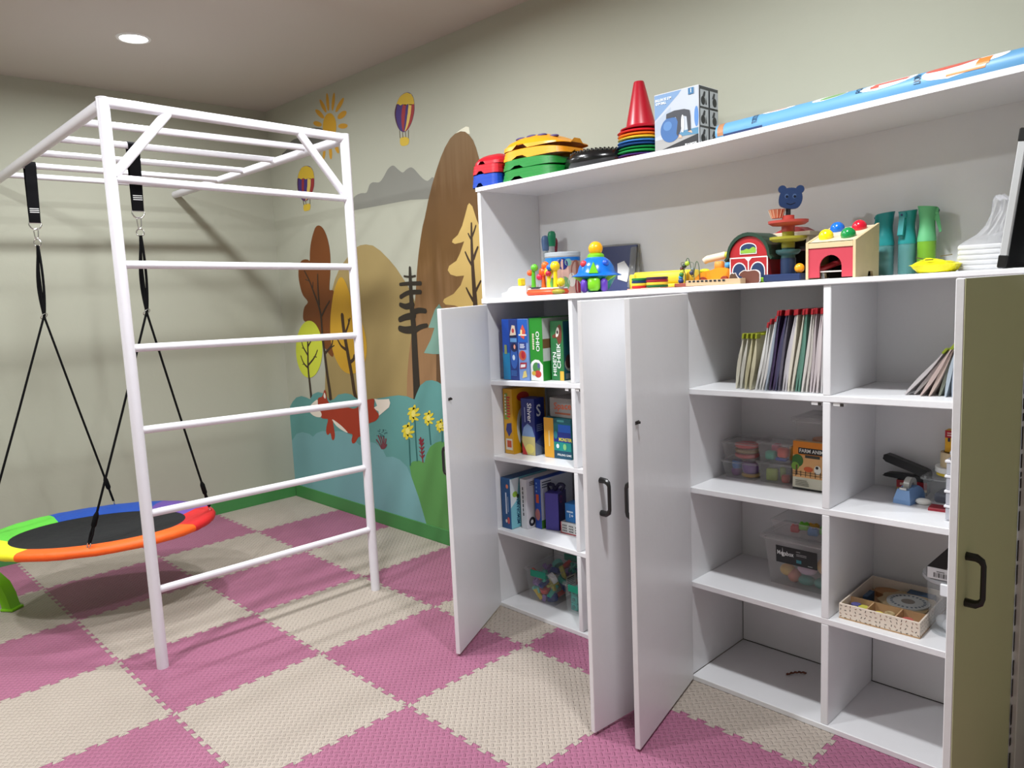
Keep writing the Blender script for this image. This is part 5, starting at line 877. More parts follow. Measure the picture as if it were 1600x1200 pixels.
f.poly(archp(0, 0.031, 0.118, 0.136, 0.098), WHT); f.poly(archp(0, 0.028, 0.117, 0.133, 0.1005), NV); f.poly(smooth_poly([(-0.026, 0.102), (0.026, 0.102), (0.026, 0.118), (0.015, 0.121), (0.004, 0.114), (-0.006, 0.117), (-0.018, 0.112), (-0.026, 0.112)], 2), C(136, 180, 60, 0.45)); f.build(o, 'facade')
for nm, lb, x, y, pl, cc in (('animal_cutout', 'small brown wooden cat cut-out standing in front of the barn door', 3.814, -0.318, [(-0.022, 0), (0.022, 0), (0.022, 0.012), (0.012, 0.018), (0.004, 0.028), (0.0, 0.036), (-0.004, 0.034), (-0.012, 0.036), (-0.018, 0.03), (-0.022, 0.015)], (90, 62, 44)), ('animal_cutout', 'larger brown wooden pig cut-out in front of the barn', 3.868, -0.318, [(-0.026, 0), (0.028, 0), (0.034, 0.018), (0.032, 0.034), (0.018, 0.042), (-0.006, 0.04), (-0.02, 0.042), (-0.034, 0.034), (-0.036, 0.026), (-0.026, 0.02)], (104, 58, 44))):
    a = on(nm, lb, 'toy animal', x, y, 0, 'wooden animals by the barn'); a.location.z += 0.0
    sp = smooth_poly(pl, 3); MB().prism([(p[0]*1.08, p[1]*1.06) for p in sp], -0.003, 0.002, M=RX(PI/2)).build('white_edge', WHT, a); MB().prism(sp, 0.002, 0.0045, M=RX(PI/2)).build('painted_body', C(*cc, 0.5), a)
o = on('toy_garage', 'cream wooden toy shed with red flat roof behind the tower', 'toy', 3.935, -0.115)
MB().box(-0.06, -0.05, -0.04, 0.04, 0, 0.15, 0.001).build('side', C(206, 190, 160, 0.5), o); MB().box(0.05, 0.06, -0.04, 0.04, 0, 0.15, 0.001).build('side', C(206, 190, 160, 0.5), o); MB().box(-0.05, 0.05, 0.03, 0.04, 0, 0.15).build('back', C(60, 52, 46, 0.6), o)
for z in (0.05, 0.10): MB().box(-0.05, 0.05, -0.036, 0.03, z, z+0.006).build('shelf', C(80, 40, 44, 0.6), o)
MB().box(-0.066, 0.066, -0.046, 0.044, 0.15, 0.165, 0.002).build('lintel', C(214, 200, 172, 0.5), o); MB().prism([(-0.062, 0.165), (0.05, 0.165), (0.02, 0.182), (-0.02, 0.182)], -0.042, 0.042, M=RX(PI/2)).build('roof', C(168, 40, 44, 0.45), o)
# bear tower
o = on('bear_tower', 'stacking ball-drop tower with dark blue bear head on top', 'toy', 3.975, -0.265)
MB().box(-0.066, 0.062, -0.045, 0.045, 0, 0.024, 0.004).build('base', C(24, 44, 86, 0.4), o); MB().box(-0.096, -0.067, -0.03, 0.03, 0, 0.016, 0.003).build('base_tab', C(130, 180, 40, 0.45), o)
MB().lathe([(0.024, 0.024), (0.024, 0.075)], 24).build('post', C(24, 44, 76, 0.4), o, smooth=40)
for z, r, rp, h, col, nm in ((0.066, 0.038, 0.022, 0.052, (52, 92, 92), 'teal'), (0.108, 0.058, 0.021, 0.056, (166, 160, 50), 'olive'), (0.160, 0.062, 0.021, 0.054, (186, 72, 62), 'red')):
    MB().lathe([(rp, z), (rp, z+0.018), (r*0.82, z+0.021), (r, z+0.028), (r+0.001, z+0.036), (r-0.002, z+0.036), (r-0.004, z+0.031), (rp-0.002, z+0.027), (rp-0.002, z+h-0.002)], 36).build('dish', C(*col, 0.45), o, smooth=40)
MB().lathe([(0.02, 0.188), (0.0185, 0.206), (0.006, 0.207)], 24).build('collar', C(170, 50, 56, 0.45), o, smooth=40); MB().box(-0.006, 0.006, -0.005, 0.005, 0.205, 0.24).build('neck', C(20, 22, 28, 0.5), o)
hd = smooth_poly([(-0.028, 0.003), (0.0, -0.004), (0.024, 0.0), (0.035, 0.02), (0.034, 0.042), (0.022, 0.058), (0.0, 0.063), (-0.022, 0.058), (-0.034, 0.042), (-0.036, 0.018)], 3)
Mh = T(0.006, 0, 0.236) @ RZ(0.5) @ RX(PI/2) @ RZ(-0.06)
h_ = MB().prism(hd, -0.008, 0.008, M=Mh).build('bear_head', C(24, 46, 84, 0.4), o, smooth=30)
for s in (-1, 1):
    MB().lathe([(0.0001, -0.007), (0.0125, -0.007), (0.0135, 0), (0.0125, 0.007), (0.0001, 0.007)], 20, M=Mh @ T(s*0.027, 0.058, 0)).build('ear', C(24, 46, 84, 0.4), h_, smooth=40)
    MB().lathe([(0.0001, 0.0084), (0.006, 0.0082)], 16, M=Mh @ T(s*0.012-0.001, 0.036, 0) @ Matrix.Scale(1.25, 4, (0, 1, 0))).build('eye', C(62, 84, 120, 0.4), h_); MB().lathe([(0.0001, 0.009), (0.0042, 0.0088)], 14, M=Mh @ T(s*0.012, 0.035, 0)).build('pupil', C(14, 22, 40, 0.3), h_)
MB().tube([Mh @ Vector(p) for p in ((-0.012, 0.014, 0.0085), (0, 0.010, 0.0085), (0.014, 0.016, 0.0085))], 0.0012, 6).build('mouth', C(16, 30, 56, 0.4), h_)
bk = MB().lathe([(0.016, 0.0), (0.025, 0.026), (0.0265, 0.028), (0.024, 0.028), (0.0145, 0.001)], 20, (-0.030, -0.018, 0.205)).build('hoop_basket', C(206, 126, 92, 0.5), o, smooth=40); mb = MB()
for i in range(12): a = 2*PI*i/12; mb.tube([(-0.030+0.0168*math.cos(a), -0.018+0.0168*math.sin(a), 0.2055), (-0.030+0.0258*math.cos(a), -0.018+0.0258*math.sin(a), 0.231)], 0.0009, 4)
mb.build('basket_net', C(236, 206, 170, 0.5), bk, kind='stuff')
a = MB().ball((0, 0, 0.0155), 0.0155, 20).build('toy_ball', C(246, 160, 24, 0.3), None, (4.024, -0.288, cz(4.02)+0.0245), smooth=60); tag(a, 'small orange ball on the base of the bear tower', 'ball')
# ball pounding bench
BX, BYf, BD, BW, HF, HB = 4.146, -0.345, 0.185, 0.152, 0.112, 0.166
o = on('ball_drop_bench', 'wooden ball pounding bench with red front and arched hole', 'toy', BX, BYf+BD/2)
WD = mat('toy_wood', (214, 192, 150), 0.5, var=0.07, scale=30); y0, y1 = -BD/2, BD/2
for s in (-1, 1):
    x = s*(BW/2-0.004); mb = MB(); poly = [(y0, 0), (y0+0.095, 0), (y0+0.1, 0.018), (y0+0.135, 0.018), (y0+0.14, 0), (y1, 0), (y1, HB), (y0, HF)]
    M_ = Matrix(((0, 0, 1, x), (1, 0, 0, 0), (0, 1, 0, 0), (0, 0, 0, 1)))
    mb.prism(poly, -0.004, 0.004, M=M_).build('side_board', WD, o)
fp = [(-BW/2+0.008, 0.004), (-0.034, 0.004), (-0.034, 0.036)]+[(0.0+0.034*math.cos(PI-PI*i/10), 0.036+0.036*math.sin(PI-PI*i/10)) for i in range(1, 10)]+[(0.034, 0.036), (0.034, 0.004), (BW/2-0.008, 0.004), (BW/2-0.008, HF-0.018), (-BW/2+0.008, HF-0.018)]
MB().prism(fp, -y0-0.009, -y0-0.003, M=RX(PI/2)).build('front_panel', C(196, 62, 78, 0.5), o); MB().box(-BW/2+0.008, BW/2-0.008, y0, y0+0.008, HF-0.018, HF-0.002, 0.001).build('front_rail', WD, o)
MB().box(-BW/2+0.008, BW/2-0.008, y1-0.008, y1, 0.0, HB-0.008).build('back_board', WD, o); MB().box(-0.06, 0.06, y0+0.012, y1-0.03, 0.020, 0.024).build('tray', C(226, 214, 208, 0.5), o); MB().tube([(-0.045, y0+0.02, 0.028), (0.03, y0+0.09, 0.062)], 0.009, 12).build('ramp_rod', C(150, 24, 34, 0.4), o, smooth=40); MB().box(-0.06, 0.06, y1-0.05, y1-0.045, 0.0, 0.10).build('inner_wall', C(40, 24, 22, 0.7), o)
sl = math.atan2(HB-HF, BD); LL = BD/math.cos(sl); bw = BW-0.016; cells = [(-bw/4, LL*0.28), (bw/4, LL*0.28), (-bw/4, LL*0.74), (bw/4, LL*0.74)]
Mt = T(0, y0, HF-0.002) @ RX(sl); mb = MB(); n = 32; rh = 0.0215
for (cx, cyy), (ax0, ax1, ay0, ay1) in zip(cells, ((-bw/2, 0, 0.009, LL*0.51), (0, bw/2, 0.009, LL*0.51), (-bw/2, 0, LL*0.51, LL-0.009), (0, bw/2, LL*0.51, LL-0.009))):
    vs = []
    for i in range(n):
        a = 2*PI*i/n+PI/4; c, s = math.cos(a), math.sin(a); k = max(abs(c), abs(s)); ux, uy = c/k, s/k
        px_ = cx+(ux*((ax1-cx) if ux > 0 else (cx-ax0))); py_ = cyy+(uy*((ay1-cyy) if uy > 0 else (cyy-ay0)))
        vs += [(cx+rh*c, cyy+rh*s, 0), (px_, py_, 0), (cx+rh*c, cyy+rh*s, -0.006)]
    fs = [];
    for i in range(n): j = (i+1) % n; fs += [(3*i, 3*i+1, 3*j+1, 3*j), (3*i, 3*j, 3*j+2, 3*i+2)]
    mb.add([Mt @ Vector(v) for v in vs], fs)
mb.build('ball_deck', C(222, 206, 176, 0.5), o)
for (cx, cyy), col, nm in zip(cells, ((250, 226, 20), (20, 140, 70), (20, 110, 214), (214, 24, 50)), ('yellow', 'green', 'blue', 'red')):
    p = Mt @ Vector((cx, cyy, 0.0065)); b = MB().ball((0, 0, 0), 0.0222, 24).build('wooden_ball', C(*col, 0.2, coat=0.4), None, (BX+p.x, BYf+BD/2+p.y, cz(BX)+p.z), smooth=60); tag(b, '%s wooden ball in a hole of the pounding bench' % nm, 'ball', 'balls of the pounding bench')
# spray bottles
def bottle(label, x, y, body, head, trig_a, liquid, h=0.2):
    o = on('spray_bottle', label, 'spray bottle', x, y, 0, 'spray bottles on the hutch counter')
    MB().lathe([(0.0001, 0.0), (0.024, 0.0), (0.0265, 0.004), (0.0265, h*0.50), (0.0255, h*0.50), (0.0255, 0.004)], 28).build('reservoir', mat('bottle_%d_%d_%d' % body, body, 0.2, clear=0.45), o, smooth=40)
    MB().lathe([(0.0001, 0.002), (0.0245, 0.003), (0.0245, liquid), (0.0001, liquid)], 24).build('liquid', mat('liquid_%d_%d_%d' % body, tuple(int(c*0.92) for c in body), 0.15, clear=0.35), o, smooth=40)
    mb = MB().lathe([(0.0270, h*0.48), (0.0270, h*0.52), (0.0245, h*0.60), (0.0215, h*0.72), (0.0215, h*0.80), (0.0255, h*0.95), (0.0275, h*1.0), (0.0001, h*1.0)], 28)
    for p in mb.v:
        if p.z > h*0.9: p.z += (p.x*math.cos(trig_a)+p.y*math.sin(trig_a))*-0.12
    hm = mat('head_%d_%d_%d' % head, head, 0.35)
    mb.build('spray_head', hm, o, smooth=40)
    Mg = RZ(trig_a)
    MB().prism([(0.014, h*0.91), (0.031, h*0.90), (0.040, h*0.62), (0.034, h*0.60), (0.024, h*0.78), (0.014, h*0.80)], -0.009, 0.009, M=Mg @ RX(PI/2)).build('trigger', hm, o, smooth=30)
    MB().box(0.016, 0.0315, -0.012, 0.012, h*0.88, h*0.975, 0.003, M=Mg).build('nozzle_block', hm, o); MB().lathe([(0.0001, 0.002), (0.0034, 0.0018), (0.0034, 0)], 12, M=Mg @ T(0.0314, 0, h*0.93) @ RY(PI/2)).build('nozzle', C(24, 40, 96, 0.4), o)
bottle('teal spray bottle beside the pounding bench, nozzle turned to the mural', 4.208, -0.068, (112, 176, 176), (40, 146, 148), PI+0.35, 0.03)
bottle('middle teal spray bottle with its trigger facing the room', 4.275, -0.070, (116, 182, 182), (44, 150, 152), -PI/2-0.25, 0.028)
bottle('light green spray bottle with lime liquid chamber', 4.333, -0.075, (150, 212, 70), (104, 186, 130), 0.25, 0.085, 0.205)
# yellow packet
o = on('snack_packet', 'crumpled bright yellow plastic packet lying before the green bottle', 'packet', 4.405, -0.215)
random.seed(11); nu, nv = 14, 9; vs = []; fs = []
for k in (1, -1):
    for i in range(nu+1):
        for j in range(nv+1):
            u, v = i/nu, j/nv; e = math.sin(PI*u)**0.6*math.sin(PI*v)**0.6
            vs.append(((u-0.5)*0.125+random.uniform(-1, 1)*0.002, (v-0.5)*0.10, (0.023+(0.017*e+random.uniform(-1, 1)*0.0035*e+0.006*math.sin(5*u+2*v)*e) if k > 0 else 0.023-0.0225*min(1, e*1.8))))
for s in (0, 1):
    b = s*(nu+1)*(nv+1)
    for i in range(nu):
        for j in range(nv):
            q = (b+i*(nv+1)+j, b+(i+1)*(nv+1)+j, b+(i+1)*(nv+1)+j+1, b+i*(nv+1)+j+1); fs.append(q if s == 0 else q[::-1])
MB().add(vs, fs).build('wrapper', C(244, 234, 20, 0.22), o)
f = Face((-0.03, -0.0495, 0.036), (1, 0, 0), (0, 0.75, 0.66)); f.rect(0.012, 0.034, 0.0, 0.004, C(40, 36, 20, 0.4)); f.poly([(-0.016, 0.012), (0.004, 0.006), (0.008, 0.008), (-0.012, 0.016)], C(70, 60, 30, 0.4)); f.poly([(0.05, 0.012), (0.08, 0.018), (0.078, 0.022), (0.048, 0.016)], C(90, 80, 40, 0.4)); f.build(o, 'marking')
# wrapped paper towels
o = on('wrapped_napkins', 'stack of white paper napkins in a peaked clear plastic bag', 'napkins', 4.512, -0.15)
for i in range(5): MB().box(-0.058+0.001*(i % 2), 0.058-0.0012*(i % 3), -0.055, 0.055, 0.001+0.0145*i, 0.0148+0.0145*i, 0.004).build('napkin_pad', C(226, 226, 226, 0.8), o)
random.seed(5); rings = [(0.0, 1.02, 0), (0.03, 1.04, 0), (0.072, 1.03, 0), (0.08, 0.92, 0.004), (0.10, 0.62, 0.014), (0.125, 0.42, 0.024), (0.16, 0.36, 0.034), (0.195, 0.30, 0.036), (0.208, 0.14, 0.028)]; n = 28; vs = []; fs = []
for k, (z, s, sh) in enumerate(rings):
    for i in range(n):
        a = 2*PI*i/n; r = (abs(math.cos(a))**6+abs(math.sin(a))**6)**(-1/6); jit = random.uniform(-1, 1)*(0.0012 if k < 3 else 0.005)
        vs.append((0.060*r*math.cos(a)*s+sh+jit, 0.058*r*math.sin(a)*s*(1 if k < 4 else 0.6)+jit, z+(0 if k < 3 else jit)))
for k in range(len(rings)-1):
    for i in range(n): fs.append((k*n+i, k*n+(i+1) % n, (k+1)*n+(i+1) % n, (k+1)*n+i))
MB().add(vs, fs).build('bag', mat('film_clear', (232, 232, 236), 0.12, clear=0.72, spec=0.8), o)
# black board leaning against the hutch end
o = on('framed_board', 'black board in grey frame with black corners, leaning at the hutch end', 'board', 4.604, -0.215); o.rotation_euler = (0, 0.115, 0)
MB().box(-0.005, 0.005, -0.15, 0.16, 0.004, 0.335).build('panel', C(14, 13, 13, 0.4), o)
for a in ((-0.165, -0.15, 0.02, 0.33), (0.16, 0.172, 0.02, 0.33)): MB().box(-0.009, 0.009, a[0], a[1], a[2], a[3], 0.002).build('frame_bar', C(186, 188, 188, 0.35), o)
MB().box(-0.009, 0.009, -0.15, 0.16, 0.002, 0.014, 0.002).build('frame_bar', C(40, 40, 40, 0.4), o); MB().box(-0.009, 0.009, -0.15, 0.16, 0.335, 0.348, 0.002).build('frame_bar', C(186, 188, 188, 0.35), o)
for y in (-0.1655, 0.150):
    for z in (0.0015, 0.316): MB().box(-0.0105, 0.0105, y-0.0015, y+0.023, z, z+0.034, 0.003).build('corner_cap', C(16, 16, 17, 0.4), o)

# ================================================================== THINGS IN THE CUBBIES
def gbox(name, label, cat, x0, fy, w, d, h, z, col, rz=0.0, group=None, rough=0.4):
    """carton standing with its front-left bottom corner at (x0, fy)"""
    c, s = math.cos(rz), math.sin(rz); cx = x0+c*w/2-s*d/2; cy = fy+s*w/2+c*d/2
    o = MB().box(-w/2, w/2, -d/2, d/2, 0, h, 0.0012).build(name, C(*col, rough), None, (cx, cy, z+0.0004), (0, 0, rz)); tag(o, label, cat, group); return o
GG = 'board game boxes in the cubbies'
# ---- left cupboard, top cubby
z = lz(0, 2.8)-0.001
def zl(i, x): return lz(i, x)+0.0003
w, d, h = 0.098, 0.24, 0.268
o = gbox('game_box', 'blue game box with train picture, leftmost on the top cubby shelf', 'game box', 2.690, -0.352, w, d, h, zl(0, 2.79), (14, 62, 150), 0, GG)
f = front(w, d, h); f.rect(0.001, 0.046, 0.001, 0.12, C(10, 110, 156)); f.rect(0.046, 0.097, 0.001, 0.267, C(24, 46, 110)); f.ell(0.072, 0.10, 0.022, 0.05, C(40, 84, 160)); f.ell(0.07, 0.10, 0.008, 0.012, C(190, 205, 220)); f.rect(0.052, 0.092, 0.168, 0.185, C(90, 140, 190)); f.ell(0.075, 0.145, 0.02, 0.02, C(24, 30, 70)); f.ell(0.078, 0.147, 0.006, 0.010, C(220, 150, 130)); f.poly([(0.05, 0.195), (0.09, 0.2), (0.084, 0.24), (0.066, 0.242)], C(196, 180, 160)); f.ell(0.072, 0.218, 0.008, 0.01, C(170, 60, 60)); f.rect(0.05, 0.092, 0.19, 0.197, C(20, 24, 50)); f.rect(0.014, 0.03, 0.115, 0.155, C(120, 130, 80)); f.lines(0.052, 0.09, 0.02, 0.045, 4, C(60, 110, 180)); f.build(o)
w = 0.062
o = gbox('game_box', 'pale blue game box with red and white pictures on its spine', 'game box', 2.789, -0.352, w, d, h, zl(0, 2.82), (112, 142, 196), 0, GG)
f = front(w, d, h); f.rect(0.001, 0.061, 0.165, 0.267, C(24, 84, 170)); f.rect(0.006, 0.05, 0.135, 0.168, C(40, 60, 130)); f.lines(0.012, 0.045, 0.142, 0.162, 4, C(220, 224, 232)); f.ell(0.026, 0.11, 0.022, 0.022, C(190, 90, 60)); f.ell(0.03, 0.112, 0.012, 0.017, C(170, 30, 44)); f.poly([(0.006, 0.05), (0.046, 0.055), (0.05, 0.08), (0.01, 0.078)], C(160, 36, 56)); f.poly([(0.012, 0.056), (0.04, 0.06), (0.042, 0.072), (0.014, 0.07)], C(226, 226, 230)); f.poly([(0.02, 0.01), (0.05, 0.018), (0.044, 0.045), (0.03, 0.04)], C(214, 196, 120)); f.poly([(0.02, 0.19), (0.04, 0.18), (0.05, 0.215), (0.034, 0.245), (0.022, 0.225)], C(200, 80, 60)); f.rect(0.008, 0.055, 0.196, 0.202, C(226, 220, 210)); f.poly([(0.018, 0.2), (0.028, 0.198), (0.03, 0.22), (0.02, 0.222)], C(226, 210, 150)); f.build(o)
w, h = 0.076, 0.27
o = gbox('game_box', 'bright green game box with white lettering and side view', 'game box', 2.853, -0.345, w, d, h, zl(0, 2.88), (34, 132, 34), 0, GG)
f = front(w, d, h); f.poly([(0.002, 0.001), (0.074, 0.001), (0.074, 0.07), (0.052, 0.09), (0.03, 0.092), (0.01, 0.082), (0.002, 0.07)], C(226, 228, 226)); f.ell(0.036, 0.056, 0.022, 0.024, C(70, 130, 70)); f.ell(0.044, 0.03, 0.02, 0.016, C(186, 60, 50)); f.ell(0.02, 0.032, 0.012, 0.01, C(206, 170, 60)); f.ell(0.05, 0.066, 0.008, 0.012, C(80, 90, 140)); f.text('OHIO', 0.048, 0.17, 0.028, C(234, 236, 234), -PI/2, 0.086); f.lines(0.018, 0.03, 0.135, 0.205, 9, C(224, 220, 190), 0.7); f.build(o)
f = right(w, d, h); f.rect(0.001, 0.239, 0.001, 0.268, C(188, 192, 188)); f.rect(0.001, 0.05, 0.001, 0.085, C(30, 128, 40)); f.rect(0.001, 0.05, 0.14, 0.18, C(110, 80, 50)); f.build(o)
w, d, h = 0.072, 0.20, 0.252
o = gbox('game_box', 'dark green game box with upright white title and brown fox', 'game box', 2.945, -0.312, w, d, h, zl(0, 2.98), (42, 110, 62), 0, GG)
f = front(w, d, h); f.text("HIDE'N", 0.022, 0.07, 0.026, C(236, 240, 236), PI/2, 0.10); f.text('CHEEK', 0.046, 0.105, 0.028, C(236, 240, 236), PI/2, 0.11); f.rect(0.05, 0.071, 0.001, 0.04, C(226, 170, 60)); f.poly(smooth_poly([(0.012, 0.19), (0.03, 0.20), (0.045, 0.23), (0.06, 0.236), (0.066, 0.21), (0.062, 0.165), (0.046, 0.155), (0.036, 0.18), (0.018, 0.18)], 3), C(112, 58, 38)); f.poly(smooth_poly([(0.034, 0.185), (0.046, 0.19), (0.052, 0.216), (0.042, 0.226), (0.034, 0.205)], 3), C(222, 218, 208)); f.ell(0.042, 0.205, 0.005, 0.008, C(40, 24, 20)); f.build(o)
f = right(w, d, h); f.rect(0.001, 0.199, 0.001, 0.25, C(24, 76, 92)); f.ell(0.05, 0.07, 0.045, 0.035, C(160, 150, 140)); f.ell(0.03, 0.08, 0.02, 0.03, C(70, 34, 38)); f.rect(0.01, 0.04, 0.006, 0.03, C(120, 124, 130)); f.build(o)
w, h = 0.06, 0.225
o = gbox('game_box', 'teal and lime game box half hidden by the divider', 'game box', 3.040, -0.295, w, 0.2, h, zl(0, 3.07), (60, 130, 120), 0, GG)
f = front(w, 0.2, h); f.rect(0.001, 0.059, 0.001, 0.15, C(150, 180, 60)); f.ell(0.03, 0.05, 0.026, 0.05, C(210, 206, 170)); f.ell(0.03, 0.12, 0.02, 0.016, C(220, 220, 80)); f.build(o)
# ---- left cupboard, second cubby
w, d, h = 0.058, 0.22, 0.30
o = gbox('game_box', 'yellow game box with red and green lettering, leftmost in its cubby', 'game box', 2.642, -0.318, w, d, h, zl(1, 2.67), (200, 148, 24), 0, GG)
f = front(w, d, h); f.rect(0.008, 0.05, 0.018, 0.07, C(206, 200, 186)); f.rect(0.016, 0.044, 0.03, 0.062, C(190, 76, 40)); f.poly([(0.012, 0.11), (0.03, 0.08), (0.05, 0.105), (0.048, 0.145), (0.02, 0.14)], C(44, 48, 116)); f.poly([(0.006, 0.16), (0.03, 0.16), (0.03, 0.28), (0.012, 0.28)], C(120, 150, 60)); f.lines(0.022, 0.046, 0.17, 0.27, 8, C(190, 50, 40), 0.6); f.lines(0.01, 0.02, 0.18, 0.28, 7, C(224, 220, 200), 0.6); f.build(o)
f = right(w, d, h); f.rect(0.0, 0.219, 0.001, 0.298, C(206, 150, 20)); f.ell(0.07, 0.26, 0.04, 0.022, C(170, 40, 30)); f.ell(0.06, 0.12, 0.036, 0.09, C(206, 208, 196)); f.ell(0.062, 0.12, 0.02, 0.06, C(60, 100, 90)); f.ell(0.07, 0.04, 0.03, 0.022, C(120, 150, 50)); f.poly([(0.06, 0.002), (0.2, 0.002), (0.2, 0.03)], C(180, 30, 30)); f.build(o)
w, d, h = 0.076, 0.075, 0.258
o = gbox('game_box', 'navy blue game box with a big white S beside the yellow box', 'game box', 2.735, -0.298, w, d, h, zl(1, 2.77), (26, 36, 110), 0.1, GG)
f = front(w, d, h); f.rect(0.001, 0.075, 0.001, 0.085, C(196, 184, 120)); f.poly([(0.001, 0.085), (0.075, 0.085), (0.06, 0.13), (0.035, 0.145), (0.012, 0.125)], C(110, 136, 176)); f.ell(0.044, 0.03, 0.024, 0.022, C(220, 206, 110)); f.poly([(0.001, 0.001), (0.03, 0.001), (0.001, 0.06)], C(180, 40, 40)); f.text('Shiver', 0.048, 0.195, 0.034, C(230, 232, 238), -PI/2, 0.088); f.lines(0.02, 0.026, 0.15, 0.225, 1, C(150, 160, 200), 0.9); f.build(o)
f = right(w, d, h); f.rect(0.001, 0.074, 0.001, 0.06, C(120, 130, 150)); f.poly([(0.001, 0.06), (0.074, 0.02), (0.074, 0.1)], C(70, 84, 130)); f.text('S', 0.03, 0.20, 0.075, C(220, 224, 232)); f.lines(0.012, 0.06, 0.11, 0.145, 4, C(140, 150, 190)); f.build(o)
w, d, h = 0.150, 0.18, 0.178
o = gbox('game_box', 'teal spelling game box with orange spine and monster picture', 'game box', 2.862, -0.285, w, d, h, zl(1, 2.94), (16, 104, 112), 0.06, GG)
f = front(w, d, h); f.rect(0.0, 0.054, 0.0, 0.177, C(230, 166, 44)); f.rect(0.025, 0.031, 0.05, 0.12, C(226, 206, 150)); f.rect(0.054, 0.149, 0.0, 0.036, C(10, 70, 96)); f.rect(0.054, 0.149, 0.036, 0.074, C(20, 136, 128)); f.rect(0.054, 0.149, 0.074, 0.118, C(24, 44, 130)); f.rect(0.08, 0.149, 0.118, 0.152, C(24, 84, 178)); f.rect(0.056, 0.149, 0.158, 0.176, C(16, 84, 96)); f.lines(0.075, 0.12, 0.163, 0.173, 1, C(70, 150, 150), 0.9); f.ell(0.066, 0.105, 0.01, 0.018, C(40, 130, 140)); f.text('MONSTER', 0.118, 0.086, 0.021, C(240, 226, 60), 0.0, 0.07); f.text('SPELLING GAME', 0.111, 0.018, 0.012, C(236, 240, 240), 0.0, 0.078); f.ell(0.076, 0.056, 0.008, 0.010, C(226, 236, 236)); f.ell(0.115, 0.055, 0.009, 0.014, C(130, 190, 120)); f.build(o)
w, d, h = 0.14, 0.17, 0.085
o = gbox('game_box', 'grey game box with orange lettering lying on the spelling game', 'game box', 2.88, -0.262, w, d, h, zl(1, 2.94)+0.1792, (136, 132, 128), 0.0, GG)
f = front(w, d, h); f.text('Space', 0.075, 0.05, 0.042, C(190, 84, 44), 0.05, 0.10); f.rect(0.03, 0.12, 0.014, 0.022, C(150, 80, 50)); f.build(o)
# ---- left cupboard, third cubby
w, d, h = 0.06, 0.25, 0.238
o = gbox('game_box', 'dark blue game box with light blue side, leftmost in the third cubby', 'game box', 2.640, -0.356, w, d, h, zl(2, 2.67), (20, 74, 124), 0, GG)
f = front(w, d, h); f.rect(0.028, 0.036, 0.07, 0.17, C(196, 206, 220)); f.lines(0.042, 0.047, 0.08, 0.16, 1, C(150, 170, 196), 0.9); f.ell(0.042, 0.2, 0.008, 0.010, C(206, 120, 90)); f.ell(0.044, 0.04, 0.008, 0.016, C(186, 80, 80)); f.ell(0.03, 0.036, 0.006, 0.008, C(206, 196, 190)); f.build(o)
f = right(w, d, h); f.rect(0.001, 0.249, 0.001, 0.236, C(120, 186, 200)); f.poly([(0.001, 0.10), (0.04, 0.13), (0.06, 0.234), (0.001, 0.234)], C(206, 216, 220)); f.ell(0.03, 0.16, 0.016, 0.014, C(140, 180, 60)); f.ell(0.048, 0.148, 0.008, 0.01, C(50, 60, 50)); f.text('MEMORAMA', 0.048, 0.078, 0.026, C(16, 60, 100), PI/2, 0.12); f.build(o)
w, d, h = 0.040, 0.24, 0.232
o = gbox('game_box', 'white game box with thin black title line on its spine', 'game box', 2.716, -0.307, w, d, h, zl(2, 2.74), (206, 204, 208), 0, GG)
f = front(w, d, h); f.lines(0.014, 0.021, 0.06, 0.2, 7, C(40, 40, 44), 0.75); f.build(o); f = right(w, d, h); f.ell(0.03, 0.03, 0.02, 0.022, C(40, 40, 46)); f.ell(0.03, 0.03, 0.008, 0.009, C(200, 200, 200)); f.lines(0.02, 0.06, 0.2, 0.222, 3, C(50, 50, 56)); f.build(o)
w = 0.038
o = gbox('game_box', 'royal blue game box with small red badge between white and purple', 'game box', 2.768, -0.266, w, 0.22, h, zl(2, 2.79), (16, 66, 160), 0, GG)
f = front(w, 0.22, h); f.rect(0.008, 0.026, 0.12, 0.16, C(196, 80, 40)); f.ell(0.016, 0.065, 0.015, 0.028, C(176, 110, 110)); f.lines(0.01, 0.018, 0.17, 0.225, 3, C(120, 160, 210)); f.build(o); f = right(w, 0.22, h); f.rect(0.001, 0.219, 0.001, 0.23, C(190, 196, 210)); f.rect(0.001, 0.1, 0.001, 0.04, C(80, 140, 50)); f.lines(0.01, 0.09, 0.19, 0.225, 3, C(50, 60, 80)); f.build(o)
w, d, h = 0.066, 0.09, 0.172
o = gbox('game_box', 'purple cardboard box with dark ribbon on top', 'gift box', 2.822, -0.256, w, d, h, zl(2, 2.85), (70, 62, 152), 0.32, GG)
f = right(w, d, h); f.rect(0.001, 0.089, 0.001, 0.17, C(36, 30, 96)); f.ell(0.03, 0.14, 0.014, 0.018, C(130, 40, 90)); f.ell(0.03, 0.14, 0.009, 0.012, C(36, 30, 96)); f.build(o)
MB().tube(smooth_poly([(-0.03, 0, 0.172), (-0.04, 0, 0.195), (-0.01, 0, 0.2), (0.0, 0, 0.176), (0.02, 0, 0.205), (0.045, 0, 0.2), (0.03, 0, 0.176)], 3, False), 0.008, 8).build('ribbon', C(24, 24, 60, 0.6), o, smooth=60)
o = tag(MB().tube([(0.0, 0.07*math.cos(2*PI*i/24), 0.07+0.07*math.sin(2*PI*i/24)) for i in range(24)], 0.014, 8, True).build('ring_toy', C(70, 68, 62, 0.7), None, (2.955, -0.12, zl(2, 2.96)+0.0142), (0, 0, -0.4), smooth=60), 'dark grey round toy standing at the back of the third cubby', 'toy')
w, d, h = 0.095, 0.08, 0.052
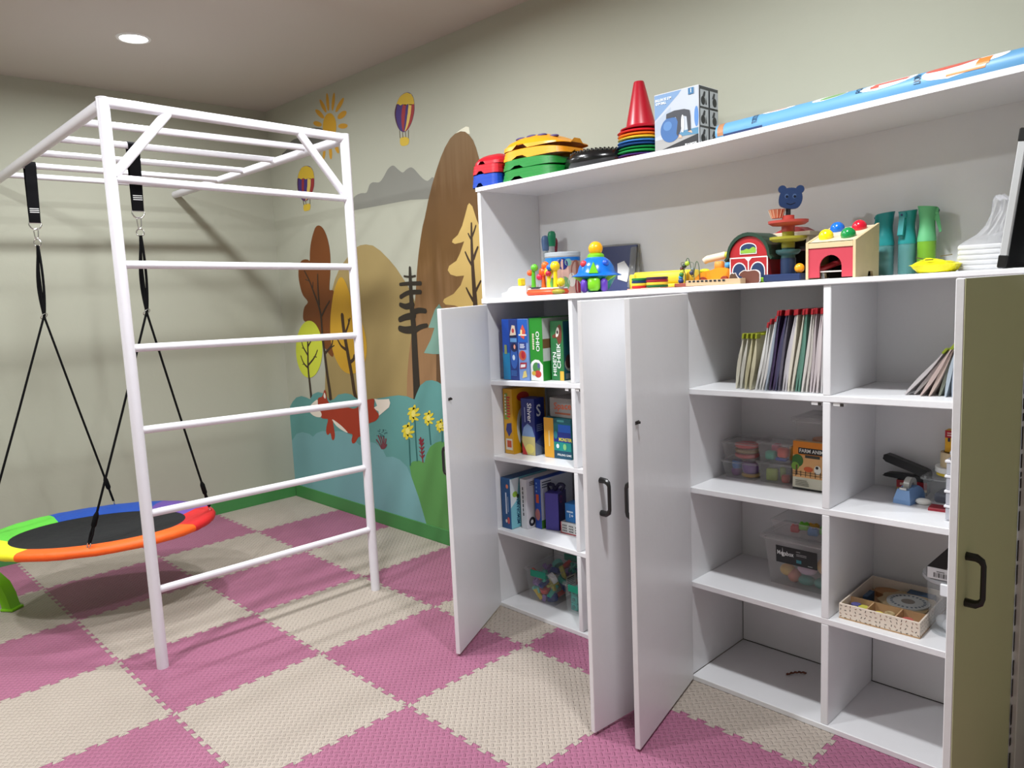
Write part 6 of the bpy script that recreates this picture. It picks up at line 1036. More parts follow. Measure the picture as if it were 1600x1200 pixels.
o = gbox('toy_box', 'white box with red edges and black dot pattern', 'box', 2.905, -0.246, w, d, h, zl(2, 2.95), (206, 206, 204), 0.05)
f = front(w, d, h); f.rect(0.0, 0.095, 0.0, 0.004, C(186, 40, 50)); f.rect(0.0, 0.004, 0.0, 0.052, C(186, 40, 50))
for i in range(9):
    for j in range(3):
        if (i+1) % 4: f.ell(0.014+i*0.0092, 0.014+j*0.012, 0.0032, 0.0032, C(24, 24, 26), 8)
f.build(o)
w, d, h = 0.07, 0.06, 0.085
o = gbox('toy_box', 'small blue box marked 1+ on the dotted white box', 'box', 2.925, -0.236, w, d, h, zl(2, 2.95)+0.0532, (24, 104, 170), 0.05)
f = front(w, d, h); f.text('1+', 0.034, 0.03, 0.024, C(226, 234, 240)); f.lines(0.01, 0.05, 0.044, 0.052, 1, C(190, 210, 226), 0.9); f.build(o)
# ---- plastic bins
M_clear = mat('tub_clear', (215, 218, 220), 0.12, clear=0.87, spec=0.6); M_clear2 = mat('tub_frosted', (200, 196, 194), 0.25, clear=0.76)
def bin_(name, label, x, y, z, w, d, h, rz=0.0, lid=0.012, taper=0.9, m=None, cat='storage box', group=None, clips=None, over=0.006):
    o = empty(name, (x, y, z+0.0004), rz, label, cat, group); m = m or M_clear; t = 0.0018
    def ringv(s, zz, ins): return [(sx_*(w/2*s-ins), sy_*(d/2*s-ins), zz) for sx_, sy_ in ((-1, -1), (1, -1), (1, 1), (-1, 1))]
    vs = ringv(taper, 0, 0)+ringv(1, h, 0)+ringv(1, h, -0.004)+ringv(1, h-0.004, -0.004)
    fs = [(3, 2, 1, 0)]
    for k in range(3):
        for i in range(4): fs.append((4*k+i, 4*k+(i+1) % 4, 4*k+4+(i+1) % 4, 4*k+4+i))
    MB().add(vs, fs).build('tub', m, o)
    if lid:
        a, b_ = w/2+over, d/2+over; q = 0.010
        def rg(i, zz): return [(-a+i, -b_+i, zz), (a-i, -b_+i, zz), (a-i, b_-i, zz), (-a+i, b_-i, zz)]
        v2 = rg(0, h-0.003)+rg(0, h+lid-0.002)+rg(0.002, h+lid)+rg(q, h+lid)+rg(q+0.002, h+lid-0.003); f2 = [(16, 17, 18, 19)]
        for k in range(4):
            for i in range(4): f2.append((4*k+i, 4*k+(i+1) % 4, 4*k+4+(i+1) % 4, 4*k+4+i))
        MB().add(v2, f2).build('lid', m, o)
    if clips:
        for s in (-1, 1): MB().box(-0.045, 0.045, s*(d/2+over+0.003)-0.004, s*(d/2+over+0.003)+0.004, h-0.022, h+lid-0.002, 0.003).build('clip', C(*clips, 0.35), o)
    return o
TEAL = (10, 150, 120)
b1 = bin_('toy_bin', 'clear lidded bin with teal clips full of foam blocks', 2.790, -0.170, 0.0203, 0.165, 0.235, 0.150, 0.06, clips=TEAL, taper=0.86)
f = Face((0.0825*0.9, -0.02, 0.02), (0, 1, 0), (0.055, 0, 1)); f.rect(0.0, 0.075, 0.0, 0.095, C(196, 190, 176)); f.lines(0.008, 0.07, 0.045, 0.09, 5, C(40, 40, 40), 0.6); f.rect(0.02, 0.05, 0.006, 0.036, C(60, 56, 50)); f.build(b1, 'sticker')
random.seed(21)
FB = [('yellow', (226, 196, 60)), ('teal', (40, 160, 140)), ('lilac', (150, 120, 176)), ('white', (214, 216, 216)), ('navy', (40, 60, 130)), ('aqua', (120, 206, 190)), ('olive', (170, 160, 60)), ('red', (206, 70, 60))]
def block_mesh(kind):
    mb = MB(); s = 0.013
    if kind == 0: mb.box(-0.008, 0.008, -0.008, 0.008, -0.026, 0.026, 0.002)
    elif kind == 1: mb.prism([(-s/3*1, -s*1.7), (s/3, -s*1.7), (s/3, -s/3), (s*1.7, -s/3), (s*1.7, s/3), (s/3, s/3), (s/3, s*1.7), (-s/3, s*1.7), (-s/3, s/3), (-s*1.7, s/3), (-s*1.7, -s/3), (-s/3, -s/3)], -0.007, 0.007)
    else: mb.lathe([(0.006, -0.009), (0.019, -0.009), (0.02, 0), (0.019, 0.009), (0.006, 0.009), (0.006, -0.009)], 16)
    o = mb.build('foam_block', C(200, 200, 200)); d = o.data; D.objects.remove(o); return d
BMESH = [block_mesh(k) for k in range(3)]
def block(kind, nm, col, p, rot, where, group):
    key = (kind, nm)
    me = BCOL.get(key)
    if me is None: me = BMESH[kind].copy(); me.materials.clear(); me.materials.append(C(*col, 0.5)); BCOL[key] = me
    o = D.objects.new('foam_block', me); COL.objects.link(o); o.location = p; o.rotation_euler = rot; o.scale = (1.3, 1.3, 1.3)
    tag(o, '%s foam %s %s' % (nm, ('bar', 'cross block', 'ring block')[kind], where), 'foam block', group)
BCOL = {}
c_, s_ = math.cos(0.06), math.sin(0.06)
for lev in range(4):
    for i in range(3):
        for j in range(3):
            if i == 1 and j == 1 and lev < 3: continue
            u, v = (-0.047+0.047*i)*(0.9+0.035*lev), (-0.082+0.082*j)*0.95; k = (i*2+j*3+lev*5) % 8; nm, col = FB[k]
            block((i+j+lev) % 3, nm, col, (2.790+c_*u-s_*v, -0.170+s_*u+c_*v, 0.0203+0.028+0.031*lev), (random.uniform(-1.2, 1.2), random.uniform(-1.2, 1.2), random.uniform(0, 3)), 'in the clear bin with teal clips', 'foam blocks in the clear bin')
b2 = bin_('toy_bin', 'smaller clear bin with teal clip holding teal building pieces', 3.01, -0.190, 0.0203, 0.15, 0.16, 0.125, 0.0, clips=TEAL, taper=0.9)
for lev in range(3):
    for i in range(3):
        for j in range(2):
            o = MB().box(-0.019, 0.019, -0.028, 0.028, 0, 0.034, 0.003).build('building_piece', C(26, 150, 138, 0.4), None, (3.01-0.041+0.041*i, -0.190-0.03+0.06*j, 0.0225+0.0348*lev)); tag(o, 'teal plastic building piece inside the smaller teal-clipped bin', 'building piece', 'teal building pieces')
            MB().lathe([(0.005, -0.0285), (0.009, -0.0285), (0.009, -0.031), (0.005, -0.031)], 12, M=T(0, 0, 0.017) @ RX(-PI/2) @ T(0, 0, 0.0)).build('stud_ring', C(16, 110, 104, 0.4), o)

# ---- right cupboard, top left cubby: zip folders standing on edge
def zr_(i, x): return rz_(i, x)+0.0003
random.seed(31)
def folder(x, y, L, h, z, lean, col, slider, label, group, th=0.0035, yaw=0.0):
    """translucent zip pouch standing on its long edge, seen from its slider end"""
    key = 'folder_%d_%d_%d' % col
    m = mat(key, col, 0.3, clear=0.18, var=0.03); 
    o = empty('zip_folder', (x, y, z), yaw, label, 'folder', group); o.rotation_euler = (0, lean, yaw)
    mb = MB(); n = 8; vs = []; fs = []
    for i in range(n+1):
        f = i/n; zz = 0.002+(h-0.004)*f; b = th*(0.35+1.0*math.sin(PI*min(1, f*1.1+0.05))); wv = 0.0015*math.sin(5*f+x*40)
        vs += [(-b+wv, 0, zz), (b+wv, 0, zz), (b+wv, L, zz), (-b+wv, L, zz)]
    for i in range(n):
        for k in range(4): fs.append((4*i+k, 4*i+(k+1) % 4, 4*i+4+(k+1) % 4, 4*i+4+k))
    fs += [(3, 2, 1, 0), tuple(4*n+k for k in range(4))]
    mb.add(vs, fs).build('pouch', m, o, smooth=50)
    MB().box(-0.0028, 0.0028, -0.001, L, h-0.002, h+0.003).build('zip_strip', C(*slider, 0.4), o)
    MB().box(-0.0034, 0.0034, -0.004, 0.022, h-0.012, h+0.006, 0.001).build('zip_slider', C(*tuple(int(c*0.7) for c in slider), 0.4), o)
    return o
PAL = [((214, 214, 210), 'white'), ((206, 204, 200), 'white'), ((150, 160, 172), 'blue-grey'), ((72, 60, 92), 'dark violet'), ((70, 70, 96), 'navy'), ((96, 92, 104), 'grey'), ((196, 192, 196), 'pale lilac'), ((212, 206, 190), 'cream'), ((204, 200, 184), 'cream'), ((96, 140, 124), 'sea green'), ((206, 202, 196), 'white'), ((212, 208, 200), 'white'), ((196, 186, 188), 'pinkish'), ((206, 196, 196), 'pinkish'), ((200, 196, 196), 'pale grey')]
N = 21
ORD = 'first second third fourth fifth sixth seventh eighth ninth tenth eleventh twelfth thirteenth fourteenth fifteenth sixteenth seventeenth eighteenth nineteenth twentieth last'.split()
for i in range(N):
    f = i/(N-1); x = 3.905+0.228*f; k = min(len(PAL)-1, int(f*len(PAL))); col, nm = PAL[k]
    hh = 0.262 if i > 2 else 0.225+0.01*i; le = 0.20-0.13*f-0.02*math.sin(i*2.1)
    if i == N-1: le = 0.02
    le = min(le, max(0.0, (4.136-x)/0.262))
    folder(x, -0.352+0.004*math.sin(i*1.7), 0.20, hh, zr_(0, x), le, col, (206, 26, 40), '%s zip folder with red slider, %s counted from the white divider' % (nm, ORD[N-1-i]), 'zip folders with red sliders', 0.0036)
for i in range(4):
    x = 3.822+0.021*i; folder(x, -0.335-0.006*i, 0.18, 0.186, zr_(0, x), 0.16-0.01*i, ((206, 202, 184), (200, 198, 186), (190, 184, 150), (196, 190, 160))[i], (186, 196, 30), 'short cream zip folder with lime slider, %s from the empty end' % ORD[i], 'zip folders with lime sliders', 0.005)
# top right cubby
for i, (x, ln, col) in enumerate(((4.352, 0.66, (190, 184, 184)), (4.374, 0.60, (196, 190, 190)), (4.396, 0.52, (190, 170, 164)), (4.417, 0.43, (196, 176, 166)), (4.438, 0.33, (170, 176, 160)), (4.460, 0.19, (170, 182, 192)), (4.480, 0.08, (166, 176, 190)))):
    folder(x, -0.30+0.012*math.sin(i*2), 0.19, 0.172, zr_(0, x), ln, col, (170, 190, 40), 'zip folder with lime slider slumped in the fan, number %d from its lowest edge' % (i+1) if False else ['lowest pale grey zip folder of the slumped fan', 'second pale grey zip folder of the slumped fan', 'brownish zip folder in the middle of the slumped fan', 'pinkish zip folder in the slumped fan', 'olive grey zip folder in the slumped fan', 'pale blue zip folder steep in the slumped fan', 'blue-grey zip folder standing against the right panel'][i], 'slumped zip folders', 0.004)
# ---- second row, left: four small tubs, tall tub with farm card
z = rz_(1, 3.8)
TB = 'small tubs on the second shelf'
t1 = bin_('plastic_tub', 'lower left small tub with purple and blue contents', 3.752, -0.135, zr_(1, 3.75), 0.132, 0.12, 0.062, 0.03, 0.006, 0.86, M_clear2, 'tub', TB, over=0.004)
t2 = bin_('plastic_tub', 'upper left small tub with red contents', 3.752, -0.135, zr_(1, 3.75)+0.0692, 0.132, 0.12, 0.064, 0.03, 0.006, 0.86, M_clear2, 'tub', TB, over=0.004)
t3 = bin_('plastic_tub', 'lower right small tub with lime and red pieces', 3.889, -0.142, zr_(1, 3.89), 0.126, 0.10, 0.072, 0.0, 0.006, 0.86, M_clear2, 'tub', TB, over=0.004)
t4 = bin_('plastic_tub', 'upper right small tub with mixed coloured pieces', 3.889, -0.142, zr_(1, 3.89)+0.0792, 0.126, 0.10, 0.066, 0.0, 0.006, 0.86, M_clear2, 'tub', TB, over=0.004)
def lump(name, label, cat, p, s, col, kind='box', rz=0.0, group='contents of the small tubs'):
    mb = MB()
    if kind == 'box': mb.box(-s[0]/2, s[0]/2, -s[1]/2, s[1]/2, 0, s[2], min(s)*0.18)
    elif kind == 'bowl': mb.lathe([(0.0001, 0), (s[0]*0.40, 0), (s[0]/2, s[2]*0.3), (s[0]/2, s[2]*0.8), (s[0]*0.42, s[2]), (0.0001, s[2])], 24, sy=s[1]/s[0])
    else: mb.ball((0, 0, s[2]/2), s[0]/2, 16, sy=s[1]/s[0], sz=s[2]/s[0])
    o = mb.build(name, C(*col, 0.45), None, p, (0, 0, rz), smooth=45); tag(o, label, cat, group); return o
za = zr_(1, 3.75)+0.0028
lump('toy_bowl', 'purple toy bowl in the lower left small tub', 'toy', (3.772, -0.138, za+0.0142), (0.066, 0.066, 0.040), (110, 40, 140), 'bowl')
lump('toy_plate', 'yellow toy plate under the purple bowl', 'toy', (3.772, -0.138, za), (0.068, 0.068, 0.0138), (206, 160, 40), 'bowl')
lump('toy_cup', 'blue toy cup in the lower left small tub', 'toy', (3.718, -0.140, za+0.0262), (0.036, 0.05, 0.030), (30, 110, 190), 'bowl'); lump('toy_cup', 'magenta toy cup under the blue cup', 'toy', (3.716, -0.140, za), (0.036, 0.05, 0.0258), (120, 30, 130), 'bowl')
zb = za+0.0692
for i, (col, nm) in enumerate((((196, 40, 44), 'red'), ((150, 120, 60), 'ochre'), ((206, 60, 56), 'bright red'))): lump('toy_dish', '%s toy dish stacked in the upper left small tub' % nm, 'toy', (3.755, -0.135, zb+0.0185*i), (0.088, 0.082, 0.018), col, 'bowl')
zc_ = zr_(1, 3.89)+0.0028
lump('toy_piece', 'round lime toy piece in the lower right small tub', 'toy', (3.864, -0.155, zc_), (0.04, 0.02, 0.044), (170, 190, 80), 'box', 0.2); lump('toy_piece', 'lime toy block beside the round lime piece', 'toy', (3.892, -0.13, zc_), (0.02, 0.02, 0.046), (176, 200, 90), 'box', 0.5); lump('toy_piece', 'red toy cap in the lower right small tub', 'toy', (3.915, -0.155, zc_), (0.030, 0.03, 0.026), (206, 70, 50), 'bowl')
zd = zc_+0.0792
for p, s, col, nm in (((3.862, -0.16, zd), (0.036, 0.03, 0.03), (60, 170, 140), 'teal'), ((3.908, -0.16, zd+0.012), (0.036, 0.03, 0.034), (226, 80, 60), 'coral'), ((3.905, -0.16, zd), (0.04, 0.028, 0.0115), (20, 60, 170), 'blue'), ((3.866, -0.125, zd), (0.03, 0.03, 0.05), (216, 100, 130), 'pink'), ((3.93, -0.13, zd), (0.02, 0.03, 0.05), (226, 160, 40), 'orange')): lump('toy_piece', '%s toy piece in the upper right small tub' % nm, 'toy', p, s, col)
tall = bin_('plastic_tub', 'tall frosted tub with wide lid next to the divider', 4.046, -0.105, zr_(1, 4.04), 0.165, 0.15, 0.232, 0.0, 0.014, 0.86, M_clear2, 'tub', None, over=0.012)
o = gbox('farm_puzzle', 'orange farm animal puzzle box in front of the tall tub', 'puzzle box', 3.966, -0.212, 0.140, 0.022, 0.168, zr_(1, 4.04), (206, 170, 120), 0.0); w, d, h = 0.14, 0.022, 0.168; o.rotation_euler = (-0.02, 0, 0)
f = front(w, d, h); f.rect(0.001, 0.139, 0.0, 0.006, C(30, 32, 28)); f.rect(0.001, 0.139, 0.006, 0.042, C(214, 210, 190)); f.rect(0.001, 0.139, 0.042, 0.12, C(224, 170, 110)); f.rect(0.001, 0.139, 0.12, 0.167, C(222, 130, 24)); f.rect(0.02, 0.139, 0.124, 0.146, C(20, 20, 22)); f.text('FARM ANIMALS', 0.078, 0.135, 0.0175, C(236, 236, 230), 0.0, 0.108); f.rect(0.044, 0.095, 0.112, 0.122, C(60, 60, 50)); f.ell(0.018, 0.10, 0.020, 0.022, C(50, 100, 36)); f.ell(0.01, 0.08, 0.014, 0.014, C(110, 150, 50)); f.rect(0.012, 0.018, 0.05, 0.085, C(90, 60, 30)); f.ell(0.056, 0.073, 0.016, 0.009, C(206, 90, 40)); f.ell(0.088, 0.074, 0.012, 0.016, C(226, 222, 210)); f.ell(0.086, 0.082, 0.005, 0.005, C(30, 28, 28)); f.ell(0.118, 0.078, 0.014, 0.018, C(60, 120, 50)); f.rect(0.002, 0.138, 0.052, 0.0535, C(30, 26, 22)); f.rect(0.002, 0.138, 0.060, 0.0615, C(30, 26, 22))
for i in range(8): f.rect(0.012+i*0.017, 0.014+i*0.017, 0.046, 0.066, C(30, 26, 22))
f.lines(0.012, 0.06, 0.014, 0.036, 4, C(120, 116, 104)); f.rect(0.108, 0.13, 0.012, 0.034, C(70, 70, 66)); f.build(o)
lump('toy_piece', 'orange toy heap seen through the tall tub', 'toy', (4.046, -0.105, zr_(1, 4.04)+0.004), (0.125, 0.11, 0.16), (206, 120, 60), 'bowl')
# ---- third row, left: label box with soft toys
mg = bin_('storage_tub', 'large clear tub with a black label and soft toys inside', 4.000, -0.140, zr_(2, 4.0), 0.262, 0.17, 0.168, 0.0, 0.014, 0.86, M_clear2, 'tub', None, over=0.012)
tp = math.atan2(0.131*0.14, 0.168)*0.64
f = Face((-0.088, -0.0815, 0.085), (1, 0, 0), (0, -0.065, 1)); f.rect(0.0, 0.148, 0.0, 0.062, C(12, 12, 13)); f.text('Megabox', 0.034, 0.036, 0.022, C(230, 232, 232), 0.0, 0.06); f.poly([(0.022, 0.024), (0.027, 0.024), (0.0245, 0.058)], C(236, 236, 236)); f.lines(0.074, 0.112, 0.036, 0.046, 2, C(150, 150, 150)); f.rect(0.074, 0.092, 0.01, 0.022, C(50, 120, 130)); f.lines(0.074, 0.09, 0.05, 0.054, 1, C(170, 170, 170)); f.lines(0.115, 0.135, 0.006, 0.012, 1, C(150, 150, 150)); f.build(mg, 'sticker')
f = Face((0.086, -0.083, 0.108), (1, 0, 0), (0, -0.065, 1)); f.rect(0, 0.032, 0, 0.034, C(216, 214, 208)); f.lines(0.004, 0.028, 0.012, 0.03, 2, C(50, 50, 50)); f.build(mg, 'price_tag')
zg = zr_(2, 4.0)+0.003
for p, s, col, nm in (((3.925, -0.165, zg+0.062), (0.045, 0.045, 0.04), (226, 140, 160), 'pink'), ((3.930, -0.17, zg+0.018), (0.055, 0.05, 0.044), (226, 180, 90), 'peach'), ((3.955, -0.17, zg), (0.046, 0.05, 0.05), (214, 130, 110), 'coral'), ((4.0, -0.165, zg+0.036), (0.07, 0.05, 0.04), (206, 170, 196), 'lilac'), ((4.0, -0.17, zg), (0.06, 0.05, 0.034), (70, 150, 140), 'teal'), ((4.05, -0.17, zg), (0.045, 0.05, 0.036), (60, 150, 140), 'dark teal'), ((4.06, -0.165, zg+0.05), (0.05, 0.05, 0.06), (220, 170, 100), 'sand'), ((4.078, -0.165, zg+0.012), (0.032, 0.04, 0.036), (80, 130, 200), 'blue'), ((3.96, -0.12, zg), (0.05, 0.05, 0.06), (160, 200, 190), 'mint')): lump('soft_toy', '%s soft toy inside the labelled tub' % nm, 'soft toy', p, s, col, 'ball', group='soft toys in the labelled tub')
zt_ = zr_(2, 4.0)+0.1842
bb = bin_('plastic_tub', 'low clear tray of building bricks on the large labelled tub', 4.01, -0.14, zt_, 0.24, 0.15, 0.05, 0.0, 0.0, 0.92, M_clear2, 'tub')
for p, s, col, nm in (((3.955, -0.165), (0.03, 0.03), (200, 40, 50), 'red'), ((3.985, -0.16), (0.034, 0.026), (110, 200, 50), 'lime'), ((4.02, -0.165), (0.036, 0.026), (60, 140, 200), 'blue'), ((4.062, -0.165), (0.036, 0.03), (70, 180, 50), 'green'), ((4.096, -0.165), (0.024, 0.03), (236, 190, 50), 'yellow'), ((4.0, -0.12), (0.04, 0.03), (230, 180, 60), 'amber'), ((4.05, -0.12), (0.04, 0.03), (40, 130, 120), 'teal'), ((4.09, -0.12), (0.03, 0.03), (196, 50, 60), 'crimson')):
    o = lump('toy_brick', '%s toy brick in the tray above the labelled tub' % nm, 'toy brick', (p[0], p[1], zt_+0.0026+(0.012 if nm in ('lime', 'green', 'yellow') else 0)), (s[0], s[1], 0.024), col, 'box', 0.25, 'bricks in the low tray')
    for u in (-0.25, 0.25): MB().lathe([(0.005, 0.0235), (0.005, 0.028), (0.0001, 0.028)], 10, (u*s[0], 0, 0)).build('stud', C(*col, 0.45), o)
# wood curl lying in the empty cubby
pts = [(3.925+0.05*t, -0.170+0.055*t, 0.0215+0.006*math.sin(t*3)+0.001) for t in [i/16 for i in range(17)]]
o = MB().tube([(p[0]-3.95, p[1]+0.14, p[2]-0.0203+0.0015*math.sin(i*2)) for i, p in enumerate(pts)], [0.0035+0.001*math.sin(i*1.9) for i in range(17)], 6).build('wood_curl', C(110, 62, 44, 0.8), None, (3.95, -0.14, 0.0205)); tag(o, 'small reddish brown twisted wood curl on the empty bottom shelf', 'wood curl')
# ---- second row, right: stapler, tape dispenser, tubs
zs_ = rz_(1, 4.3)+0.0003
o = gbox('staple_box', 'small red and black staple box under the stapler', 'box', 4.262, -0.085, 0.09, 0.05, 0.045, zs_, (30, 26, 26), 0.1); f = front(0.09, 0.05, 0.045); f.rect(0, 0.09, 0.02, 0.044, C(160, 30, 40)); f.lines(0.01, 0.06, 0.028, 0.038, 1, C(214, 190, 170), 0.8); f.rect(0, 0.09, 0.012, 0.02, C(190, 150, 90)); f.build(o)
st = empty('stapler', (4.292, -0.062, zs_+0.0462), -0.12, 'black desk stapler with open jaws lying on the staple box', 'stapler')
MB().prism(smooth_poly([(-0.075, 0.006), (-0.07, 0.0), (0.06, 0.0), (0.066, 0.012), (0.05, 0.016), (-0.04, 0.015), (-0.07, 0.012)], 2), -0.015, 0.015, M=RX(PI/2)).build('base', C(18, 18, 19, 0.4), st, smooth=35)
MB().prism(smooth_poly([(-0.078, 0.066), (-0.07, 0.050), (0.02, 0.026), (0.055, 0.012), (0.066, 0.016), (0.066, 0.034), (0.05, 0.044), (-0.03, 0.066), (-0.07, 0.076)], 2), -0.014, 0.014, M=RX(PI/2)).build('arm', C(20, 20, 21, 0.35), st, smooth=35)
MB().box(-0.05, 0.02, -0.006, 0.006, 0.0, 0.006, M=T(0, 0, 0.03) @ RY(0.22)).build('magazine', M_steel, st); MB().tube([(0.058, -0.016, 0.02), (0.058, 0.016, 0.02)], 0.004, 8).build('hinge_pin', M_steel, st)
td = empty('tape_dispenser', (4.326, -0.165, zs_), -0.15, 'pale blue tape dispenser with a metal cutter', 'tape dispenser')
vs = []; 
mb = MB(); pf = [(-0.026, 0.0), (0.026, 0.0), (0.02, 0.045), (-0.02, 0.045)]
mb.add([(-0.027, -0.045, 0), (0.027, -0.045, 0), (0.027, 0.05, 0), (-0.027, 0.05, 0), (-0.026, -0.045, 0.014), (0.026, -0.045, 0.014), (0.027, 0.05, 0.02), (-0.027, 0.05, 0.02), (-0.019, -0.036, 0.044), (0.019, -0.036, 0.044), (0.02, 0.02, 0.052), (-0.02, 0.02, 0.052), (0.02, 0.045, 0.04), (-0.02, 0.045, 0.04)], [(3, 2, 1, 0), (0, 1, 5, 4), (1, 2, 6, 5), (2, 3, 7, 6), (3, 0, 4, 7), (4, 5, 9, 8), (5, 6, 12, 10, 9), (7, 4, 8, 11, 13), (8, 9, 10, 11), (10, 12, 13, 11), (6, 7, 13, 12)]).build('body', C(116, 152, 200, 0.4), td)
MB().lathe([(0.010, -0.009), (0.026, -0.009), (0.026, 0.009), (0.010, 0.009), (0.010, -0.009)], 28, M=T(0, 0.006, 0.052) @ RY(PI/2)).build('tape_roll', mat('tape_grey', (160, 160, 154), 0.25), td, smooth=40); MB().box(-0.011, 0.011, -0.04, -0.03, 0.044, 0.052, 0.001).build('cutter', M_steel, td)
tb = bin_('plastic_tub', 'clear tub holding tape rolls by the right panel', 4.428, -0.10, zs_, 0.125, 0.13, 0.082, 0.0, 0.006, 0.9, M_clear, 'tub')
lump('eraser_pad', 'dark blue pad inside the clear tub', 'pad', (4.43, -0.10, zs_+0.0028), (0.08, 0.08, 0.03), (50, 56, 80), group=None); 
zz = zs_+0.0888
def roll(label, x, y, z, r, ri, h, col, clear=0.0):
    o = MB().lathe([(ri, 0), (r-0.001, 0), (r, 0.001), (r, h-0.001), (r-0.001, h), (ri, h), (ri, 0)], 32).build('tape_roll', mat('roll_%d_%d_%d' % col, col, 0.35), None, (x, y, z), smooth=35); tag(o, label, 'tape roll', 'tape rolls on the tub')
roll('yellow masking tape roll at the bottom of the tape pile', 4.436, -0.10, zz, 0.050, 0.036, 0.0095, (206, 180, 60)); roll('wide white tape roll in the tape pile', 4.434, -0.10, zz+0.0098, 0.052, 0.036, 0.0165, (216, 216, 212)); roll('tall beige packing tape roll on top of the pile', 4.438, -0.10, zz+0.0266, 0.042, 0.034, 0.046, (190, 170, 136))
o = gbox('crayon_box', 'red and yellow crayon box standing on the tape rolls', 'crayon box', 4.412, -0.12, 0.066, 0.03, 0.07, zz+0.0728, (226, 170, 30), 0.0); f = front(0.066, 0.03, 0.07); f.rect(0.0, 0.066, 0.046, 0.069, C(170, 20, 36)); f.lines(0.006, 0.04, 0.052, 0.066, 2, C(226, 190, 180), 0.5)
for i, c in enumerate(((40, 40, 60), (60, 40, 40), (30, 120, 60), (40, 110, 170), (40, 120, 190))): f.rect(0.008+i*0.011, 0.015+i*0.011, 0.034, 0.046, C(*c))
f.rect(0.024, 0.048, 0.016, 0.026, C(60, 60, 40)); f.lines(0.022, 0.056, 0.004, 0.012, 2, C(130, 110, 50)); f.build(o)
o = MB().ball((0, 0, 0.0105), 0.024, 20, sx=1.0, sy=0.55, sz=0.45).build('correction_tape', C(228, 228, 222, 0.35), None, (4.372, -0.178, zs_), (0, 0, 0.15), smooth=60); tag(o, 'white oval correction tape lying in front of the clear tub', 'stationery')
o = gbox('red_notebook', 'thin red notebook lying in front of the clear tub', 'notebook', 4.402, -0.235, 0.06, 0.05, 0.010, zs_, (150, 30, 44), 0.1)
dr = empty('drawer_unit', (4.486, -0.27, zs_), 0, 'white mini drawer tower squeezed against the right panel', 'drawer unit')
MB().box(-0.015, 0.015, -0.05, 0.05, 0, 0.004).build('bottom', C(222, 222, 226, 0.4), dr)
for i in range(4): MB().box(-0.012, 0.012, -0.052, 0.05, 0.008+i*0.044, 0.044+i*0.044, 0.002).build('drawer', mat('drawer_frost', (196, 198, 206), 0.3, clear=0.3), dr); MB().box(-0.016, 0.016, -0.054, 0.05, 0.0445+i*0.044, 0.0515+i*0.044, 0.001).build('rail', C(226, 226, 230, 0.4), dr)
MB().ball((0, -0.01, 0.198), 0.015, 14, sy=1.6, sz=0.9).build('knob_top', C(222, 226, 228, 0.35), dr, smooth=50)
# ---- third row, right: patterned tray, jar, white carton
zw = rz_(2, 4.3)+0.0003
tr = empty('game_tray', (4.302, -0.205, zw), 0.02, 'wooden compartment tray with black confetti pattern on its sides', 'tray')
W_, D_, H_, t_ = 0.236, 0.292, 0.050, 0.005; MTW = mat('tray_wood', (188, 152, 112), 0.55, var=0.08, scale=25); MTO = mat('tray_outside', (220, 206, 190), 0.5)
MB().box(-W_/2, W_/2, -D_/2, D_/2, 0, 0.004).build('bottom', MTW, tr)
for x0, x1, y0, y1 in ((-W_/2, W_/2, -D_/2, -D_/2+t_), (-W_/2, W_/2, D_/2-t_, D_/2), (-W_/2, -W_/2+t_, -D_/2+t_, D_/2-t_), (W_/2-t_, W_/2, -D_/2+t_, D_/2-t_)): MB().box(x0, x1, y0, y1, 0.004, H_, 0.0008).build('tray_side', MTO, tr)
for x0, x1, y0, y1 in ((-W_/2+t_, W_/2-t_, -D_/2+0.085, -D_/2+0.09), (-0.042, -0.038, -D_/2+t_, -D_/2+0.085), (0.042, 0.046, -D_/2+t_, -D_/2+0.085)): MB().box(x0, x1, y0, y1, 0.004, H_-0.006).build('compartment_wall', MTW, tr)
random.seed(8); f = Face((-W_/2, -D_/2, 0), (1, 0, 0), (0, 0, 1)); g = Face((W_/2, -D_/2, 0), (0, 1, 0), (0, 0, 1))
for fc, LN in ((f, W_), (g, D_)):
    for i in range(16 if fc is f else 18):
        for j in range(4):
            cx, cyy, a = LN*(i+0.5)/(16 if fc is f else 18)+random.uniform(-1, 1)*0.003, 0.007+j*0.012+random.uniform(-1, 1)*0.002, random.uniform(0, PI); c, s = math.cos(a), math.sin(a); l, wd = 0.0032, 0.0009
            fc.mb.add([fc.P(cx+u*c-v*s, cyy+u*s+v*c) for u, v in ((-l, -wd), (l, -wd), (l, wd), (-l, wd))], [(0, 1, 2, 3)], C(*random.choice(((40, 34, 30), (40, 34, 30), (120, 70, 50))), 0.6))
f.mb.build('confetti_print', None, tr, kind='stuff'); g.mb.build('confetti_print', None, tr, kind='stuff')
def piece(name, label, u, v, z, mb, col, rot=0.0):
    c, s = math.cos(0.02), math.sin(0.02); o = mb.build(name, C(*col, 0.5), None, (4.302+c*u-s*v, -0.205+s*u+c*v, zw+z), (0, 0, rot), smooth=35); tag(o, label, 'game piece', 'pieces in the wooden tray'); return o
ROUND = lambda r, h, n=28: MB().lathe([(0.0001, 0), (r, 0), (r, h), (0.0001, h)], n)
disc = piece('wooden_dial', 'round grey-white dial with dark centre lying in the tray', 0.035, 0.02, 0.034, ROUND(0.062, 0.005), (176, 178, 176)); MB().lathe([(0.0001, 0.0056), (0.02, 0.0055), (0.02, 0.005)], 20).build('dial_centre', C(120, 112, 104, 0.5), disc)
mb = MB()
for i in range(24): a = 2*PI*i/24; mb.box(-0.003, 0.003, 0.044, 0.052, 0.005, 0.0054, M=RZ(a))
mb.build('dial_marks', C(70, 84, 100, 0.5), disc, kind='stuff')
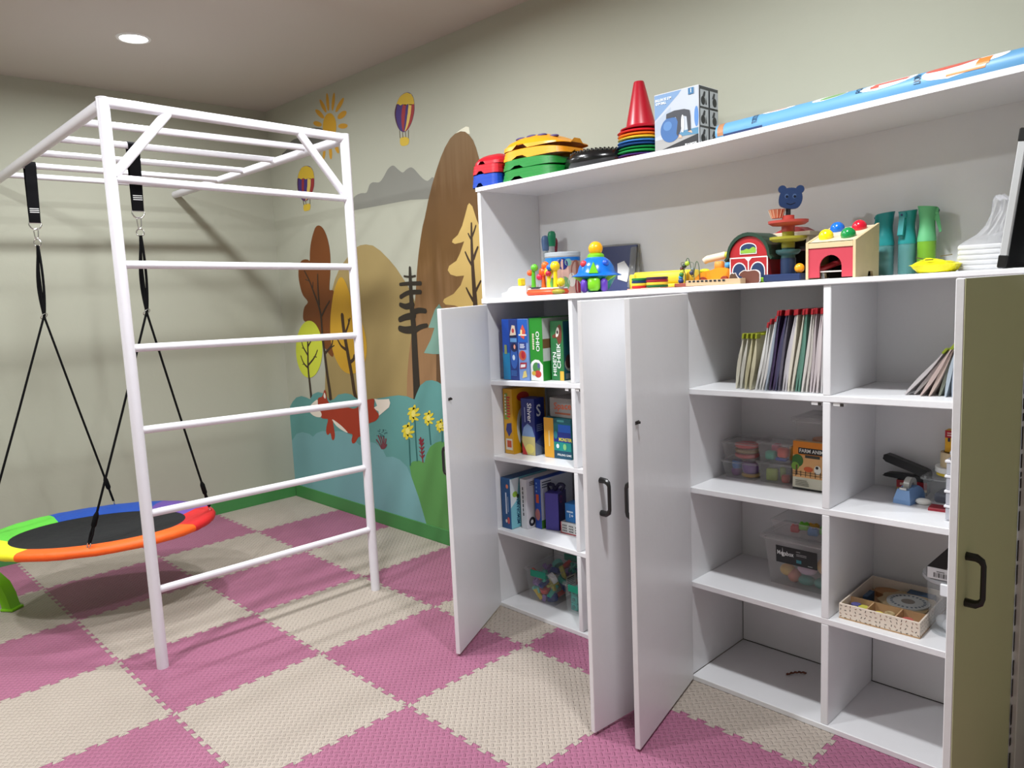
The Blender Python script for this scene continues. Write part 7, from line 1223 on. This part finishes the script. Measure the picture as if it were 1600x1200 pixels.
gear = [((0.085+0.006*math.cos(9*a))*math.cos(a)*0.95, (0.085+0.006*math.cos(9*a))*math.sin(a)) for a in (2*PI*i/72 for i in range(72))]
piece('scalloped_board', 'scalloped wooden ring board under the dial', 0.03, 0.03, 0.0285, MB().prism(gear, 0, 0.005), (180, 158, 120))
piece('wooden_plate', 'oval wooden plate at the back of the tray', -0.045, 0.10, 0.0045, MB().lathe([(0.0001, 0), (0.045, 0), (0.048, 0.02), (0.0001, 0.023)], 28, sy=0.7), (176, 128, 84)); piece('blue_board', 'blue wooden board at the back of the tray', 0.045, 0.118, 0.0045, MB().box(-0.04, 0.04, -0.02, 0.02, 0, 0.03, 0.002), (60, 90, 120)); piece('blue_bar', 'short blue bar by the tray wall', -0.082, 0.01, 0.0045, MB().box(-0.008, 0.008, -0.03, 0.03, 0, 0.036, 0.002), (50, 74, 100)); piece('blue_strip', 'pale blue card under the scalloped board', 0.03, 0.0, 0.0045, MB().box(-0.06, 0.06, -0.04, 0.06, 0, 0.018, 0.002), (110, 140, 160))
for k, (u, v, col, nm) in enumerate(((-0.085, -0.11, (206, 190, 90), 'yellow'), (-0.065, -0.085, (190, 186, 80), 'olive'), (-0.09, -0.078, (90, 90, 150), 'violet'))): piece('game_token', '%s token in the left compartment of the tray' % nm, u, v, 0.0045, MB().lathe([(0.004, 0), (0.015, 0), (0.016, 0.012), (0.015, 0.026), (0.004, 0.026)], 18), col)
for k, (u, v, col, nm) in enumerate(((-0.014, -0.1, (214, 196, 80), 'large yellow'), (0.02, -0.11, (150, 140, 80), 'khaki'), (0.012, -0.078, (170, 150, 110), 'sand'))): piece('game_token', '%s ring token in the middle compartment' % nm, u, v, 0.0045, MB().tube([(0.011*math.cos(2*PI*i/16), 0.011*math.sin(2*PI*i/16), 0.02) for i in range(16)], 0.0055, 8, True), col)
for k in range(3): piece('game_token', '%s striped red token in the right compartment' % ('lower', 'middle', 'upper')[k], 0.066+0.002*k, -0.105+0.003*k, 0.0045+0.0092*k, ROUND(0.016, 0.009, 20), ((170, 84, 74), (214, 200, 180), (180, 90, 80))[k])
jr = empty('clear_jar', (4.478, -0.235, zw), 0, 'tall clear plastic jar with lid beside the wooden tray', 'jar')
MB().lathe([(0.0001, 0.002), (0.058, 0.0), (0.061, 0.004), (0.063, 0.02), (0.072, 0.168), (0.0705, 0.168), (0.0615, 0.02), (0.0575, 0.006), (0.0001, 0.006)], 36).build('jar_body', M_clear, jr, smooth=40)
MB().lathe([(0.0725, 0.16), (0.082, 0.166), (0.084, 0.172), (0.082, 0.178), (0.07, 0.182), (0.0001, 0.182)], 36).build('jar_lid', mat('tub_lid', (196, 198, 202), 0.15, clear=0.35), jr, smooth=40); MB().box(-0.012, 0.012, -0.090, -0.080, 0.138, 0.176, 0.003).build('jar_clip', C(222, 224, 228, 0.35), jr)
for p in ((4.455, -0.24), (4.49, -0.21), (4.478, -0.26)):
    o = MB().ball((0, 0, 0.021), 0.021, 14, sy=0.8).build('bag_bundle', C(206, 208, 212, 0.4), None, (p[0], p[1], zw+0.0065), smooth=60); tag(o, 'crumpled pale bag bundle inside the clear jar', 'bag', 'bundles in the clear jar')
o = gbox('paper_carton', 'white lid carton with barcode and black side on the jar', 'carton', 4.428, -0.315, 0.105, 0.24, 0.034, zw+0.1826, (206, 206, 208), 0.0)
f = front(0.105, 0.24, 0.034); 
for i in range(9): f.rect(0.018+i*0.0042, 0.018+i*0.0042+(0.0012+0.0012*(i % 3 == 0)), 0.006, 0.02, C(24, 24, 24))
f.lines(0.026, 0.05, 0.023, 0.028, 1, C(90, 90, 90)); f.build(o); f = Face((-0.0525, -0.12, 0.034), (1, 0, 0), (0, 1, 0)); f.rect(0.0, 0.105, 0.0, 0.24, C(20, 17, 18)); f.rect(0.05, 0.105, 0.0, 0.2, C(150, 146, 150)); f.build(o, 'lid_print')
f = Face((-0.0525, 0.12, 0), (0, -1, 0), (0, 0, 1)); f.rect(0, 0.24, 0, 0.034, C(24, 20, 22)); f.build(o, 'side_print')
